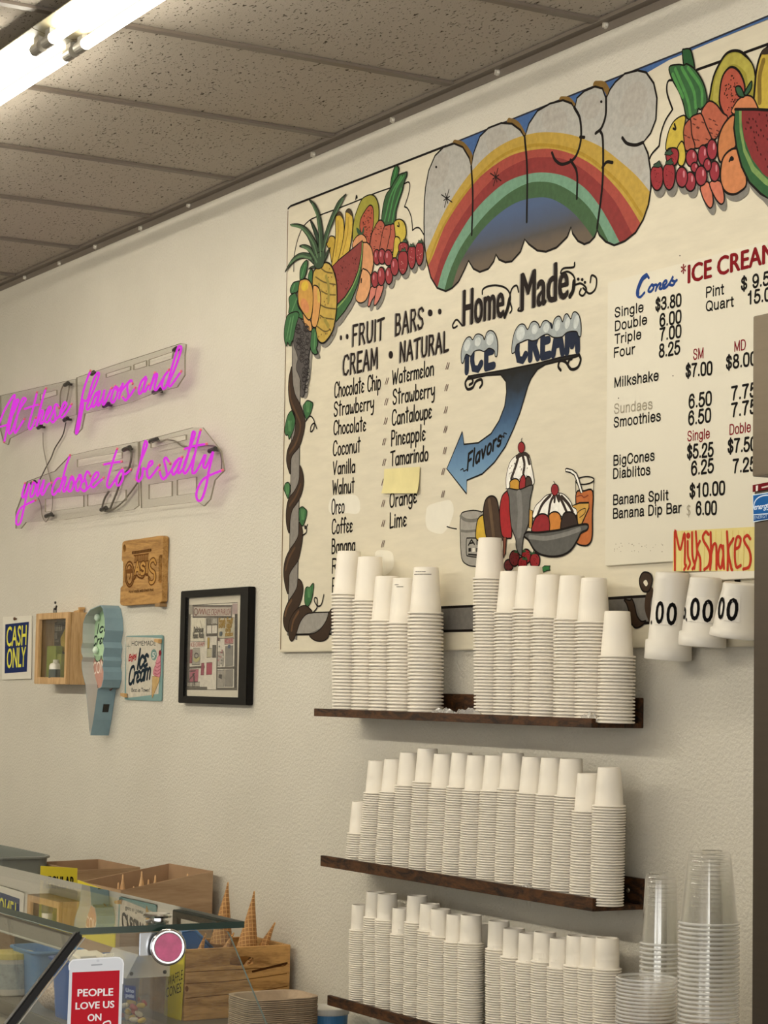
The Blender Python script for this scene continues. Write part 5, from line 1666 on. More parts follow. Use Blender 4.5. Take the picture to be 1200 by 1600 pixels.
# clothes peg at the corner of the box
c = onY((126, 951), -0.012)
b = MB().hexa([(c.x - .035, -.022, z1 + .001), (c.x + .012, -.022, z1 + .001), (c.x + .012, -.006, z1 + .001), (c.x - .035, -.006, z1 + .001), (c.x - .035, -.022, z1 + .006), (c.x + .012, -.022, z1 + .010), (c.x + .012, -.006, z1 + .010), (c.x - .035, -.006, z1 + .006)])
b.box(c.x + .004, c.x + .016, -.022, -.004, z1 + .010, z1 + .018)
tag(b.build('clothes_peg', plain('b9935e', 0.6), None), 'small wooden clothes peg on the right top corner of the wooden display box', 'clothes peg')

# ------------------------------------------------------------------ marquee cone sign
CY = -0.062
cone = thing('cone_marquee_sign', onY((150, 1150), 0), 'blue-grey metal marquee sign shaped like an ice cream cone', 'marquee sign')
OUT = [(157, 945.5), (150, 948), (141, 952), (134, 961), (130, 973), (129, 990), (129, 1004), (126.8, 1012), (127.2, 1020), (129.5, 1027), (127.5, 1034), (127.8, 1044), (129.5, 1055), (133.5, 1070),
       (137.5, 1115), (139.5, 1142), (141.5, 1149), (146, 1125), (152.8, 1077), (158.5, 1074), (161.5, 1062), (162, 1050), (160.3, 1042), (162, 1032), (160.8, 1026), (163, 1012), (161.3, 1003), (164.5, 985), (163.5, 965), (160.5, 950)]
q = [onY(v, CY) for v in OUT]
cx_ = sum(v.x for v in q) / len(q)
cz_ = sum(v.z for v in q) / len(q)
inn = [Vector((v.x + (cx_ - v.x) / max(1e-6, math.hypot(cx_ - v.x, cz_ - v.z)) * 0.0025, v.y, v.z + (cz_ - v.z) / max(1e-6, math.hypot(cx_ - v.x, cz_ - v.z)) * 0.0025)) for v in q]
n_ = len(q)
b = MB()
vs = q + [v + Vector((0, -CY - .001, 0)) for v in q]
b.add(vs, [(i, (i + 1) % n_, (i + 1) % n_ + n_, i + n_) for i in range(n_)], 0)
vs = inn + [v + Vector((0, -CY - .001, 0)) for v in inn]
b.add(vs, [(i, (i + 1) % n_, (i + 1) % n_ + n_, i + n_) for i in range(n_)], 1)
b.add(q + inn, [(i, (i + 1) % n_, (i + 1) % n_ + n_, i + n_) for i in range(n_)], 0)
b.build('metal_rim', [plain('7d979f', 0.5, 0.0, 0.08, 25), plain('b9bab2', 0.5, 0.1, 0.06, 25)], cone)
FY = -0.022
b = MB().slab([[Vector((v.x, FY, v.z)) for v in inn]], (0, 0.004, 0))
b.build('face_panel', plain('a9c8a0', 0.5, 0, 0.08, 20), cone)
p = Paint('face_print', cone, yplane(FY - 0.0004))
ctr = Vector((cx_, 0, cz_))


def facepoly(ztop, zbot, col, scallop=0.0):
    """the part of the face between two heights"""
    ring = [(v.x, v.z) for v in inn]
    out = []
    k = len(ring)
    for lim, sgn in ((ztop, 1), (zbot, -1)):
        src = ring if not out else out
        res = []
        for i in range(len(src)):
            a_, b_ = src[i - 1], src[i]
            ia, ib = (lim - a_[1]) * sgn >= 0, (lim - b_[1]) * sgn >= 0
            if ia != ib:
                t_ = (lim - a_[1]) / (b_[1] - a_[1])
                res.append((a_[0] + (b_[0] - a_[0]) * t_, lim))
            if ib:
                res.append(b_)
        out = res
    v2 = [Vector(v) for v in out]
    p.raw(v2, [tuple(t_) for t_ in tessellate_polygon([[Vector((v[0], v[1], 0)) for v in v2]])], col)


zA, zB_ = onY((155, 1025), FY).z, onY((155, 1071), FY).z
facepoly(zA, zB_, 'cf9d8c')
facepoly(zB_, -9, 'd9b08a')


def width_at(zq):
    xs = []
    for i in range(len(inn)):
        a_, b_ = inn[i - 1], inn[i]
        if (a_.z - zq) * (b_.z - zq) < 0:
            xs.append(a_.x + (b_.x - a_.x) * (zq - a_.z) / (b_.z - a_.z))
    return min(xs), max(xs)


for zq, colr, lin in ((zA, 'a9c8a0', '3a4a40'), (zB_, 'cf9d8c', '6a4a40')):
    w0, w1 = width_at(zq - 0.004)
    r_ = (w1 - w0) / 6.2
    for k in range(3):
        a_ = w0 + (w1 - w0) * (k + .5) / 3
        arc = [Vector((a_ + r_ * math.cos(g_), zq - r_ * .7 * math.sin(g_))) for g_ in [math.pi * j / 8 for j in range(9)]]
        p.raw([Vector((v[0], v[1] + .0006)) for v in arc], [tuple(range(9))], paint(colr))
        p._rib(arc, 0.004, ink(lin))
p.hand('Ice', (151, 990), (168, 985), 14, ink('2d3a36'), 0.006, 0.1, 0.35)
p.hand('Cream', (144.5, 1009), (172, 1002), 14, ink('2d3a36'), 0.006, 0.1, 0.35)
p.text('CONES', (145, 1054), (171, 1049), 19, ink('e4d8c8'), 0.0)
p.fill([(149, 1072), (152.5, 1078), (152, 1086), (148.5, 1093), (146, 1085), (146, 1077)], 'd59a4a', True, ink('6a4426'), 0.004)
p.build()
for q_ in ((155.5, 965), (153, 1016), (143.5, 1052), (150, 963)):
    c = onY(q_, FY)
    MB().ball((c.x, FY - .008, c.z), .010, .010, .012, 12, 8).build('bulb', plain('cfe0cc' if q_[0] != 143.5 else '2a2622', 0.2), cone, smooth=True)
c = onY((166, 1105.5), 0)
x_ = onX((166, 1105.5), c.x).x
d0 = [onY(v, CY * 0.45) for v in [(162.8, 1101), (170, 1101), (169, 1110.5), (162, 1110.5)]]
# switch box on the right flank of the cone
va, vb = Vector((q[18].x, CY, q[18].z)), Vector((q[16].x, CY, q[16].z))
t_ = 0.40
pm = va.lerp(vb, t_)
dr = (vb - va).normalized()
nr = Vector((-dr.z, 0, dr.x))
nr = nr if nr.x > 0 else -nr
b = MB()
o_ = pm + nr * 0.0005
ym = CY * 0.42
b.hexa([o_ + dr * .013 + Vector((0, ym - CY - .010, 0)), o_ + dr * .013 + Vector((0, ym - CY + .010, 0)), o_ + dr * .013 + Vector((0, ym - CY + .010, 0)) + nr * .003, o_ + dr * .013 + Vector((0, ym - CY - .010, 0)) + nr * .003,
        o_ - dr * .013 + Vector((0, ym - CY - .010, 0)), o_ - dr * .013 + Vector((0, ym - CY + .010, 0)), o_ - dr * .013 + Vector((0, ym - CY + .010, 0)) + nr * .003, o_ - dr * .013 + Vector((0, ym - CY - .010, 0)) + nr * .003])
b.build('switch', plain('15130f', 0.4), cone)

# ------------------------------------------------------------------ tin sign
ts = thing('tin_sign', onY((224, 1095), 0), 'small tin sign with a pink cone reading HOMEMADE Enjoy Ice Cream 5c Best in Town!', 'tin sign')
z = Zm(190, 985, 13.914)
TY = -0.005
q = [onY(v, TY) for v in z([(95, 135), (130, 118), (870, 100), (890, 118), (895, 140), (868, 1500), (855, 1535), (830, 1538), (90, 1508), (65, 1490), (62, 1460)])]
MB().slab([q], (0, 0.003, 0)).build('tin_plate', plain('6c8f8c', 0.35, 0, 0.06, 20), ts)
p = Paint('sign_print', ts, yplane(TY - 0.0004))
p.fill(z([(98, 140), (500, 150), (870, 170), (800, 1380), (450, 1430), (100, 1470)]), 'd9d0bd', False)
TK = ink('17242e')
p.text('HOMEMADE', *z([(218, 335), (740, 328)]), 7.4, TK, 0.0)
p.hand('Enjoy', z([(150, 665)])[0], z([(318, 590)])[0], 9, ink('9a2a30'), 0.005, 0.02, 0.3)
p.hand('Ice', z([(330, 835)])[0], z([(560, 770)])[0], 30, TK, 0.012, 0.02, 0.28)
p.hand('Cream', z([(140, 1180)])[0], z([(620, 1040)])[0], 27, TK, 0.0105, 0.02, 0.24)
p.text('Best in Town!', *z([(218, 1338), (610, 1340)]), 6.4, TK, 0.005)
p.fill(z(ell(705, 530, 66, 122)), '7a9a94')
p.text('5', *z([(668, 610), (722, 605)]), 9.5, ink('d9d5c8'), 0.0)
p.text('c', *z([(728, 530), (752, 528)]), 5, ink('d9d5c8'), 0.0)
p.fill(z([(670, 1000), (830, 1010), (820, 1100), (740, 1300), (665, 1480), (660, 1400), (668, 1200)]), 'cfae74', False, ink('8a6a3a'), 0.002)
p.fill(z([(690, 950), (700, 850), (740, 750), (760, 660), (800, 560), (840, 540), (850, 650), (850, 800), (845, 930), (830, 1010), (770, 1000)]), 'd98f9a', True, ink('a85a66'), 0.002)
for yy in (680, 760, 840, 910):
    p.stroke(z([(715 + (910 - yy) * .12, yy + 20), (780, yy + 45), (845, yy)]), 'b0606e', 0.003)
p.fill(z(ell(838, 492, 30, 62)), '8f1f2a')
p.stroke(z([(845, 440), (870, 415)]), TK, 0.002)
p.stroke(z([(120, 345), (190, 345)]), '7a8a80', 0.002)
p.stroke(z([(155, 300), (155, 400)]), '7a8a80', 0.002)
p.build()
for a_, b_, lab in (((760, 215), (850, 235), 'on the top right corner of the tin sign'), ((20, 1390), (105, 1415), 'on the lower left corner of the tin sign')):
    A, B = [onY(v, TY - .006) for v in z([a_, b_])]
    d = MB().hexa([A + Vector((0, -.008, -.004)), B + Vector((0, -.008, -.006)), B + Vector((0, .003, -.006)), A + Vector((0, .003, -.004)), A + Vector((0, -.008, .004)), B + Vector((0, -.008, .006)), B + Vector((0, .003, .006)), A + Vector((0, .003, .004))])
    tag(d.build('clothes_peg', plain('b9935e', 0.6), None), 'tiny wooden clothes peg ' + lab, 'clothes peg')

# ------------------------------------------------------------------ bamboo cutting board
KY = -0.022
z = Zm(180, 830, 12.8)
BAM = wood('bamboo_board', '8a6230', 'b58a4e', (1.5, 14, 14), 4.0, 0.5)
cb = thing('cutting_board', onY((224, 946), 0), 'engraved bamboo cutting board hung high on the wall, with a handle notch', 'cutting board')
q = [onY(v, KY) for v in z([(140, 260), (150, 215), (190, 192), (500, 150), (850, 95), (930, 92), (950, 110), (945, 470), (880, 480), (862, 520), (860, 1000), (880, 1060), (905, 1040), (880, 1385), (850, 1430), (600, 1455), (150, 1492), (110, 1470), (95, 1440), (105, 1130), (150, 1080), (155, 620), (128, 580)])]
# outline of the whole board (front), slot and hanging hole cut through
out = [onY(v, KY) for v in z([(140, 260), (150, 215), (190, 192), (500, 150), (850, 95), (930, 90), (958, 120), (930, 1390), (905, 1425), (860, 1450), (600, 1462), (150, 1492), (110, 1470), (95, 1440), (105, 1130), (150, 1080), (155, 620), (128, 580)])]
slot = [onY(v, KY) for v in z([(868, 540), (880, 495), (905, 478), (940, 480), (930, 1020), (905, 1040), (875, 1030), (862, 990)])]
hole = [onY(v, KY) for v in z(ell(182, 342, 30, 74, 0, 14))]
b = MB().slab([out, slot, hole], (0, 0.019, 0))
b.build('board', BAM, cb, bevel=0.0012, bevseg=1)
p = Paint('engraving', cb, yplane(KY - 0.0004))
BRN = ink('4a2c12')
p.stroke(z([(345, 430), (440, 420), (530, 405), (715, 378)]), BRN, 0.009, False)
for k in range(12):
    p.stroke(z([(360 + k * 30, 410 - k * 4), (362 + k * 30, 445 - k * 4)]), ink('8a6230'), 0.003, False)
p.stroke(z([(370, 490), (670, 450), (672, 590), (380, 630)]), ink('6a431e'), 0.004, False, True)
for k in range(6):
    x_ = 395 + k * 46
    p.stroke(z([(x_, 610 - k * 6), (x_ + 4, 500 - k * 6), (x_ + 26, 495 - k * 6), (x_ + 22, 600 - k * 6)]), ink('6a431e'), 0.005, False)
for c_ in ((288, 860, 92, 250), (288, 870, 65, 195)):
    p.stroke(z(ell(*c_)), ink('5f3a18'), 0.006, True, True)
p.fill(z([(215, 780), (260, 760), (350, 740), (350, 830), (290, 850), (215, 840)]), ink('6a431e'), False)
p.stroke(z([(300, 720), (305, 900), (280, 960)]), ink('6a431e'), 0.006)
for st_, q0, q1 in (('A', (392, 850), (490, 835)), ('S', (505, 860), (600, 845)), ('I', (622, 850), (650, 845)), ('S', (668, 1040), (815, 1020))):
    cap = 17 if st_ != 'S' or q0[0] == 505 else 36
    for d_, wd_, c_ in ((0, .017, '5f3a18'), (0, .009, 'b08548')):
        p.hand(st_, z([q0])[0], z([q1])[0], cap, ink(c_), wd_)
p.stroke(z([(390, 960), (430, 880), (470, 920), (550, 940), (600, 870), (650, 870), (690, 990)]), ink('5f3a18'), 0.006)
p.text('Hand made with fresh fruit', *z([(272, 1240), (770, 1195)]), 5.2, BRN, 0.012)
p.build()
c = onY(z([(935, 1470)])[0], -.01)
tag(MB().box(c.x - .02, c.x + .016, -.024, -.001, c.z - .006, c.z + .004).build('wooden_peg', plain('8a6a40', 0.6), None), 'small wooden peg under the lower right corner of the cutting board', 'peg')

# ------------------------------------------------------------------ black picture frame
z = Zm(275, 910, 8)
PY = -0.023
pf = thing('picture_frame', onY((332, 1102), 0), 'black picture frame around a drawing of an ice cream parlor front', 'picture')
o4 = [onY(v, PY) for v in z([(55, 102), (905, 58), (880, 1540), (28, 1502)])]
i4 = [onY(v, PY) for v in z([(118, 190), (795, 155), (776, 1445), (96, 1412)])]
fx0, fx1, fz0, fz1 = (o4[0].x + o4[3].x) / 2, (o4[1].x + o4[2].x) / 2, (o4[2].z + o4[3].z) / 2, (o4[0].z + o4[1].z) / 2
ix0, ix1, iz0, iz1 = (i4[0].x + i4[3].x) / 2, (i4[1].x + i4[2].x) / 2, (i4[2].z + i4[3].z) / 2, (i4[0].z + i4[1].z) / 2
MB().slab([[(fx0, PY, fz0), (fx1, PY, fz0), (fx1, PY, fz1), (fx0, PY, fz1)], [(ix0, PY, iz0), (ix0, PY, iz1), (ix1, PY, iz1), (ix1, PY, iz0)]], (0, 0.022, 0)).build('frame', plain('0b0908', 0.4, 0, 0, 1, 0.15), pf, bevel=0.002)
AY = -0.012
MB().box(ix0 - .004, ix1 + .004, AY, AY + .003, iz0 - .004, iz1 + .004).build('mat_board', plain('d6cdbb', 0.7), pf)
p = Paint('drawing', pf, yplane(AY - 0.0003))
GB, DK, PK, LW = '6a6259', '4a433c', 'c46f80', 'd8d0c2'
R4 = lambda a, b, c, d: z([(a, b), (c, b - (c - a) * .05), (c, d - (c - a) * .0), (a, d)])
p.fill(z([(145, 288), (770, 250), (765, 1345), (130, 1340)]), LW, False, DK, 0.002)
p.fill(z([(145, 288), (210, 283), (210, 400), (145, 405)]), 'b5ad9f', False)
p.fill(z([(705, 265), (770, 262), (770, 400), (705, 400)]), 'c9b0ac', False)
for q in ([(150, 395), (185, 395), (165, 1330), (130, 1335)], [(735, 395), (770, 392), (762, 1345), (725, 1340)], [(515, 440), (528, 440), (515, 1330), (502, 1330)], [(150, 1055), (360, 1040), (360, 1072), (150, 1080)], [(505, 1060), (730, 1050), (730, 1080), (505, 1085)],
          [(135, 1305), (390, 1305), (390, 1340), (130, 1340)], [(500, 1315), (762, 1315), (762, 1345), (500, 1342)], [(380, 445), (390, 445), (385, 670), (375, 670)], [(380, 525), (515, 520), (515, 535), (380, 540)], [(380, 640), (515, 635), (515, 672), (380, 678)], [(447, 445), (455, 445), (450, 635), (442, 635)]):
    p.fill(z(q), GB if q[0][1] > 400 or q[0][0] < 200 else DK, False)
for q, c_ in (([(190, 430), (372, 440), (360, 740), (180, 735)], 'dcd4c0'), ([(390, 450), (445, 448), (440, 520), (388, 520)], '8f887c'), ([(458, 448), (512, 446), (508, 515), (456, 515)], 'c9c2b4'), ([(530, 445), (730, 440), (728, 700), (525, 700)], 'dcd2b8'),
              ([(180, 840), (210, 835), (200, 1010), (170, 1010)], 'a3525c'), ([(220, 820), (300, 820), (300, 1030), (200, 1030)], 'b9b2a6'), ([(390, 830), (450, 825), (445, 935), (385, 940)], 'd9cfb0'), ([(458, 785), (505, 785), (500, 940), (455, 940)], '5f5c58'),
              ([(175, 1090), (285, 1085), (275, 1240), (170, 1245)], PK), ([(320, 1010), (355, 1005), (350, 1160), (310, 1160)], 'b05a6c'), ([(385, 1005), (455, 1000), (450, 1150), (380, 1155)], 'c05468'), ([(610, 700), (720, 692), (718, 765), (608, 775)], 'cfa3a0'),
              ([(620, 800), (715, 790), (712, 1040), (618, 1050)], '9a958c'), ([(525, 870), (600, 865), (598, 1040), (522, 1045)], 'c9c0b4'), ([(620, 1095), (715, 1090), (712, 1300), (615, 1300)], '9a938a'), ([(520, 1100), (610, 1095), (605, 1300), (515, 1305)], 'b5aea2'), ([(150, 1250), (300, 1245), (300, 1300), (145, 1300)], 'c4bcae'),
              ([(395, 690), (425, 690), (420, 820), (395, 825)], 'c9a850')):
    p.fill(z(q), c_, False, DK, 0.0015)
p.fill(z([(210, 292), (705, 292), (700, 432), (212, 435)]), '8f7f78', False, DK, 0.003)
p.fill(z([(225, 310), (692, 312), (688, 418), (226, 422)]), 'd2c4b6', False)
p.text('ICE CREAM PARLOR', *z([(385, 412), (690, 405)]), 9.4, ink('7a2a34'), 0.0)
p.stroke(z(ell(252, 368, 22, 40)), ink('6a4038'), 0.003, True, True)
p.stroke(z([(280, 385), (300, 330), (310, 390), (330, 340), (345, 395), (360, 335), (375, 390)]), ink('8a5a52'), 0.004)
p.hand('Delicious', z([(225, 625)])[0], z([(345, 615)])[0], 8, ink('5a554c'), 0.004)
p.hand('Home Made', z([(215, 695)])[0], z([(350, 690)])[0], 8, ink('5a554c'), 0.004)
p.text('ICE CREAM', *z([(190, 805), (358, 795)]), 6.5, ink('a33a44'), 0.0)
p.hand('Fresh Fruit', z([(540, 520)])[0], z([(715, 508)])[0], 8, ink('9a7a34'), 0.005)
p.hand('bars and', z([(540, 565)])[0], z([(700, 560)])[0], 7, ink('9a7a34'), 0.004)
p.hand('milk', z([(625, 612)])[0], z([(690, 610)])[0], 6, ink('9a7a34'), 0.004)
p.hand('shakes', z([(622, 668)])[0], z([(715, 664)])[0], 6, ink('9a7a34'), 0.004)
p.text('ICES', *z([(615, 755), (715, 748)]), 5.5, ink('b04a50'), 0.0)
p.stroke(z([(310, 475), (330, 560), (350, 650), (358, 740)]), DK, 0.0015)
p.stroke(z(ell(262, 915, 24, 30)), DK, 0.003, True, True)
p.fill(z([(225, 940), (262, 955), (305, 930), (300, 970), (260, 1000), (230, 980)]), 'd2c890', True)
p.stroke(z([(170, 1290), (175, 1220), (205, 1180), (230, 1170), (215, 1290)]), DK, 0.003)
p.stroke(z([(180, 1110), (250, 1105)]), DK, 0.003)
p.stroke(z([(235, 1280), (235, 1170), (215, 1150), (240, 1140)]), DK, 0.003)
p.fill(z([(555, 620), (585, 618), (582, 665), (552, 668)]), '5f6a74', True)
p.fill(z(ell(540, 712, 16, 22)), '6a5248')
p.fill(z([(660, 785), (690, 783), (685, 820), (660, 822)]), '5f6a80', True)
p.fill(z([(545, 1150), (582, 1150), (580, 1210), (540, 1190)]), '4a443e', False)
p.dots(True)
for k in range(12):
    a_, b_ = random.uniform(525, 600), random.uniform(780, 1040)
    p.fill(z(ell(a_, b_, 10, 12, 0, 8)), random.choice(['c98f92', '8f8a84', 'd8cfc0', 'b06a70']), False)
p.dots(False)
p.build()
MB().box(ix0 - .004, ix1 + .004, AY - .0065, AY - .0050, iz0 - .004, iz1 + .004).build('glass_pane', sheet('picture_glass', (0.96, 0.96, 0.95, 1), 0.01, (0.6, 0.6, 0.58, 1), 0.05, 1.3, 0.6), pf)

# ------------------------------------------------------------------ three picture-ledge shelves
WAL = wood('burnt_walnut_shelf', '130a05', '54341a', (3.2, 9, 9), 3.6, 0.6, 9.0)
WAL2 = wood('burnt_walnut_edge', '24130a', '58351a', (10, 2, 10), 3.0, 0.45, 6.0)
LIPY = -0.13
SHELVES = [  # left top px of the lip, right end px on wall (bottom), z bottom, lip top, plate top
    ((490.5, 1107.4), (1006, 1138), 'top'), ((500.8, 1331), (1008, 1421), 'middle'), ((511.3, 1554.8), None, 'lowest')]
sh = []
for (lp, rp, nm) in SHELVES:
    L = onY(lp, LIPY)
    if rp:
        xr, zb = onY(rp, 0).x, onY(rp, 0).z
    else:
        xr, zb = sh[-1][1] + 0.003, onY((511.3, 1570.4), LIPY).z
    zt = L.z if nm != 'middle' else zb + 0.026
    if nm == 'top':
        zb, zt = 1.4795, 1.4985
    t = thing('wall_shelf', ((L.x + xr) / 2, 0, zb), 'dark walnut ledge shelf full of white paper cups, the %s of three' % nm, 'shelf', )
    MB().box(L.x, xr, LIPY + 0.0101, -0.0131, zb, zb + 0.010).build('shelf_board', WAL, t, bevel=0.0008)
    MB().box(L.x, xr, -0.013, -0.0005, zb, zb + 0.062).build('back_plate', WAL, t, bevel=0.001)
    MB().box(L.x, xr, LIPY, LIPY + 0.010, zb, zt).build('front_lip', WAL, t, bevel=0.0008)
    for sx_ in (L.x + 0.6, xr - 0.04):
        MB().lathe([(0, .002), (.004, .0018), (.005, 0)], (sx_, -0.0132, zb + 0.035), (0, -1, 0), 10).build('screw', plain('b8b0a0', 0.3, 0.9), t)
    sh.append((L.x, xr, zb + 0.0102, zt))

# ------------------------------------------------------------------ paper cups, nested upside down
CUPM = plain('ece4d5', 0.5, 0, 0.0, 1, 0.3)


def cup_profile(R, h, top, bead):
    rt = R * top
    rb = R - 0.0044
    return [(R - .0045, 0.0004), (R - .0015, 0.0), (R - .0002, bead * .28), (R, bead * .5), (R - .0003, bead * .75), (R - .0014, bead), (rb - .001, bead + .0006),
            (rb + (rt - rb) * .5, h * .5), (rt + .0004, h - .0016), (rt - .0003, h - .0003), (rt - .0016, h), (rt - .0028, h - .0006), (rt - .0034, h - .006), (0, h - .006)]


def cup_mesh(kind, R, h, top, bead, seg=40):
    b = MB().lathe(cup_profile(R, h, top, bead), (0, 0, 0), None, seg)
    me_o = b.build('paper_cup', CUPM, None, smooth=True)
    me = me_o.data
    bpy.data.objects.remove(me_o)
    me.name = 'paper_cup_' + kind
    return me


KIND = {'large': (0.0425, 0.110, .68, .0050, .0083), 'medium': (0.0385, 0.094, .67, .0042, .0071), 'small': (0.0345, 0.079, .66, .0033, .0055), 'tiny': (0.0300, 0.063, .76, .0032, .0052)}
CM = {k: cup_mesh(k, *v[:4]) for k, v in KIND.items()}


def solve_x(p, yc, R):
    q = onY(p, yc)
    x, zq = q.x, q.z
    for _ in range(6):
        c_ = Vector((x, yc, zq))
        d = c_ - CAM
        tt = Vector((-d.y, d.x, 0)).normalized() * R
        lp = min(px(c_ + tt)[0], px(c_ - tt)[0])
        g_ = (px(c_ + Vector((.001, 0, 0)))[0] - px(c_)[0]) / .001
        x += (p[0] - lp) / g_
    return x


def TT(L, ox, oy, s_):
    return [(ox + a / s_, oy + b / s_) for a, b in L]


STK = []
t1 = TT([(172, 470), (325, 515), (447, 658), (572, 678), (722, 605)], 480, 830, 4.615)
b1 = TT([(178, 1240), (317, 1240), (440, 1250), (572, 1255), (722, 1255)], 480, 830, 4.615)
STK += [(0, 'large', a, b) for a, b in zip(t1, b1)]
t2 = TT([(143, 292), (268, 490), (375, 465), (483, 518), (617, 528), (742, 545), (878, 742)], 700, 830, 3.75)
b2 = TT([(150, 1040), (264, 1050), (373, 1060), (475, 1065), (615, 1070), (740, 1075), (872, 1110)], 700, 830, 3.75)
STK += [(0, 'medium', a, b) for a, b in zip(t2, b2)]
t3 = TT([(230, 668), (345, 390), (455, 382), (562, 340), (685, 315), (797, 355), (920, 350), (1030, 372)], 490, 1150, 4.444) + TT([(40, 362), (155, 350), (285, 378), (413, 388), (540, 398), (655, 498), (792, 462)], 740, 1150, 4.286)
b3 = TT([(222, 810), (310, 830), (425, 850), (542, 870), (657, 890), (775, 910), (888, 925), (1003, 945)], 490, 1150, 4.444) + TT([(15, 930), (137, 950), (265, 980), (388, 990), (510, 1010), (640, 1030), (778, 1050)], 740, 1150, 4.286)
STK += [(1, 'small', a, b) for a, b in zip(t3, b3)]
t4 = TT([(205, 370), (308, 280), (393, 297), (500, 400), (603, 315), (697, 375), (775, 415), (888, 455), (988, 462), (1058, 520)], 500, 1370, 4.615) + TT([(75, 470), (177, 522), (278, 555), (378, 552), (487, 595), (598, 580), (692, 590), (793, 600)], 740, 1370, 4.286)
b4 = TT([(205, 860), (307, 900), (393, 930), (502, 960), (595, 980), (692, 1000), (775, 1020), (888, 1040), (985, 1060), (1055, 1060)], 500, 1370, 4.615) + TT([(77, 970), (180, 970), (282, 970), (380, 970), (487, 970), (600, 970), (695, 970), (795, 970)], 740, 1370, 4.286)
STK += [(2, 'tiny', a, b) for a, b in zip(t4, b4)]

placed = []
lastx = {}
for si, kind, a, b in STK:
    R, h, top, bead, pit = KIND[kind]
    zf = sh[si][2]
    best = None
    for yc in (-0.066, -0.058, -0.074, -0.050, -0.082, -0.046, -0.086, -0.043, -0.089):
        if abs(yc + 0.013) < R - 0.002 or abs(LIPY + 0.010 - yc) < R - 0.012:
            continue
        xt, xb = solve_x(a, yc, R), solve_x(b, yc, R)
        d = 9.0
        if si in lastx:
            ly, lt, lb, lR = lastx[si]
            d = min(math.hypot(xt - lt, yc - ly), math.hypot(xb - lb, yc - ly)) - (R + lR)
        if best is None or d > best[0]:
            best = (d, yc, xt, xb)
        if d > -0.0005:
            break
    d, yc, xt, xb = best
    lastx[si] = (yc, xt, xb, R)
    ztop = onY(a, yc).z
    n_ = max(3, round((ztop - zf) / pit))
    pit2 = (ztop - zf) / n_
    zb_ref = onY(b, yc).z
    lean = (xt - xb) / max(.05, (ztop - zb_ref))
    placed.append(dict(si=si, kind=kind, yc=yc, x0=xt - lean * (ztop - zf), lean=lean, n=n_ + 1, pit=pit2, zf=zf))

SHN = ['top shelf', 'middle shelf', 'lowest shelf']
NUM = ['', 'first', 'second', 'third', 'fourth', 'fifth', 'sixth', 'seventh', 'eighth', 'ninth', 'tenth', 'eleventh', 'twelfth', 'thirteenth', 'fourteenth', 'fifteenth', 'sixteenth', 'seventeenth', 'eighteenth', 'nineteenth', 'twentieth']
TENS = {20: 'twent', 30: 'thirt', 40: 'fort'}


def ordinal(n):
    if n <= 20:
        return NUM[n]
    tn = n // 10 * 10
    return TENS[tn] + ('ieth' if n == tn else 'y-' + NUM[n - tn])


cups = []
for k, s_ in enumerate(placed):
    same = [j for j, o in enumerate(placed) if o['si'] == s_['si']]
    pos = same.index(k)
    for i in range(s_['n']):
        zc_ = s_['zf'] + i * s_['pit']
        top_i = s_['n'] - i
        size = 1e6 if top_i == 1 else 0
        fr_ = px((s_['x0'], s_['yc'], zc_))
        vis = fr_[1] < 1600
        # visible size: share of the picture that one rim takes, largest on the top shelf and towards the right
        R = KIND[s_['kind']][0]
        dist = (Vector((s_['x0'], s_['yc'], zc_)) - CAM).dot(FWD)
        nb = placed[k + 1] if k + 1 < len(placed) and placed[k + 1]['si'] == s_['si'] else None
        vw = 2 * R if nb is None else min(2 * R, nb['x0'] - s_['x0'] + (0.0 if nb['yc'] < s_['yc'] else 0.01))
        if nb is not None and zc_ > nb['zf'] + (nb['n'] - 1) * nb['pit'] + KIND[nb['kind']][1]:
            vw = 2 * R
        cups.append(dict(k=k, i=i, top=top_i, pos=pos, cnt=len(same), z=zc_, x=s_['x0'] + s_['lean'] * (zc_ - s_['zf']), y=s_['yc'], kind=s_['kind'], si=s_['si'], area=(size + vw * s_['pit'] / dist ** 2) if vis else -1))
cups.sort(key=lambda c_: -c_['area'])
solo, rest = cups[:300], cups[300:]
solo.sort(key=lambda c_: (c_['k'], -c_['i']))
for c_ in solo:
    o = bpy.data.objects.new('paper_cup', CM[c_['kind']])
    COL.objects.link(o)
    o.location = (c_['x'] + random.uniform(-.0004, .0004), c_['y'] + random.uniform(-.0004, .0004), c_['z'])
    o.rotation_euler = (random.uniform(-.006, .006), random.uniform(-.006, .006), random.uniform(0, 6.28))
    where = 'rightmost stack' if c_['pos'] == c_['cnt'] - 1 else ('leftmost stack' if c_['pos'] == 0 else ordinal(c_['pos'] + 1) + ' stack from left')
    lvl = 'topmost' if c_['top'] == 1 else ordinal(c_['top']) + ' from top'
    tag(o, 'white paper cup, %s in the %s on %s' % (lvl, where, SHN[c_['si']]), 'paper cup', 'paper cups on the ' + SHN[c_['si']])
b = MB()
for c_ in rest:
    R, h, top, bead, pit = KIND[c_['kind']]
    rot = Matrix.Rotation(random.uniform(-.006, .006), 3, 'X') @ Matrix.Rotation(random.uniform(-.006, .006), 3, 'Y')
    pr = cup_profile(R, h, top, bead)
    b.lathe(pr[1:8], (c_['x'] + random.uniform(-.0005, .0005), c_['y'] + random.uniform(-.0004, .0004), c_['z']), tuple(rot @ Vector((0, 0, 1))), 28)
o = b.build('nested_paper_cups', CUPM, None, smooth=True)
tag(o, 'the many smaller nested paper cup rims filling the rest of the stacks on the shelves', 'paper cups', None, 'stuff')

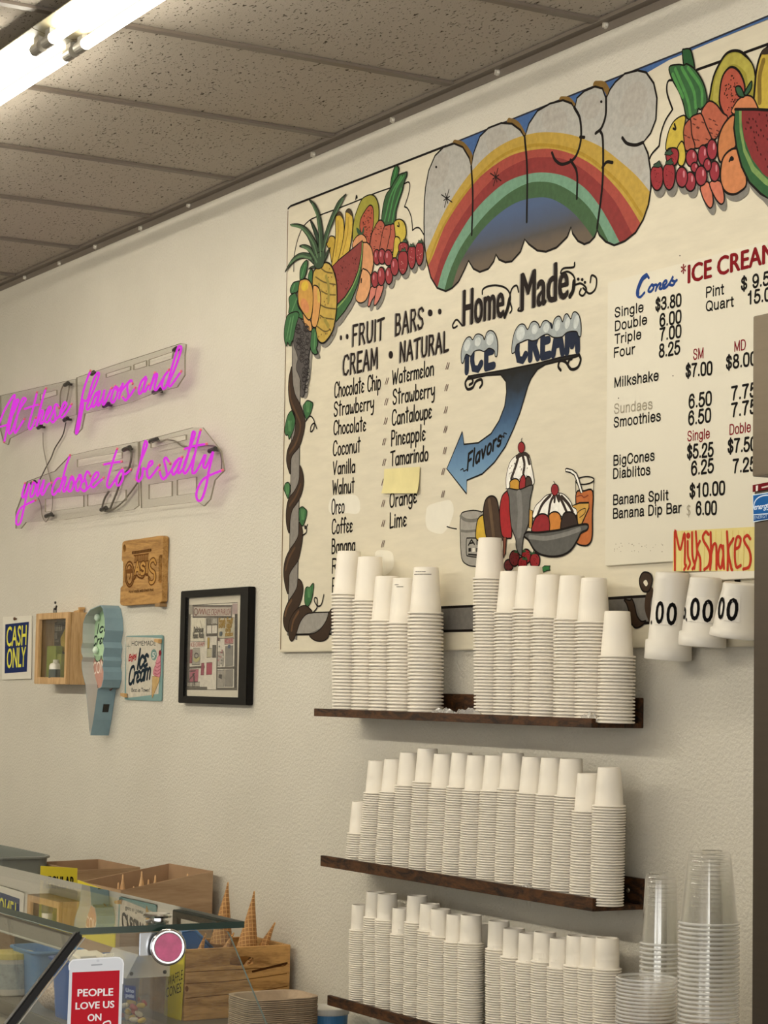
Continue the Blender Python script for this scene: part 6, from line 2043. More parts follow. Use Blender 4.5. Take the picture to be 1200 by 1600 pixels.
# tiny print on two of the large cups
def cup_print(k, deg, rows):
    s_ = placed[k]
    R, h, top, bead, pit = KIND[s_['kind']]
    zc_ = s_['zf'] + (s_['n'] - 1) * s_['pit']
    x0_, y0_ = s_['x0'] + s_['lean'] * (zc_ - s_['zf']), s_['yc']
    par = None
    for o_ in bpy.data.objects:
        if o_.name.startswith('paper_cup') and o_.type == 'MESH' and abs(o_.location.z - zc_) < 1e-4 and abs(o_.location.x - x0_) < 0.002 and o_.get('label'):
            par = o_
    bb = MB()
    for (hh, a0, a1) in rows:
        aa = a0
        while aa < a1:
            bb_w = random.uniform(1.0, 3.0)
            rr = (R * top) + (R - R * top) * (1 - hh / h) + 0.0003
            vs = []
            for (t_, dz) in ((aa, -.0009), (aa + bb_w, -.0009), (aa + bb_w, .0009), (aa, .0009)):
                g_ = math.radians(deg + t_)
                vs.append((x0_ + rr * math.cos(g_), y0_ + rr * math.sin(g_), zc_ + hh + dz))
            bb.add(vs, [(0, 1, 2, 3)])
            aa += bb_w + 0.8
    ob = bb.build('printed_text', ink('4a443c'), None)
    for v in ob.data.vertices:
        v.co = v.co - par.location
    par.rotation_euler = (0, 0, 0)
    ob.parent = par


cup_print(3, -75, [(.0935, -8, 12), (.0885, 5, 36)])
cup_print(4, -48, [(.0985, -38, 14), (.0925, -46, 40)])

# crumpled clear sleeves left on the top shelf
SLV = sheet('crumpled_clear_plastic', (0.95, 0.94, 0.92, 1), 0.35, (0.72, 0.70, 0.66, 1), 0.1, 1.5, 0.9)
for i, (q, sx_, lab) in enumerate([((690, 1104), 0.055, 'in the gap of the top shelf, left piece'), ((728, 1101), 0.06, 'in the gap of the top shelf, right piece'), ((918, 1117), 0.035, 'at the foot of the rightmost stack on the top shelf'), ((822, 1380), 0.03, 'at the foot of the stacks on the middle shelf')]):
    c = onY(q, LIPY + .018)
    zb = sh[0][2] if i < 3 else sh[1][2]
    b = MB()
    nu, nv = 14, 7
    vs = []
    for u in range(nu + 1):
        for v in range(nv + 1):
            a_ = u / nu - .5
            t_ = v / nv * math.pi
            rr = 0.006 + 0.010 * (1 - (2 * a_) ** 2)
            vs.append((c.x + a_ * 2 * sx_ + random.uniform(-.002, .002), LIPY + .022 - math.cos(t_) * rr * .9, zb + .001 + math.sin(t_) * rr * random.uniform(.8, 1.5)))
    b.add(vs, [(u * (nv + 1) + v, (u + 1) * (nv + 1) + v, (u + 1) * (nv + 1) + v + 1, u * (nv + 1) + v + 1) for u in range(nu) for v in range(nv)])
    tag(b.build('plastic_sleeve', SLV, None, smooth=False), 'crumpled clear plastic cup sleeve ' + lab, 'plastic wrap')

# ------------------------------------------------------------------ three sample cups fixed to the wall below MilkShakes
FOAM = plain('dcd6ca', 0.35, 0, 0.03, 6, 0.4)
PAPW = plain('e3ddd0', 0.5)


def sample_cup(name_lab, rim_c, top_c, rim_w, top_w, collar, yoff, texts, patch):
    A, T = onY(rim_c, yoff), onY(top_c, yoff)
    dist = (A - CAM).dot(FWD)
    Rr, Rt = rim_w / 2 * dist / FPX, top_w / 2 * dist / FPX
    ax = (T - A)
    h = ax.length
    ax = ax.normalized()
    t = thing('sample_cup', A, name_lab, 'milkshake cup', 'priced milkshake cups on the wall')
    co_ = collar * h
    rc = Rr * .965 + (Rt - Rr) * collar
    prof = [(Rr - .004, 0.0005), (Rr - .001, 0), (Rr, .002), (Rr * .985, co_), (rc - .001, co_ + .002), (Rt + (rc - Rt) * .5, co_ + (h - co_) * .5), (Rt * 1.02, h - .014), (Rt, h - .003), (Rt - .003, h), (Rt - .006, h - .001), (Rt - .010, h - .006), (0, h - .006)]
    MB().lathe(prof, A, ax, 48).build('cup', FOAM, t, smooth=True)
    prof2 = [(Rr - .004, 0.0005), (Rr - .006, .01), (rc - .004, co_), (Rt - .004, h - .02), (0, h - .02)]
    MB().lathe(prof2, A, ax, 40).build('cup_inside', plain('b9b2a4', 0.5), t, smooth=True)
    vd = (A - CAM).normalized()
    sx_ = ax.cross(vd)
    sx_ = -sx_.normalized() if sx_.dot(RGT) < 0 else sx_.normalized()
    fw = sx_.cross(ax)
    fw = fw if fw.dot(vd) < 0 else -fw

    def wrap(u, v, lift):
        """u: metres to the right of the cup axis as seen face on, v: height above the rim"""
        r_ = rc + (Rt - rc) * (v - co_) / (h - co_) + lift
        s_ = max(-.985, min(.985, u / r_))
        return A + ax * v + sx_ * (r_ * s_) + fw * (r_ * math.sqrt(1 - s_ * s_))
    mpp = dist / FPX
    A2 = px(A)
    d2 = Vector((px(T)[0] - A2[0], px(T)[1] - A2[1])).normalized()
    r2 = Vector((-d2.y, d2.x))

    def uv(q):
        w_ = Vector((q[0] - A2[0], q[1] - A2[1]))
        return w_.dot(r2) * mpp, w_.dot(d2) * mpp
    for qa in patch:
        us = [uv(q) for q in qa]
        b = MB()
        n_ = 8
        vs = []
        for i in range(n_ + 1):
            f_ = i / n_
            for (c0, c1) in ((us[0], us[1]), (us[3], us[2])):
                vs.append(wrap(c0[0] + (c1[0] - c0[0]) * f_, c0[1] + (c1[1] - c0[1]) * f_, .0005))
        b.add(vs, [(2 * i, 2 * i + 2, 2 * i + 3, 2 * i + 1) for i in range(n_)])
        b.build('price_label', PAPW, t, smooth=True)
    for st_, q0, q1, cap in texts:
        vs, fs = text_geo(st_, 0.02)
        x0_, x1_ = min(v[0] for v in vs), max(v[0] for v in vs)
        ch_ = max(v[1] for v in text_geo('H', 0)[0])
        u0, u1 = Vector(uv(q0)), Vector(uv(q1))
        up = Vector(uv((q0[0] + d2.x * cap, q0[1] + d2.y * cap))) - u0
        b = MB()
        b.add([wrap(*(u0 + (u1 - u0) * ((x - x0_) / (x1_ - x0_)) + up * (y / ch_)), .0012) for x, y in vs], fs)
        b.build('price_digit', ink('0c0a09'), t)
    return t


z = Zm(960, 820, 5)
sample_cup('white foam milkshake cup marked .00, leftmost and largest of three under the yellow strip', (1043.5, 1031), (1051, 894), 74, 53, 0.215, -0.052,
           [('.', z([(284, 772)])[0], z([(292, 772)])[0], 28), ('0', z([(318, 768)])[0], z([(383, 762)])[0], 33), ('0', z([(403, 775)])[0], z([(484, 775)])[0], 33)], [z([(318, 590), (485, 600), (485, 780), (312, 775)])])
sample_cup('white foam milkshake cup marked 6.00, the middle one of three under the yellow strip', (1097, 1010), (1103, 902), 75, 50, 0.20, -0.062,
           [('6', z([(533, 735)])[0], z([(556, 730)])[0], 30), ('.', z([(558, 748)])[0], z([(567, 748)])[0], 24), ('0', z([(588, 738)])[0], z([(664, 738)])[0], 33), ('0', z([(682, 752)])[0], z([(768, 752)])[0], 33)], [z([(572, 555), (782, 570), (780, 765), (565, 750)])])
sample_cup('white foam milkshake cup marked 00, nearest the refrigerator of three under the yellow strip', (1149, 996), (1157, 911), 82, 54, 0.14, -0.07,
           [('0', z([(805, 725)])[0], z([(855, 722)])[0], 32), ('0', z([(870, 733)])[0], z([(962, 733)])[0], 33)], [z([(866, 545), (985, 560), (980, 748), (855, 735)])])
# white hanging rail behind the sample cups
ra, rb_ = onY((1076, 903), YM), onY((1180, 903), YM)
MBx = MB().box(ra.x, rb_.x + .02, -0.024, -0.015, ra.z - .008, ra.z + .010)
tag(MBx.build('cup_rail', plain('d6cfbf', 0.4), None, bevel=0.001), 'short white rail behind the priced milkshake cups', 'rail')

# ------------------------------------------------------------------ clear plastic cups standing right of the shelves
CLR = sheet('clear_cup_plastic', (0.99, 0.99, 0.985, 1), 0.025, (0.95, 0.92, 0.88, 1), 0.05, 1.5, 1.0)
RIMC = sheet('clear_cup_rim', (0.98, 0.98, 0.97, 1), 0.45, (0.93, 0.92, 0.88, 1), 0.08, 1.5, 1.0)
CLR2 = sheet('frosted_tub_plastic', (0.98, 0.975, 0.96, 1), 0.07, (0.92, 0.87, 0.81, 1), 0.10, 1.5, 0.9)


def clear_mesh(R, h, top, flip):
    rt = R * top
    p_ = [(R - .003, .0004), (R - .0005, 0), (R, .0018), (R - .0006, .0036), (R - .003, .0042), (R - .0042, .008), (rt + .001, h - .012), (rt - .001, h - .004), (rt - .004, h), (rt - .007, h - .003), (0, h - .003)]
    if flip:
        p_ = [(r_, h - z_) for r_, z_ in p_]
    b = MB().lathe(p_[4:], (0, 0, 0), None, 44).lathe(p_[:5], (0, 0, 0), None, 44, 1)
    o_ = b.build('clear_cup', [CLR if not flip else CLR2, RIMC], None, smooth=True)
    me = o_.data
    bpy.data.objects.remove(o_)
    return me


def clear_stack(lpx, rpx, rim_y, top_y, pitch_px, yc, label, group, flip=False, top=.7):
    c_ = onY(((lpx + rpx) / 2, rim_y), yc)
    dist = (c_ - CAM).dot(FWD)
    R = (rpx - lpx) / 2 * dist / FPX
    h = (rim_y - top_y) * dist / FPX if not flip else R * 1.5
    pit = pitch_px * dist / FPX
    me = clear_mesh(R, h, top, flip)
    zr = c_.z - (h if flip else 0)
    n_ = 1
    while px((c_.x, yc, zr - n_ * pit + (h if flip else 0)))[1] < 1600 + 12 and n_ < 40:
        n_ += 1
    for i in range(n_):
        o_ = bpy.data.objects.new('clear_cup' if not flip else 'clear_tub', me)
        COL.objects.link(o_)
        o_.location = (c_.x, yc, zr - i * pit)
        tag(o_, label % ('topmost' if i == 0 else ordinal(i + 1) + ' from top'), 'plastic cup' if not flip else 'plastic tub', group)
    return c_, R, zr - (n_ - 1) * pit, n_


BC = 0.70                                       # top of the back counter
cl = []
cl.append(clear_stack(1059, 1156, 1443, 1331, 7.0, -0.30, 'clear plastic cup, %s in the tall stack by the refrigerator', 'clear cups in the tall stack', top=.70))
cl.append(clear_stack(999, 1064, 1475, 1365, 7.2, -0.16, 'clear plastic cup, %s in the shorter stack by the shelf ends', 'clear cups in the shorter stack', top=.72))
cl.append(clear_stack(962, 1058, 1526, 1440, 5.6, -0.36, 'frosted plastic tub, %s in the stack before the clear cups', 'frosted tubs', flip=True, top=.80))
# the stands under them: plain cartons whose tops lie just under the picture
for (c_, R, zl, n_), lab in zip(cl, ('tall stack of clear cups', 'shorter stack of clear cups', 'stack of frosted tubs')):
    tag(MB().box(c_.x - R * .98, c_.x + R * .98, c_.y - R * .98 if c_.y > -0.3 else c_.y - R * .9, c_.y + R * .9, BC + .001, zl - .0005).build('carton', plain('a98a62', 0.7), None), 'brown carton on the back counter under the ' + lab, 'carton')

# ------------------------------------------------------------------ stainless refrigerator at the right edge
SS = plain('5e5446', 0.42, 0.85, 0.05, 3.0, 0.5, (1, 1, 40))
SSD = plain('554c42', 0.45, 0.85, 0.05, 3.0, 0.5, (1, 1, 40))
RY = -0.75
rx0 = onY((1174, 1000), RY).x
rz = onY((1178, 494), RY).z
zg = onY((1176, 758), RY).z
rf = thing('refrigerator', (rx0 + .4, RY + .3, 0), 'tall stainless steel refrigerator at the right edge with a blue energy sticker', 'refrigerator')
MB().box(rx0 + .004, rx0 + .80, RY + .045, -0.06, 0.08, rz).build('body', SSD, rf, bevel=0.0012)
MB().box(rx0, rx0 + .80, RY, RY + .044, zg + .012, rz).build('upper_panel', SS, rf, bevel=0.0012)
MB().box(rx0 + .002, rx0 + .80, RY + .002, RY + .043, 0.12, zg - .003).build('door', SSD, rf, bevel=0.0012)
MB().box(rx0 + .01, rx0 + .79, RY + .02, RY + .3, 0.0, 0.079).build('base', plain('2a2826', 0.5), rf)
MB().box(rx0 + .70, rx0 + .73, RY - .05, RY - .02, 1.0, 1.6).box(rx0 + .70, rx0 + .73, RY - .021, RY + .003, 1.02, 1.05).box(rx0 + .70, rx0 + .73, RY - .021, RY + .003, 1.55, 1.58).build('handle', SS, rf, bevel=0.0012)
p = Paint('red_label', rf, yplane(RY - .0006))
p.fill([(1176, 758), (1212, 751), (1212, 762), (1176, 769)], ink('6e1018'), False)
p.fill([(1181, 759), (1184.5, 758.4), (1184, 767), (1181, 767.5)], ink('e6e0d4'), False)
p.fill([(1190, 761), (1200, 758.5), (1200, 761), (1190, 763)], ink('d8c8b8'), False)
p.build('red label with white marks')
p = Paint('energy_sticker', rf, yplane(RY - .0006))
z = Zm(930, 600, 4.444)
p.fill(z([(1093, 768), (1290, 738), (1290, 925), (1097, 960)]), ink('cfe0ea'), False)
p.fill(z([(1097, 774), (1290, 744), (1290, 890), (1099, 905)]), ink('1f5fa0'), False)
p.fill(z([(1100, 912), (1290, 896), (1290, 925), (1100, 953)]), ink('1f4f8c'), False)
p.stroke(z([(1100, 860), (1110, 815), (1140, 785), (1190, 772), (1240, 782), (1275, 820)]), ink('cfe0f0'), 0.0018)
p.hand('energy', z([(1102, 872)])[0], z([(1208, 860)])[0], 8, ink('dce8f4'), 0.0013, 0.02, 0.3)
p.stroke(z([(1180, 842), (1200, 838), (1208, 815), (1218, 834), (1240, 830), (1226, 846), (1234, 866), (1214, 856)]), ink('dce8f4'), 0.0016, False)
p.text('ENERGY STAR', *z([(1104, 940), (1262, 916)]), 5.0, ink('a9c4dc'), 0.0)
p.build('blue and white energy sticker')

# ------------------------------------------------------------------ back counter and what stands on it
bc = thing('back_counter', (-5.7, -0.31, 0), 'long back counter along the wall under the cone boxes', 'counter')
MB().box(-8.9, -2.45, -0.62, -0.002, 0.665, BC).build('worktop', plain('6e675c', 0.4, 0, 0.1, 30), bc, bevel=0.003)
MB().box(-8.88, -2.47, -0.59, -0.003, 0.08, 0.6645).build('cabinet', plain('b9b0a0', 0.5, 0, 0.05, 5), bc)

WAF = waffle_mat()


def cone_obj(tip, base, R, L, label, name='waffle_cone', cat='waffle cone', group=None, mt=None, seg=28, cell=0.0105):
    tip, base = Vector(tip), Vector(base)
    ax = (base - tip).normalized()
    vd = (CAM - tip).normalized()
    fx_ = (vd - ax * vd.dot(ax)).normalized()
    fy_ = ax.cross(fx_)
    b = MB()
    b.uv = []
    nr = 10
    vs, fs = [], []
    k_ = R / L
    for i in range(nr + 1):
        s_ = 0.004 + (L - 0.004) * i / nr
        r_ = max(.0022, R * s_ / L)
        for j in range(seg + 1):
            a_ = 2 * math.pi * j / seg + math.pi
            vs.append(tip + ax * s_ + fx_ * (r_ * math.cos(a_)) + fy_ * (r_ * math.sin(a_)))
            f_ = a_ * k_
            b.uv.append((s_ * math.cos(f_) / cell, s_ * math.sin(f_) / cell))
    for i in range(nr):
        for j in range(seg):
            q_ = i * (seg + 1) + j
            fs.append((q_, q_ + 1, q_ + seg + 2, q_ + seg + 1))
    vs.append(tip + ax * 0.001)
    b.uv.append((0, 0))
    for j in range(seg):
        fs.append((len(vs) - 1, j + 1, j))
    b.add(vs, fs)
    o = b.build(name, mt or WAF, None, smooth=True)
    return tag(o, label, cat, group)


# wooden crate
CRW = wood('pine_crate_wood', '8a6236', 'c99a5c', (9, 1.6, 9), 3.4, 0.55, 4.0)
CX1 = onY((454, 1475), -0.02).x
CY0 = onX((290, 1485), CX1).y
CX0, CY1, CZ0, CZ1 = CX1 - 0.215, -0.02, BC + 0.0003, 0.879
cr = thing('wooden_crate', ((CX0 + CX1) / 2, (CY0 + CY1) / 2, BC), 'light pine crate with a handle slot holding waffle cones', 'crate')
hc = onX((378, 1502), CX1)
oval = [(hc.y + 0.040 * math.cos(a_) * (1.0), hc.z + 0.012 * math.sin(a_)) for a_ in [2 * math.pi * i / 20 for i in range(20)]]
oval = [(max(hc.y - .034, min(hc.y + .034, a_)), c_) for a_, c_ in oval]
b = MB().slab([[(CX1, CY0, CZ0), (CX1, CY1, CZ0), (CX1, CY1, CZ1), (CX1, CY0, CZ1)], [(CX1, a_, c_) for a_, c_ in oval]], (-0.011, 0, 0))
b.build('handle_side', CRW, cr, bevel=0.001, bevseg=1)
b = MB().slab([[(CX0, CY0, CZ0), (CX0, CY1, CZ0), (CX0, CY1, CZ1), (CX0, CY0, CZ1)], [(CX0, a_, c_) for a_, c_ in oval]], (0.011, 0, 0))
b.build('handle_side', CRW, cr, bevel=0.001, bevseg=1)
CRW2 = wood('pine_crate_front', '94703f', 'c99f66', (1.6, 9, 9), 3.4, 0.55, 4.0)
MB().box(CX0 + .0112, CX1 - .0112, CY0, CY0 + .011, CZ0, CZ1).build('long_side', CRW2, cr, bevel=0.001)
MB().box(CX0 + .0112, CX1 - .0112, CY1 - .011, CY1, CZ0, CZ1).build('long_side', CRW2, cr, bevel=0.001)
MB().box(CX0 + .0112, CX1 - .0112, CY0 + .0112, CY1 - .0112, CZ0, CZ0 + .009).build('bottom', CRW2, cr)
p = Paint('plank_grooves', cr, xplane(CX1 + 0.0002))
for q in ([(291, 1519), (430, 1511), (449, 1504)], [(291, 1537), (370, 1532), (448, 1521)], [(290, 1560), (400, 1549), (449, 1541)]):
    p.stroke(q, ink('6a4420'), 0.0022)
p.stroke([(395, 1518), (420, 1512), (448, 1505)], ink('4a2c14'), 0.006)
p.fill(ell(292, 1545, 2.6, 4.5), ink('7a4e26'))
p.build()
for tip, base, x_, lab in (((356.5, 1377), (348.5, 1446), CX0 + .055, 'waffle cone with its tip highest, at the left end of the wooden crate'),
                           ((397.5, 1391), (386.5, 1478), CX0 + .125, 'tall waffle cone pointing up in the middle of the wooden crate'),
                           ((430.5, 1440), (411, 1480), CX0 + .135, 'waffle cone leaning right by the wall end of the wooden crate'),
                           ((322, 1457), (313.5, 1484), CX1 - .05, 'small waffle cone tip at the front end of the wooden crate, behind the end glass'),
                           ((366, 1456), (352, 1484), CX1 - .05, 'waffle cone lying slanted inside the wooden crate behind the glass edge'),
                           ((397, 1492), (384, 1512), CX1 - .055, 'waffle cone tip showing through the handle slot of the wooden crate')):
    T_, B_ = onX(tip, x_), onX(base, x_)
    d_ = (B_ - T_).normalized()
    L_ = min(0.165, (T_.z - CZ0 - .012) / max(.3, -d_.z) - .008)
    cone_obj(T_, T_ + d_, L_ * 0.185, L_, lab, group='waffle cones in the crate')

# blue tray leaning in the crate
xx = CX0 + .035
q = [onX(v, xx) for v in [(281, 1456), (303, 1452), (337, 1487), (318, 1505), (281, 1500)]]
bt = thing('blue_tray', q[4], 'blue plastic tray leaning behind the cones in the wooden crate', 'tray')
MB().slab([q], (-0.006, 0, 0)).build('tray_panel', plain('3f6fae', 0.4), bt, bevel=0.001)
MB().tube([q[0], q[1], q[2]], 0.0045, 10).build('tray_rim', plain('4f86c6', 0.35), bt, smooth=True)

# cardboard boxes of sugar cones
CBM = wood('brown_cardboard', '997c5e', 'b09474', (1, 2, 16), 1.4, 0.8, 2.0)
CBI = plain('9c7d5e', 0.85, 0, 0.1, 14)


def carton(rim, zbot, th, name, label):
    """rim: FL FR BR BL"""
    rim = [Vector(v) for v in rim]
    ce = sum(rim, Vector()) / 4
    bot = [Vector((v.x, v.y, zbot)) for v in rim]
    ir, ib = [], []
    for v in rim:
        d_ = Vector((ce.x - v.x, ce.y - v.y, 0))
        o_ = Vector((math.copysign(th, d_.x), math.copysign(th, d_.y), 0))
        ir.append(v + o_)
        ib.append(Vector((v.x + o_.x, v.y + o_.y, zbot + th)))
    t = thing(name, (ce.x, ce.y, zbot), label, 'cardboard box', 'cardboard cone boxes')
    for i in range(4):
        j = (i + 1) % 4
        MB().add([bot[i], bot[j], rim[j], rim[i], ib[i], ib[j], ir[j], ir[i]], [(0, 1, 2, 3)], 0).add([bot[i], bot[j], rim[j], rim[i], ib[i], ib[j], ir[j], ir[i]], [(4, 5, 6, 7), (2, 3, 7, 6), (0, 1, 5, 4)], 1).build('side_wall', [CBM, CBI], t)
    MB().slab([bot], (0, 0, th)).build('bottom', CBI, t)
    return t


BR_ = onY((333, 1361), -0.03)
FR_ = onX((189, 1391), BR_.x)
BL_ = onY((265, 1349), -0.03)
FL_ = FR_ + BL_ - BR_
carton([FL_, FR_, BR_, BL_], BC + .0003, 0.005, 'cone_box', 'open brown cardboard box full of sugar cones next to the wooden crate')
SUG = plain('d3a878', 0.7, 0, 0.15, 120)
for i, q in enumerate([(192, 1365), (221.5, 1360.5), (232, 1373), (242.7, 1366.5), (185, 1378), (209, 1384), (173, 1386), (293, 1364)]):
    T_ = onX(q, BL_.x + .16 if i != 7 else BR_.x - .06)
    nm = ['first', 'second', 'third', 'fourth', 'fifth', 'sixth', 'seventh', 'eighth'][sorted([192, 221.5, 232, 242.7, 185, 209, 173, 293]).index(q[0])]
    cone_obj(T_, T_ + Vector((0.01, 0, -1)), 0.021, 0.115, 'pale sugar cone tip sticking up in the cardboard box, %s from the left' % nm, 'sugar_cone', 'sugar cone', 'sugar cones in the box', SUG, 18)
BR2 = onY((219, 1355), -0.03)
FR2 = onX((121, 1360), BR2.x)
carton([FR2 + Vector((-.32, 0, 0)), FR2, BR2, BR2 + Vector((-.32, 0, 0))], BC + .0003, 0.005, 'cone_box', 'brown cardboard box farther back, behind the yellow REGULAR card')

# yellow cards
YC = plain('d6c32c', 0.5, 0, 0.04, 12)


def card(name, quad, th, lab, cat='sign card'):
    b = MB().slab([quad], th)
    t = thing(name, sum((Vector(v) for v in quad), Vector()) / 4, lab, cat, 'yellow cone cards')
    b.build('card', YC, t)
    return t


xr_ = -5.93
q = [onX((64, 1353), xr_), onX((121, 1356.5), xr_)]
q = [q[0], q[1], Vector((xr_, q[1].y, BC + .001)), Vector((xr_, q[0].y, BC + .001))]
t = card('regular_card', q, (-0.003, 0, 0), 'yellow card reading REGULAR standing above the glass top')
p = Paint('black_print', t, xplane(xr_ + .0003))
p.text('REGULAR', (68, 1388), (115.5, 1389), 19, ink('17140f'), 0.03)
p.build()
A_, B_ = onY((121, 1375), -0.43), onY((181, 1397), -0.42)
q = [A_, B_, Vector((B_.x, B_.y, onY((180, 1481), B_.y).z)), Vector((A_.x, A_.y, onY((121, 1462), A_.y).z))]
card('blank_card', q, (0, 0.003, 0), 'plain yellow card sloping down beside the REGULAR card', 'sign card')
WY = CY0 - 0.006
q = [onY((262, 1479), WY), onY((288.5, 1477.5), WY), onY((281.8, 1597), WY), onY((256, 1588), WY)]
for v in q:
    v.z = max(v.z, BC + .0005)
t = card('waffle_cones_card', q, (0, 0.003, 0), 'yellow card reading WAFFLE CONES leaning on the front of the wooden crate')
p = Paint('black_print', t, yplane(WY - .0003))
p.text('WAFFLE', (262, 1541), (285.3, 1530), 15, ink('17140f'), 0.0)
p.text('CONES', (259, 1559), (283, 1550), 15, ink('17140f'), 0.0)
p.build()

# plastic tubs


def tub(name, ctr, sx, sy, h, mt, label, cat, taper=.8, rim=.008, rot=0.0, seg=40):
    """open tub with rounded corners and a rolled rim"""
    t = thing(name, ctr, label, cat)
    def loop(ax_, ay_, z_):
        out = []
        for i in range(seg):
            a_ = 2 * math.pi * i / seg
            c_, s_ = math.cos(a_), math.sin(a_)
            x = ax_ * math.copysign(abs(c_) ** .35, c_)
            y = ay_ * math.copysign(abs(s_) ** .35, s_)
            out.append((ctr[0] + x * math.cos(rot) - y * math.sin(rot), ctr[1] + x * math.sin(rot) + y * math.cos(rot), ctr[2] + z_))
        return out
    L_ = [(taper, 0.0), (1.0, h - .006), ((sx + rim) / sx, h - .005), ((sx + rim) / sx, h), (.975, h), (.965, h - .01), (taper * .965, .006)]
    vs, fs = [], []
    for f_, z_ in L_:
        vs += loop(sx * f_, sy * f_, z_)
    for i in range(len(L_) - 1):
        for j in range(seg):
            j2 = (j + 1) % seg
            fs.append((i * seg + j, i * seg + j2, (i + 1) * seg + j2, (i + 1) * seg + j))
    fs.append(tuple(range(seg - 1, -1, -1)))
    fs.append(tuple((len(L_) - 1) * seg + j for j in range(seg)))
    MB().add(vs, fs).build('tub', mt, t, smooth=False)
    return t


c = onY((72, 1552), -0.47)
tub('blue_tub', (c.x, -0.47, BC + .0003), .098, .075, .128, plain('5f8fc0', 0.4), 'light blue plastic tub on the back counter behind the front glass', 'tub', .82)
c2 = onY((150, 1560), -0.50)
t2_ = tub('blue_bin', (c2.x, -0.50, BC + .0003), .085, .10, .150, plain('2f5aa0', 0.4), 'deep blue bin stacked with white napkins behind the phone-shaped sticker', 'tub', .9)
for i, (dx, dy, rz_) in enumerate([(-.02, .0, .2), (.03, .03, -.2), (.01, -.045, .1)]):
    b = MB().box(-.035, .035, -.028, .028, 0, .03)
    R_ = Matrix.Rotation(rz_, 3, 'Z') @ Matrix.Rotation(.18 * (-1) ** i, 3, 'Y')
    b.v = [R_ @ v + Vector((c2.x + dx, -.50 + dy, BC + .128 + i * .004)) for v in b.v]
    tag(b.build('napkin_pack', plain('e0d8c8', 0.8, 0, 0.05, 40), None, bevel=0.006), 'white napkin pack in the deep blue bin, ' + ['on the left', 'on the right towards the wall', 'at the near edge'][i], 'napkins', 'napkin packs in the blue bin')
c = onY((14, 1548), -0.56)
wt = thing('white_tub', (c.x, -0.56, BC), 'white round tub with a printed label at the lower left edge', 'tub')
wx = c.x
MB().lathe([(0, .0003), (.048, .0003), (.054, .004), (.060, .10), (.062, .10), (.062, .112), (.0, .114)], (wx, -.56, BC), None, 32).build('tub', plain('cfcabd', 0.35), wt, smooth=False)
MB().lathe([(.0555, .02), (.0612, .088)], (wx, -.56, BC), None, 32).build('printed_band', plain('a9b0ae', 0.5, 0, 0.3, 60), wt, smooth=True)
MB().lathe([(.0635, .1), (.0635, .115), (0, .116)], (wx, -.56, BC), None, 32).build('yellow_lid', plain('cdbd6a', 0.4), wt)
tag(MB().box(-6.45, -5.98, -.61, -.455, BC + .0003, onY((20, 1457), -.61).z).build('cardboard_carton', CBM, None, bevel=0.002), 'closed brown carton low at the left edge behind the glass', 'cardboard box')
c = onY((60, 1345), -0.33)
tub('grey_bin', (c.x - .44, -0.33, BC + .0003), .295, .11, c.z - BC, plain('767a74', 0.5), 'dark grey plastic bin at the far left edge above the glass top', 'bin', .88, .012)
# sack of topping
c = onY((82, 1580), -0.57)
sk = thing('topping_sack', (c.x, -0.57, BC), 'open white sack of crumbly beige topping by the slanted black edge', 'sack')
b = MB().ball((c.x, -.555, BC + .056), .085, .055, .055, 24, 12)
b.v = [Vector((v.x + .004 * math.sin(40 * v.z + 9 * v.x), v.y, max(v.z, BC + .0004))) for v in b.v]
b.build('crumbs', granular('beige_crumbs', 'cdb59c', '9c836c', 150), sk, smooth=True)
b = MB().ball((c.x + .01, -.545, BC + .085), .06, .04, .04, 20, 10)
b.build('cloth', plain('d6d2ca', 0.8, 0, 0.1, 40), sk, smooth=True)

# clear topping box
AX0, AX1, AY0, AY1, AZ = -5.235, -5.075, -0.50, -0.385, 0.70
tb = thing('topping_box', ((AX0 + AX1) / 2, (AY0 + AY1) / 2, BC), 'clear acrylic topping box with candies and a blue label behind the end glass', 'acrylic box')
ACB = sheet('acrylic_box', (0.95, 0.94, 0.93, 1), 0.05, (0.8, 0.78, 0.75, 1), 0.03, 1.45, 0.9)
for a_ in ((AX0, AX0 + .003, AY0, AY1), (AX1 - .003, AX1, AY0, AY1), (AX0 + .0031, AX1 - .0031, AY0, AY0 + .003), (AX0 + .0031, AX1 - .0031, AY1 - .003, AY1), ((AX0 + AX1) / 2 - .0015, (AX0 + AX1) / 2 + .0015, AY0 + .0031, AY1 - .0031)):
    MB().box(*a_, BC + .0004, BC + .12).build('acrylic_panel', ACB, tb)
MB().box(AX0 + .0031, AX1 - .0031, AY0 + .0031, AY1 - .0031, BC + .0004, BC + .003).build('acrylic_panel', ACB, tb)
lid = MB().hexa([(AX0 - .002, AY0 - .002, BC + .1205), (AX1 + .002, AY0 - .002, BC + .1205), (AX1 + .002, AY1 + .002, BC + .1205), (AX0 - .002, AY1 + .002, BC + .1205), (AX0 - .002, AY0 + .03, BC + .178), (AX1 + .002, AY0 + .03, BC + .178), (AX1 + .002, AY1 + .002, BC + .178), (AX0 - .002, AY1 + .002, BC + .178)])
lid.build('frosted_lid', sheet('frosted_lid', (0.95, 0.94, 0.92, 1), 0.34, (0.8, 0.77, 0.73, 1), 0.15), tb)
for yy in (AY0 + .012, AY1 - .012):
    MB().lathe([(.005, 0), (.005, .002), (0, .003)], (AX1 + .0022, yy, BC + .132), (1, 0, 0), 12).build('hinge_dot', BLKP, tb)
p = Paint('blue_label', tb, xplane(AX1 + .0003))
p.fill([(194, 1539), (212, 1541), (212, 1564), (194, 1560)], ink('2a3f86'), False)
p.hand('Uno', (196.5, 1549), (209, 1551), 5, ink('aab4d8'), 0.003)
p.hand('pais', (196.5, 1557), (209, 1559), 5, ink('aab4d8'), 0.003)
p.build('blue label')
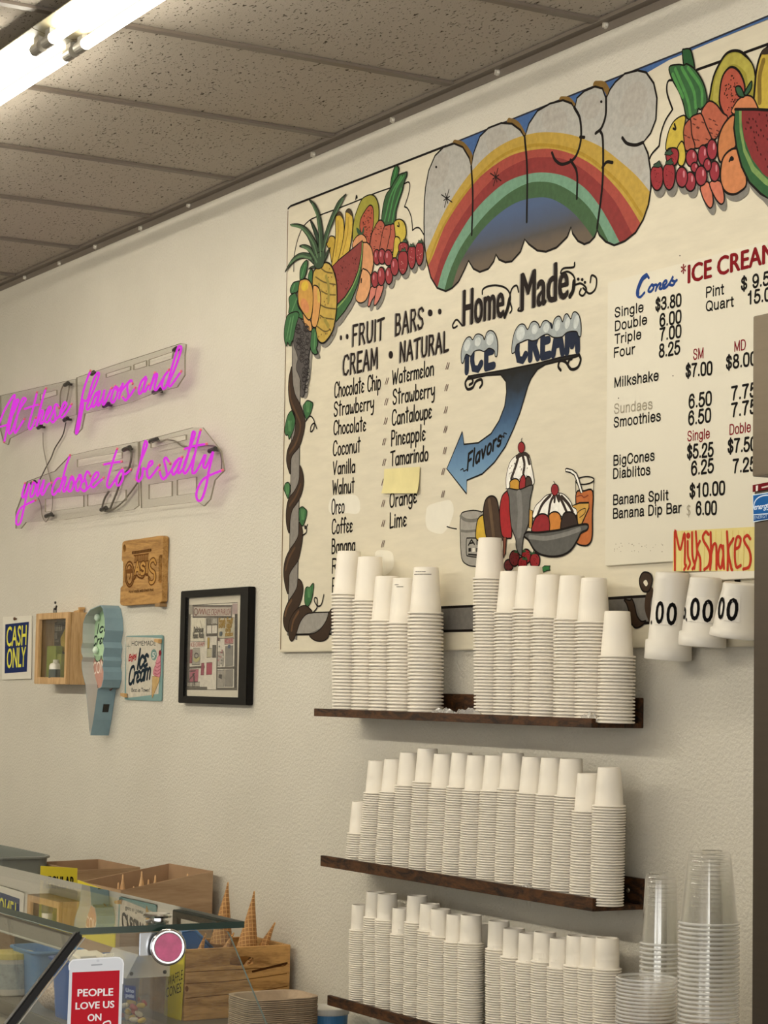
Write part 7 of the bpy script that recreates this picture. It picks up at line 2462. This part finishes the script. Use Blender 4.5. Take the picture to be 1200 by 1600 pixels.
CC = [('d9b83c', 'yellow'), ('e6dcc4', 'white'), ('a82a30', 'red')]
for i in range(21):
    col, nm = CC[i % 3]
    a_ = random.uniform(0, 6.28)
    c_ = Vector((AX1 - .02 - (i % 7) * .019, AY0 + .022 + random.random() * .07, BC + .012 + (i // 7) * .017))
    d_ = Vector((math.cos(a_) * .016, math.sin(a_) * .010, random.uniform(-.004, .006)))
    b = MB().tube([c_ - d_, c_ - d_ * .6, c_ + d_ * .6, c_ + d_], [.003, .0065, .006, .003], 10)
    tag(b.build('candy', plain(col, 0.35), None, smooth=True), 'small %s candy stick in the clear topping box' % nm, 'candy', 'candies in the topping box')

# stack of pulp trays
TR = plain('a8937a', 0.85, 0, 0.12, 60)
ct = onY((427, 1560), -0.245)
seg = 44


def tray_mesh():
    def loop(ax_, ay_, z_):
        out = []
        for i in range(seg):
            a_ = 2 * math.pi * i / seg
            c_, s_ = math.cos(a_), math.sin(a_)
            out.append((ax_ * math.copysign(abs(c_) ** .45, c_), ay_ * math.copysign(abs(s_) ** .45, s_), z_))
        return out
    L_ = [(.72, .0), (.93, .024), (1.0, .025), (1.005, .0268), (.99, .028), (.90, .0262), (.70, .003)]
    vs, fs = [], []
    for f_, z_ in L_:
        vs += loop(.078 * f_, .098 * f_, z_)
    for i in range(len(L_) - 1):
        for j in range(seg):
            j2 = (j + 1) % seg
            fs.append((i * seg + j, i * seg + j2, (i + 1) * seg + j2, (i + 1) * seg + j))
    fs.append(tuple((len(L_) - 1) * seg + j for j in range(seg)))
    fs.append(tuple(range(seg - 1, -1, -1)))
    o_ = MB().add(vs, fs).build('pulp_tray', TR, None, smooth=False)
    me = o_.data
    bpy.data.objects.remove(o_)
    return me


tm = tray_mesh()
zt_ = onY((427, 1553), -0.245).z
nt_ = int((zt_ - BC - .028) / .0046) + 1
for i in range(nt_):
    o = bpy.data.objects.new('pulp_tray', tm)
    COL.objects.link(o)
    o.location = (ct.x + random.uniform(-.001, .001), -.245 + random.uniform(-.001, .001), BC + .0004 + i * .0046)
    o.rotation_euler = (0, 0, random.uniform(-.02, .02))
    tag(o, 'brown pulp tray, %s in the stack beside the wooden crate' % ('topmost' if i == nt_ - 1 else ordinal(nt_ - i) + ' from the top'), 'tray', 'stacked pulp trays')
# round container with white lid
c = onY((512, 1585), -0.09)
lt = thing('lidded_container', (c.x, -.09, BC), 'round blue container with a white lid under the lowest shelf', 'container')
lz = onY((512, 1573), -0.09).z
MB().lathe([(0, .0003), (.046, .0003), (.048, .004), (.050, lz - BC - .016), (0, lz - BC - .016)], (c.x, -.09, BC), None, 36).build('container', plain('4a86b8', 0.35), lt, smooth=False)
MB().lathe([(.0525, lz - BC - .0158), (.0535, lz - BC - .012), (.0535, lz - BC - .002), (.051, lz - BC), (.044, lz - BC), (.043, lz - BC - .002), (0, lz - BC - .002)], (c.x, -.09, BC), None, 40).build('lid', plain('d2cfc6', 0.35), lt, smooth=False)

# ------------------------------------------------------------------ glass display case in front
GLS = sheet('display_glass', (0.93, 0.95, 0.93, 1), 0.012, (0.6, 0.62, 0.6, 1), 0.0, 1.5, 1.0)
GED = plain('20332b', 0.15, 0, 0, 1, 0.8)
GED2 = plain('8a958c', 0.2, 0, 0, 1, 0.8)
CHR = plain('d8d8d8', 0.08, 1.0)
EX = -2.965
TF, TBk, TZ = onX((125, 1450), EX).y, onX((382, 1438), EX).y, 1.199
XE = -8.2
dc = thing('display_case', (-5.5, -1.4, 0), 'long glass-topped display case in the lower left corner', 'display case')
MB().box(XE, EX - .03, -1.70, -1.13, 0.0, 0.84).build('cabinet', plain('3a3632', 0.35, 0.3), dc, bevel=0.004)
b = MB()
vs = [(XE, TF, TZ - .0095), (EX, TF, TZ - .0095), (EX, TBk, TZ - .0095), (XE, TBk, TZ - .0095), (XE, TF, TZ), (EX, TF, TZ), (EX, TBk, TZ), (XE, TBk, TZ)]
b.add(vs, [(3, 2, 1, 0), (4, 5, 6, 7)], 0).add(vs, [(0, 1, 5, 4), (1, 2, 6, 5), (2, 3, 7, 6), (3, 0, 4, 7)], 1)
b.build('glass_top', [GLS, GED], dc)
ty1 = TZ - .0105
ya, yb = onX((128, 1463), EX).y, onX((360, 1453), EX).y
slope_f = (onX((22, 1600), EX).y - ya) / (onX((22, 1600), EX).z - ty1)
slope_b = (onX((420, 1600), EX).y - yb) / (onX((420, 1600), EX).z - ty1)
ZL = 0.842
yf2, yb2 = ya + slope_f * (ZL - ty1), yb + slope_b * (ZL - ty1)
b = MB().slab([[(EX, ya, ty1), (EX, yb - .012, ty1), (EX, yb - .003, ty1 - .004), (EX, yb + .003, ty1 - .014), (EX, yb2, ZL), (EX, yf2, ZL)]], (-0.006, 0, 0), 0, 1)
b.build('end_glass', [GLS, GED2], dc)
b = MB().slab([[(XE, ya - .004, ty1), (EX - .0065, ya - .004, ty1), (EX - .0065, yf2 - .004, ZL), (XE, yf2 - .004, ZL)]], (0, 0.0045, 0.0035), 0, 1)
b.build('front_glass', [GLS, GED2], dc)
d_ = Vector((0, yf2 - ya, ZL - ty1)).normalized()
nn = Vector((0, -d_.z, d_.y))
nn = nn if nn.y < 0 else -nn
A_, B_ = Vector((EX + .002, ya, ty1)), Vector((EX + .002, yf2, ZL))
b = MB()
b.hexa([A_ - nn * .003, A_ + nn * .010, A_ + nn * .010 - Vector((.012, 0, 0)), A_ - nn * .003 - Vector((.012, 0, 0)), B_ - nn * .003, B_ + nn * .010, B_ + nn * .010 - Vector((.012, 0, 0)), B_ - nn * .003 - Vector((.012, 0, 0))])
b.build('corner_gasket', plain('0e0c0a', 0.4, 0, 0, 1, 0.25), dc, bevel=0.002)
MB().tube([A_ - nn * .0045 + Vector((.001, 0, 0)), B_ - nn * .0045 + Vector((.001, 0, 0))], .0012, 6).build('gasket_highlight', plain('c9c4b8', 0.25, 0.6), dc)  # pale strip modelled in place of the highlight along the black gasket
R0 = Vector((0, ya, ty1)) - nn * .008
R1 = R0 + d_ * .026
b = MB().hexa([(XE, R0.y, R0.z), (EX - .02, R0.y, R0.z), (EX - .02, R0.y + .004, R0.z), (XE, R0.y + .004, R0.z), (XE, R1.y, R1.z), (EX - .02, R1.y, R1.z), (EX - .02, R1.y + .004, R1.z), (XE, R1.y + .004, R1.z)])
b.build('top_rail', plain('75695c', 0.5, 0.0), dc)
MB().tube([(XE, R1.y, R1.z), (EX - .02, R1.y, R1.z)], .0018, 6).build('rail_bead', plain('d0cabd', 0.3), dc)
# chrome glass clamp
kc = onX((256.5, 1478.5), EX)
tc_ = onZ((240, 1440), TZ)
b = MB().lathe([(.0, .0001), (.017, .0001), (.018, .003), (.012, .004), (.012, .007), (.021, .008), (.022, .011), (.019, .0135), (0, .014)], (EX - .03, tc_.y, TZ), None, 32)
cl_ = b.build('glass_clamp', CHR, dc, smooth=False)
MB().lathe([(.0135, 0), (.0135, .0097)], (EX - .03, tc_.y, TZ - .0096), None, 24).build('clamp_stem', plain('7f9a94', 0.2, 0.4), dc, smooth=True)
MB().box(EX + .0005, EX + .0035, onX((217, 1460), EX).y, onX((283, 1460), EX).y, kc.z - .012, TZ - .0106).build('clamp_plate', plain('c9cdd2', 0.22, 0.9), dc, bevel=0.001)
ka = (RGT * .12 - FWD * 1.0 + Vector((.6, 0, 0))).normalized()
ka = Vector((1, -.22, .03)).normalized()
ko = Vector((EX + .0036, kc.y + .002, kc.z))
MB().lathe([(.0, .0), (.0235, .0), (.0250, .002), (.0250, .010)], ko, ka, 40).build('knob_body', plain('15130f', 0.25, 0.3), dc, smooth=False)
MB().lathe([(.0262, .0100), (.0268, .0125), (.0255, .0150), (.0225, .0158), (.0205, .0150)], ko, ka, 40).build('knob_ring', CHR, dc, smooth=True)
MB().lathe([(.0206, .0145), (.012, .0148), (0, .0150)], ko, ka, 40).build('knob_face', plain('942f54', 0.18, 0.25, 0.3, 60), dc, smooth=True)
# phone-shaped sticker on the end glass
p = Paint('phone_sticker', dc, xplane(EX + .0006))
zz = Zm(0, 1320, 4.615)
p.fill(zz([(500, 900), (498, 870), (505, 850), (525, 832), (560, 828), (830, 812), (860, 814), (882, 830), (890, 855), (884, 1000), (873, 1340), (482, 1345)]), ink('d9dce0'), False)
p.stroke(zz([(500, 900), (498, 870), (505, 850), (525, 832), (560, 828), (830, 812), (860, 814), (882, 830), (890, 855), (884, 1000)]), ink('eef0f2'), 0.002, False)
p.fill(zz([(521, 920), (863, 905), (852, 1345), (508, 1345)]), ink('b8222e'), False)
p.fill(zz([(660, 862), (735, 857), (740, 863), (735, 868), (660, 873), (655, 867)]), ink('a8acb2'), False)
p.fill(zz(ell(706, 836, 11, 9)), ink('c9ccd2'))
WT = ink('efeaea')
p.text('PEOPLE', *zz([(560, 1093), (814, 1086)]), 11, WT, 0.045)
p.text('LOVE US', *zz([(545, 1187), (822, 1173)]), 10.5, WT, 0.045)
p.text('ON', *zz([(632, 1272), (728, 1266)]), 10.5, WT, 0.045)
p.stroke(zz([(738, 1345), (745, 1290), (765, 1275), (790, 1272), (795, 1295), (770, 1320), (760, 1345)]), WT, 0.0022)
p.build('white phone-shaped sticker with a red screen reading PEOPLE LOVE US ON')
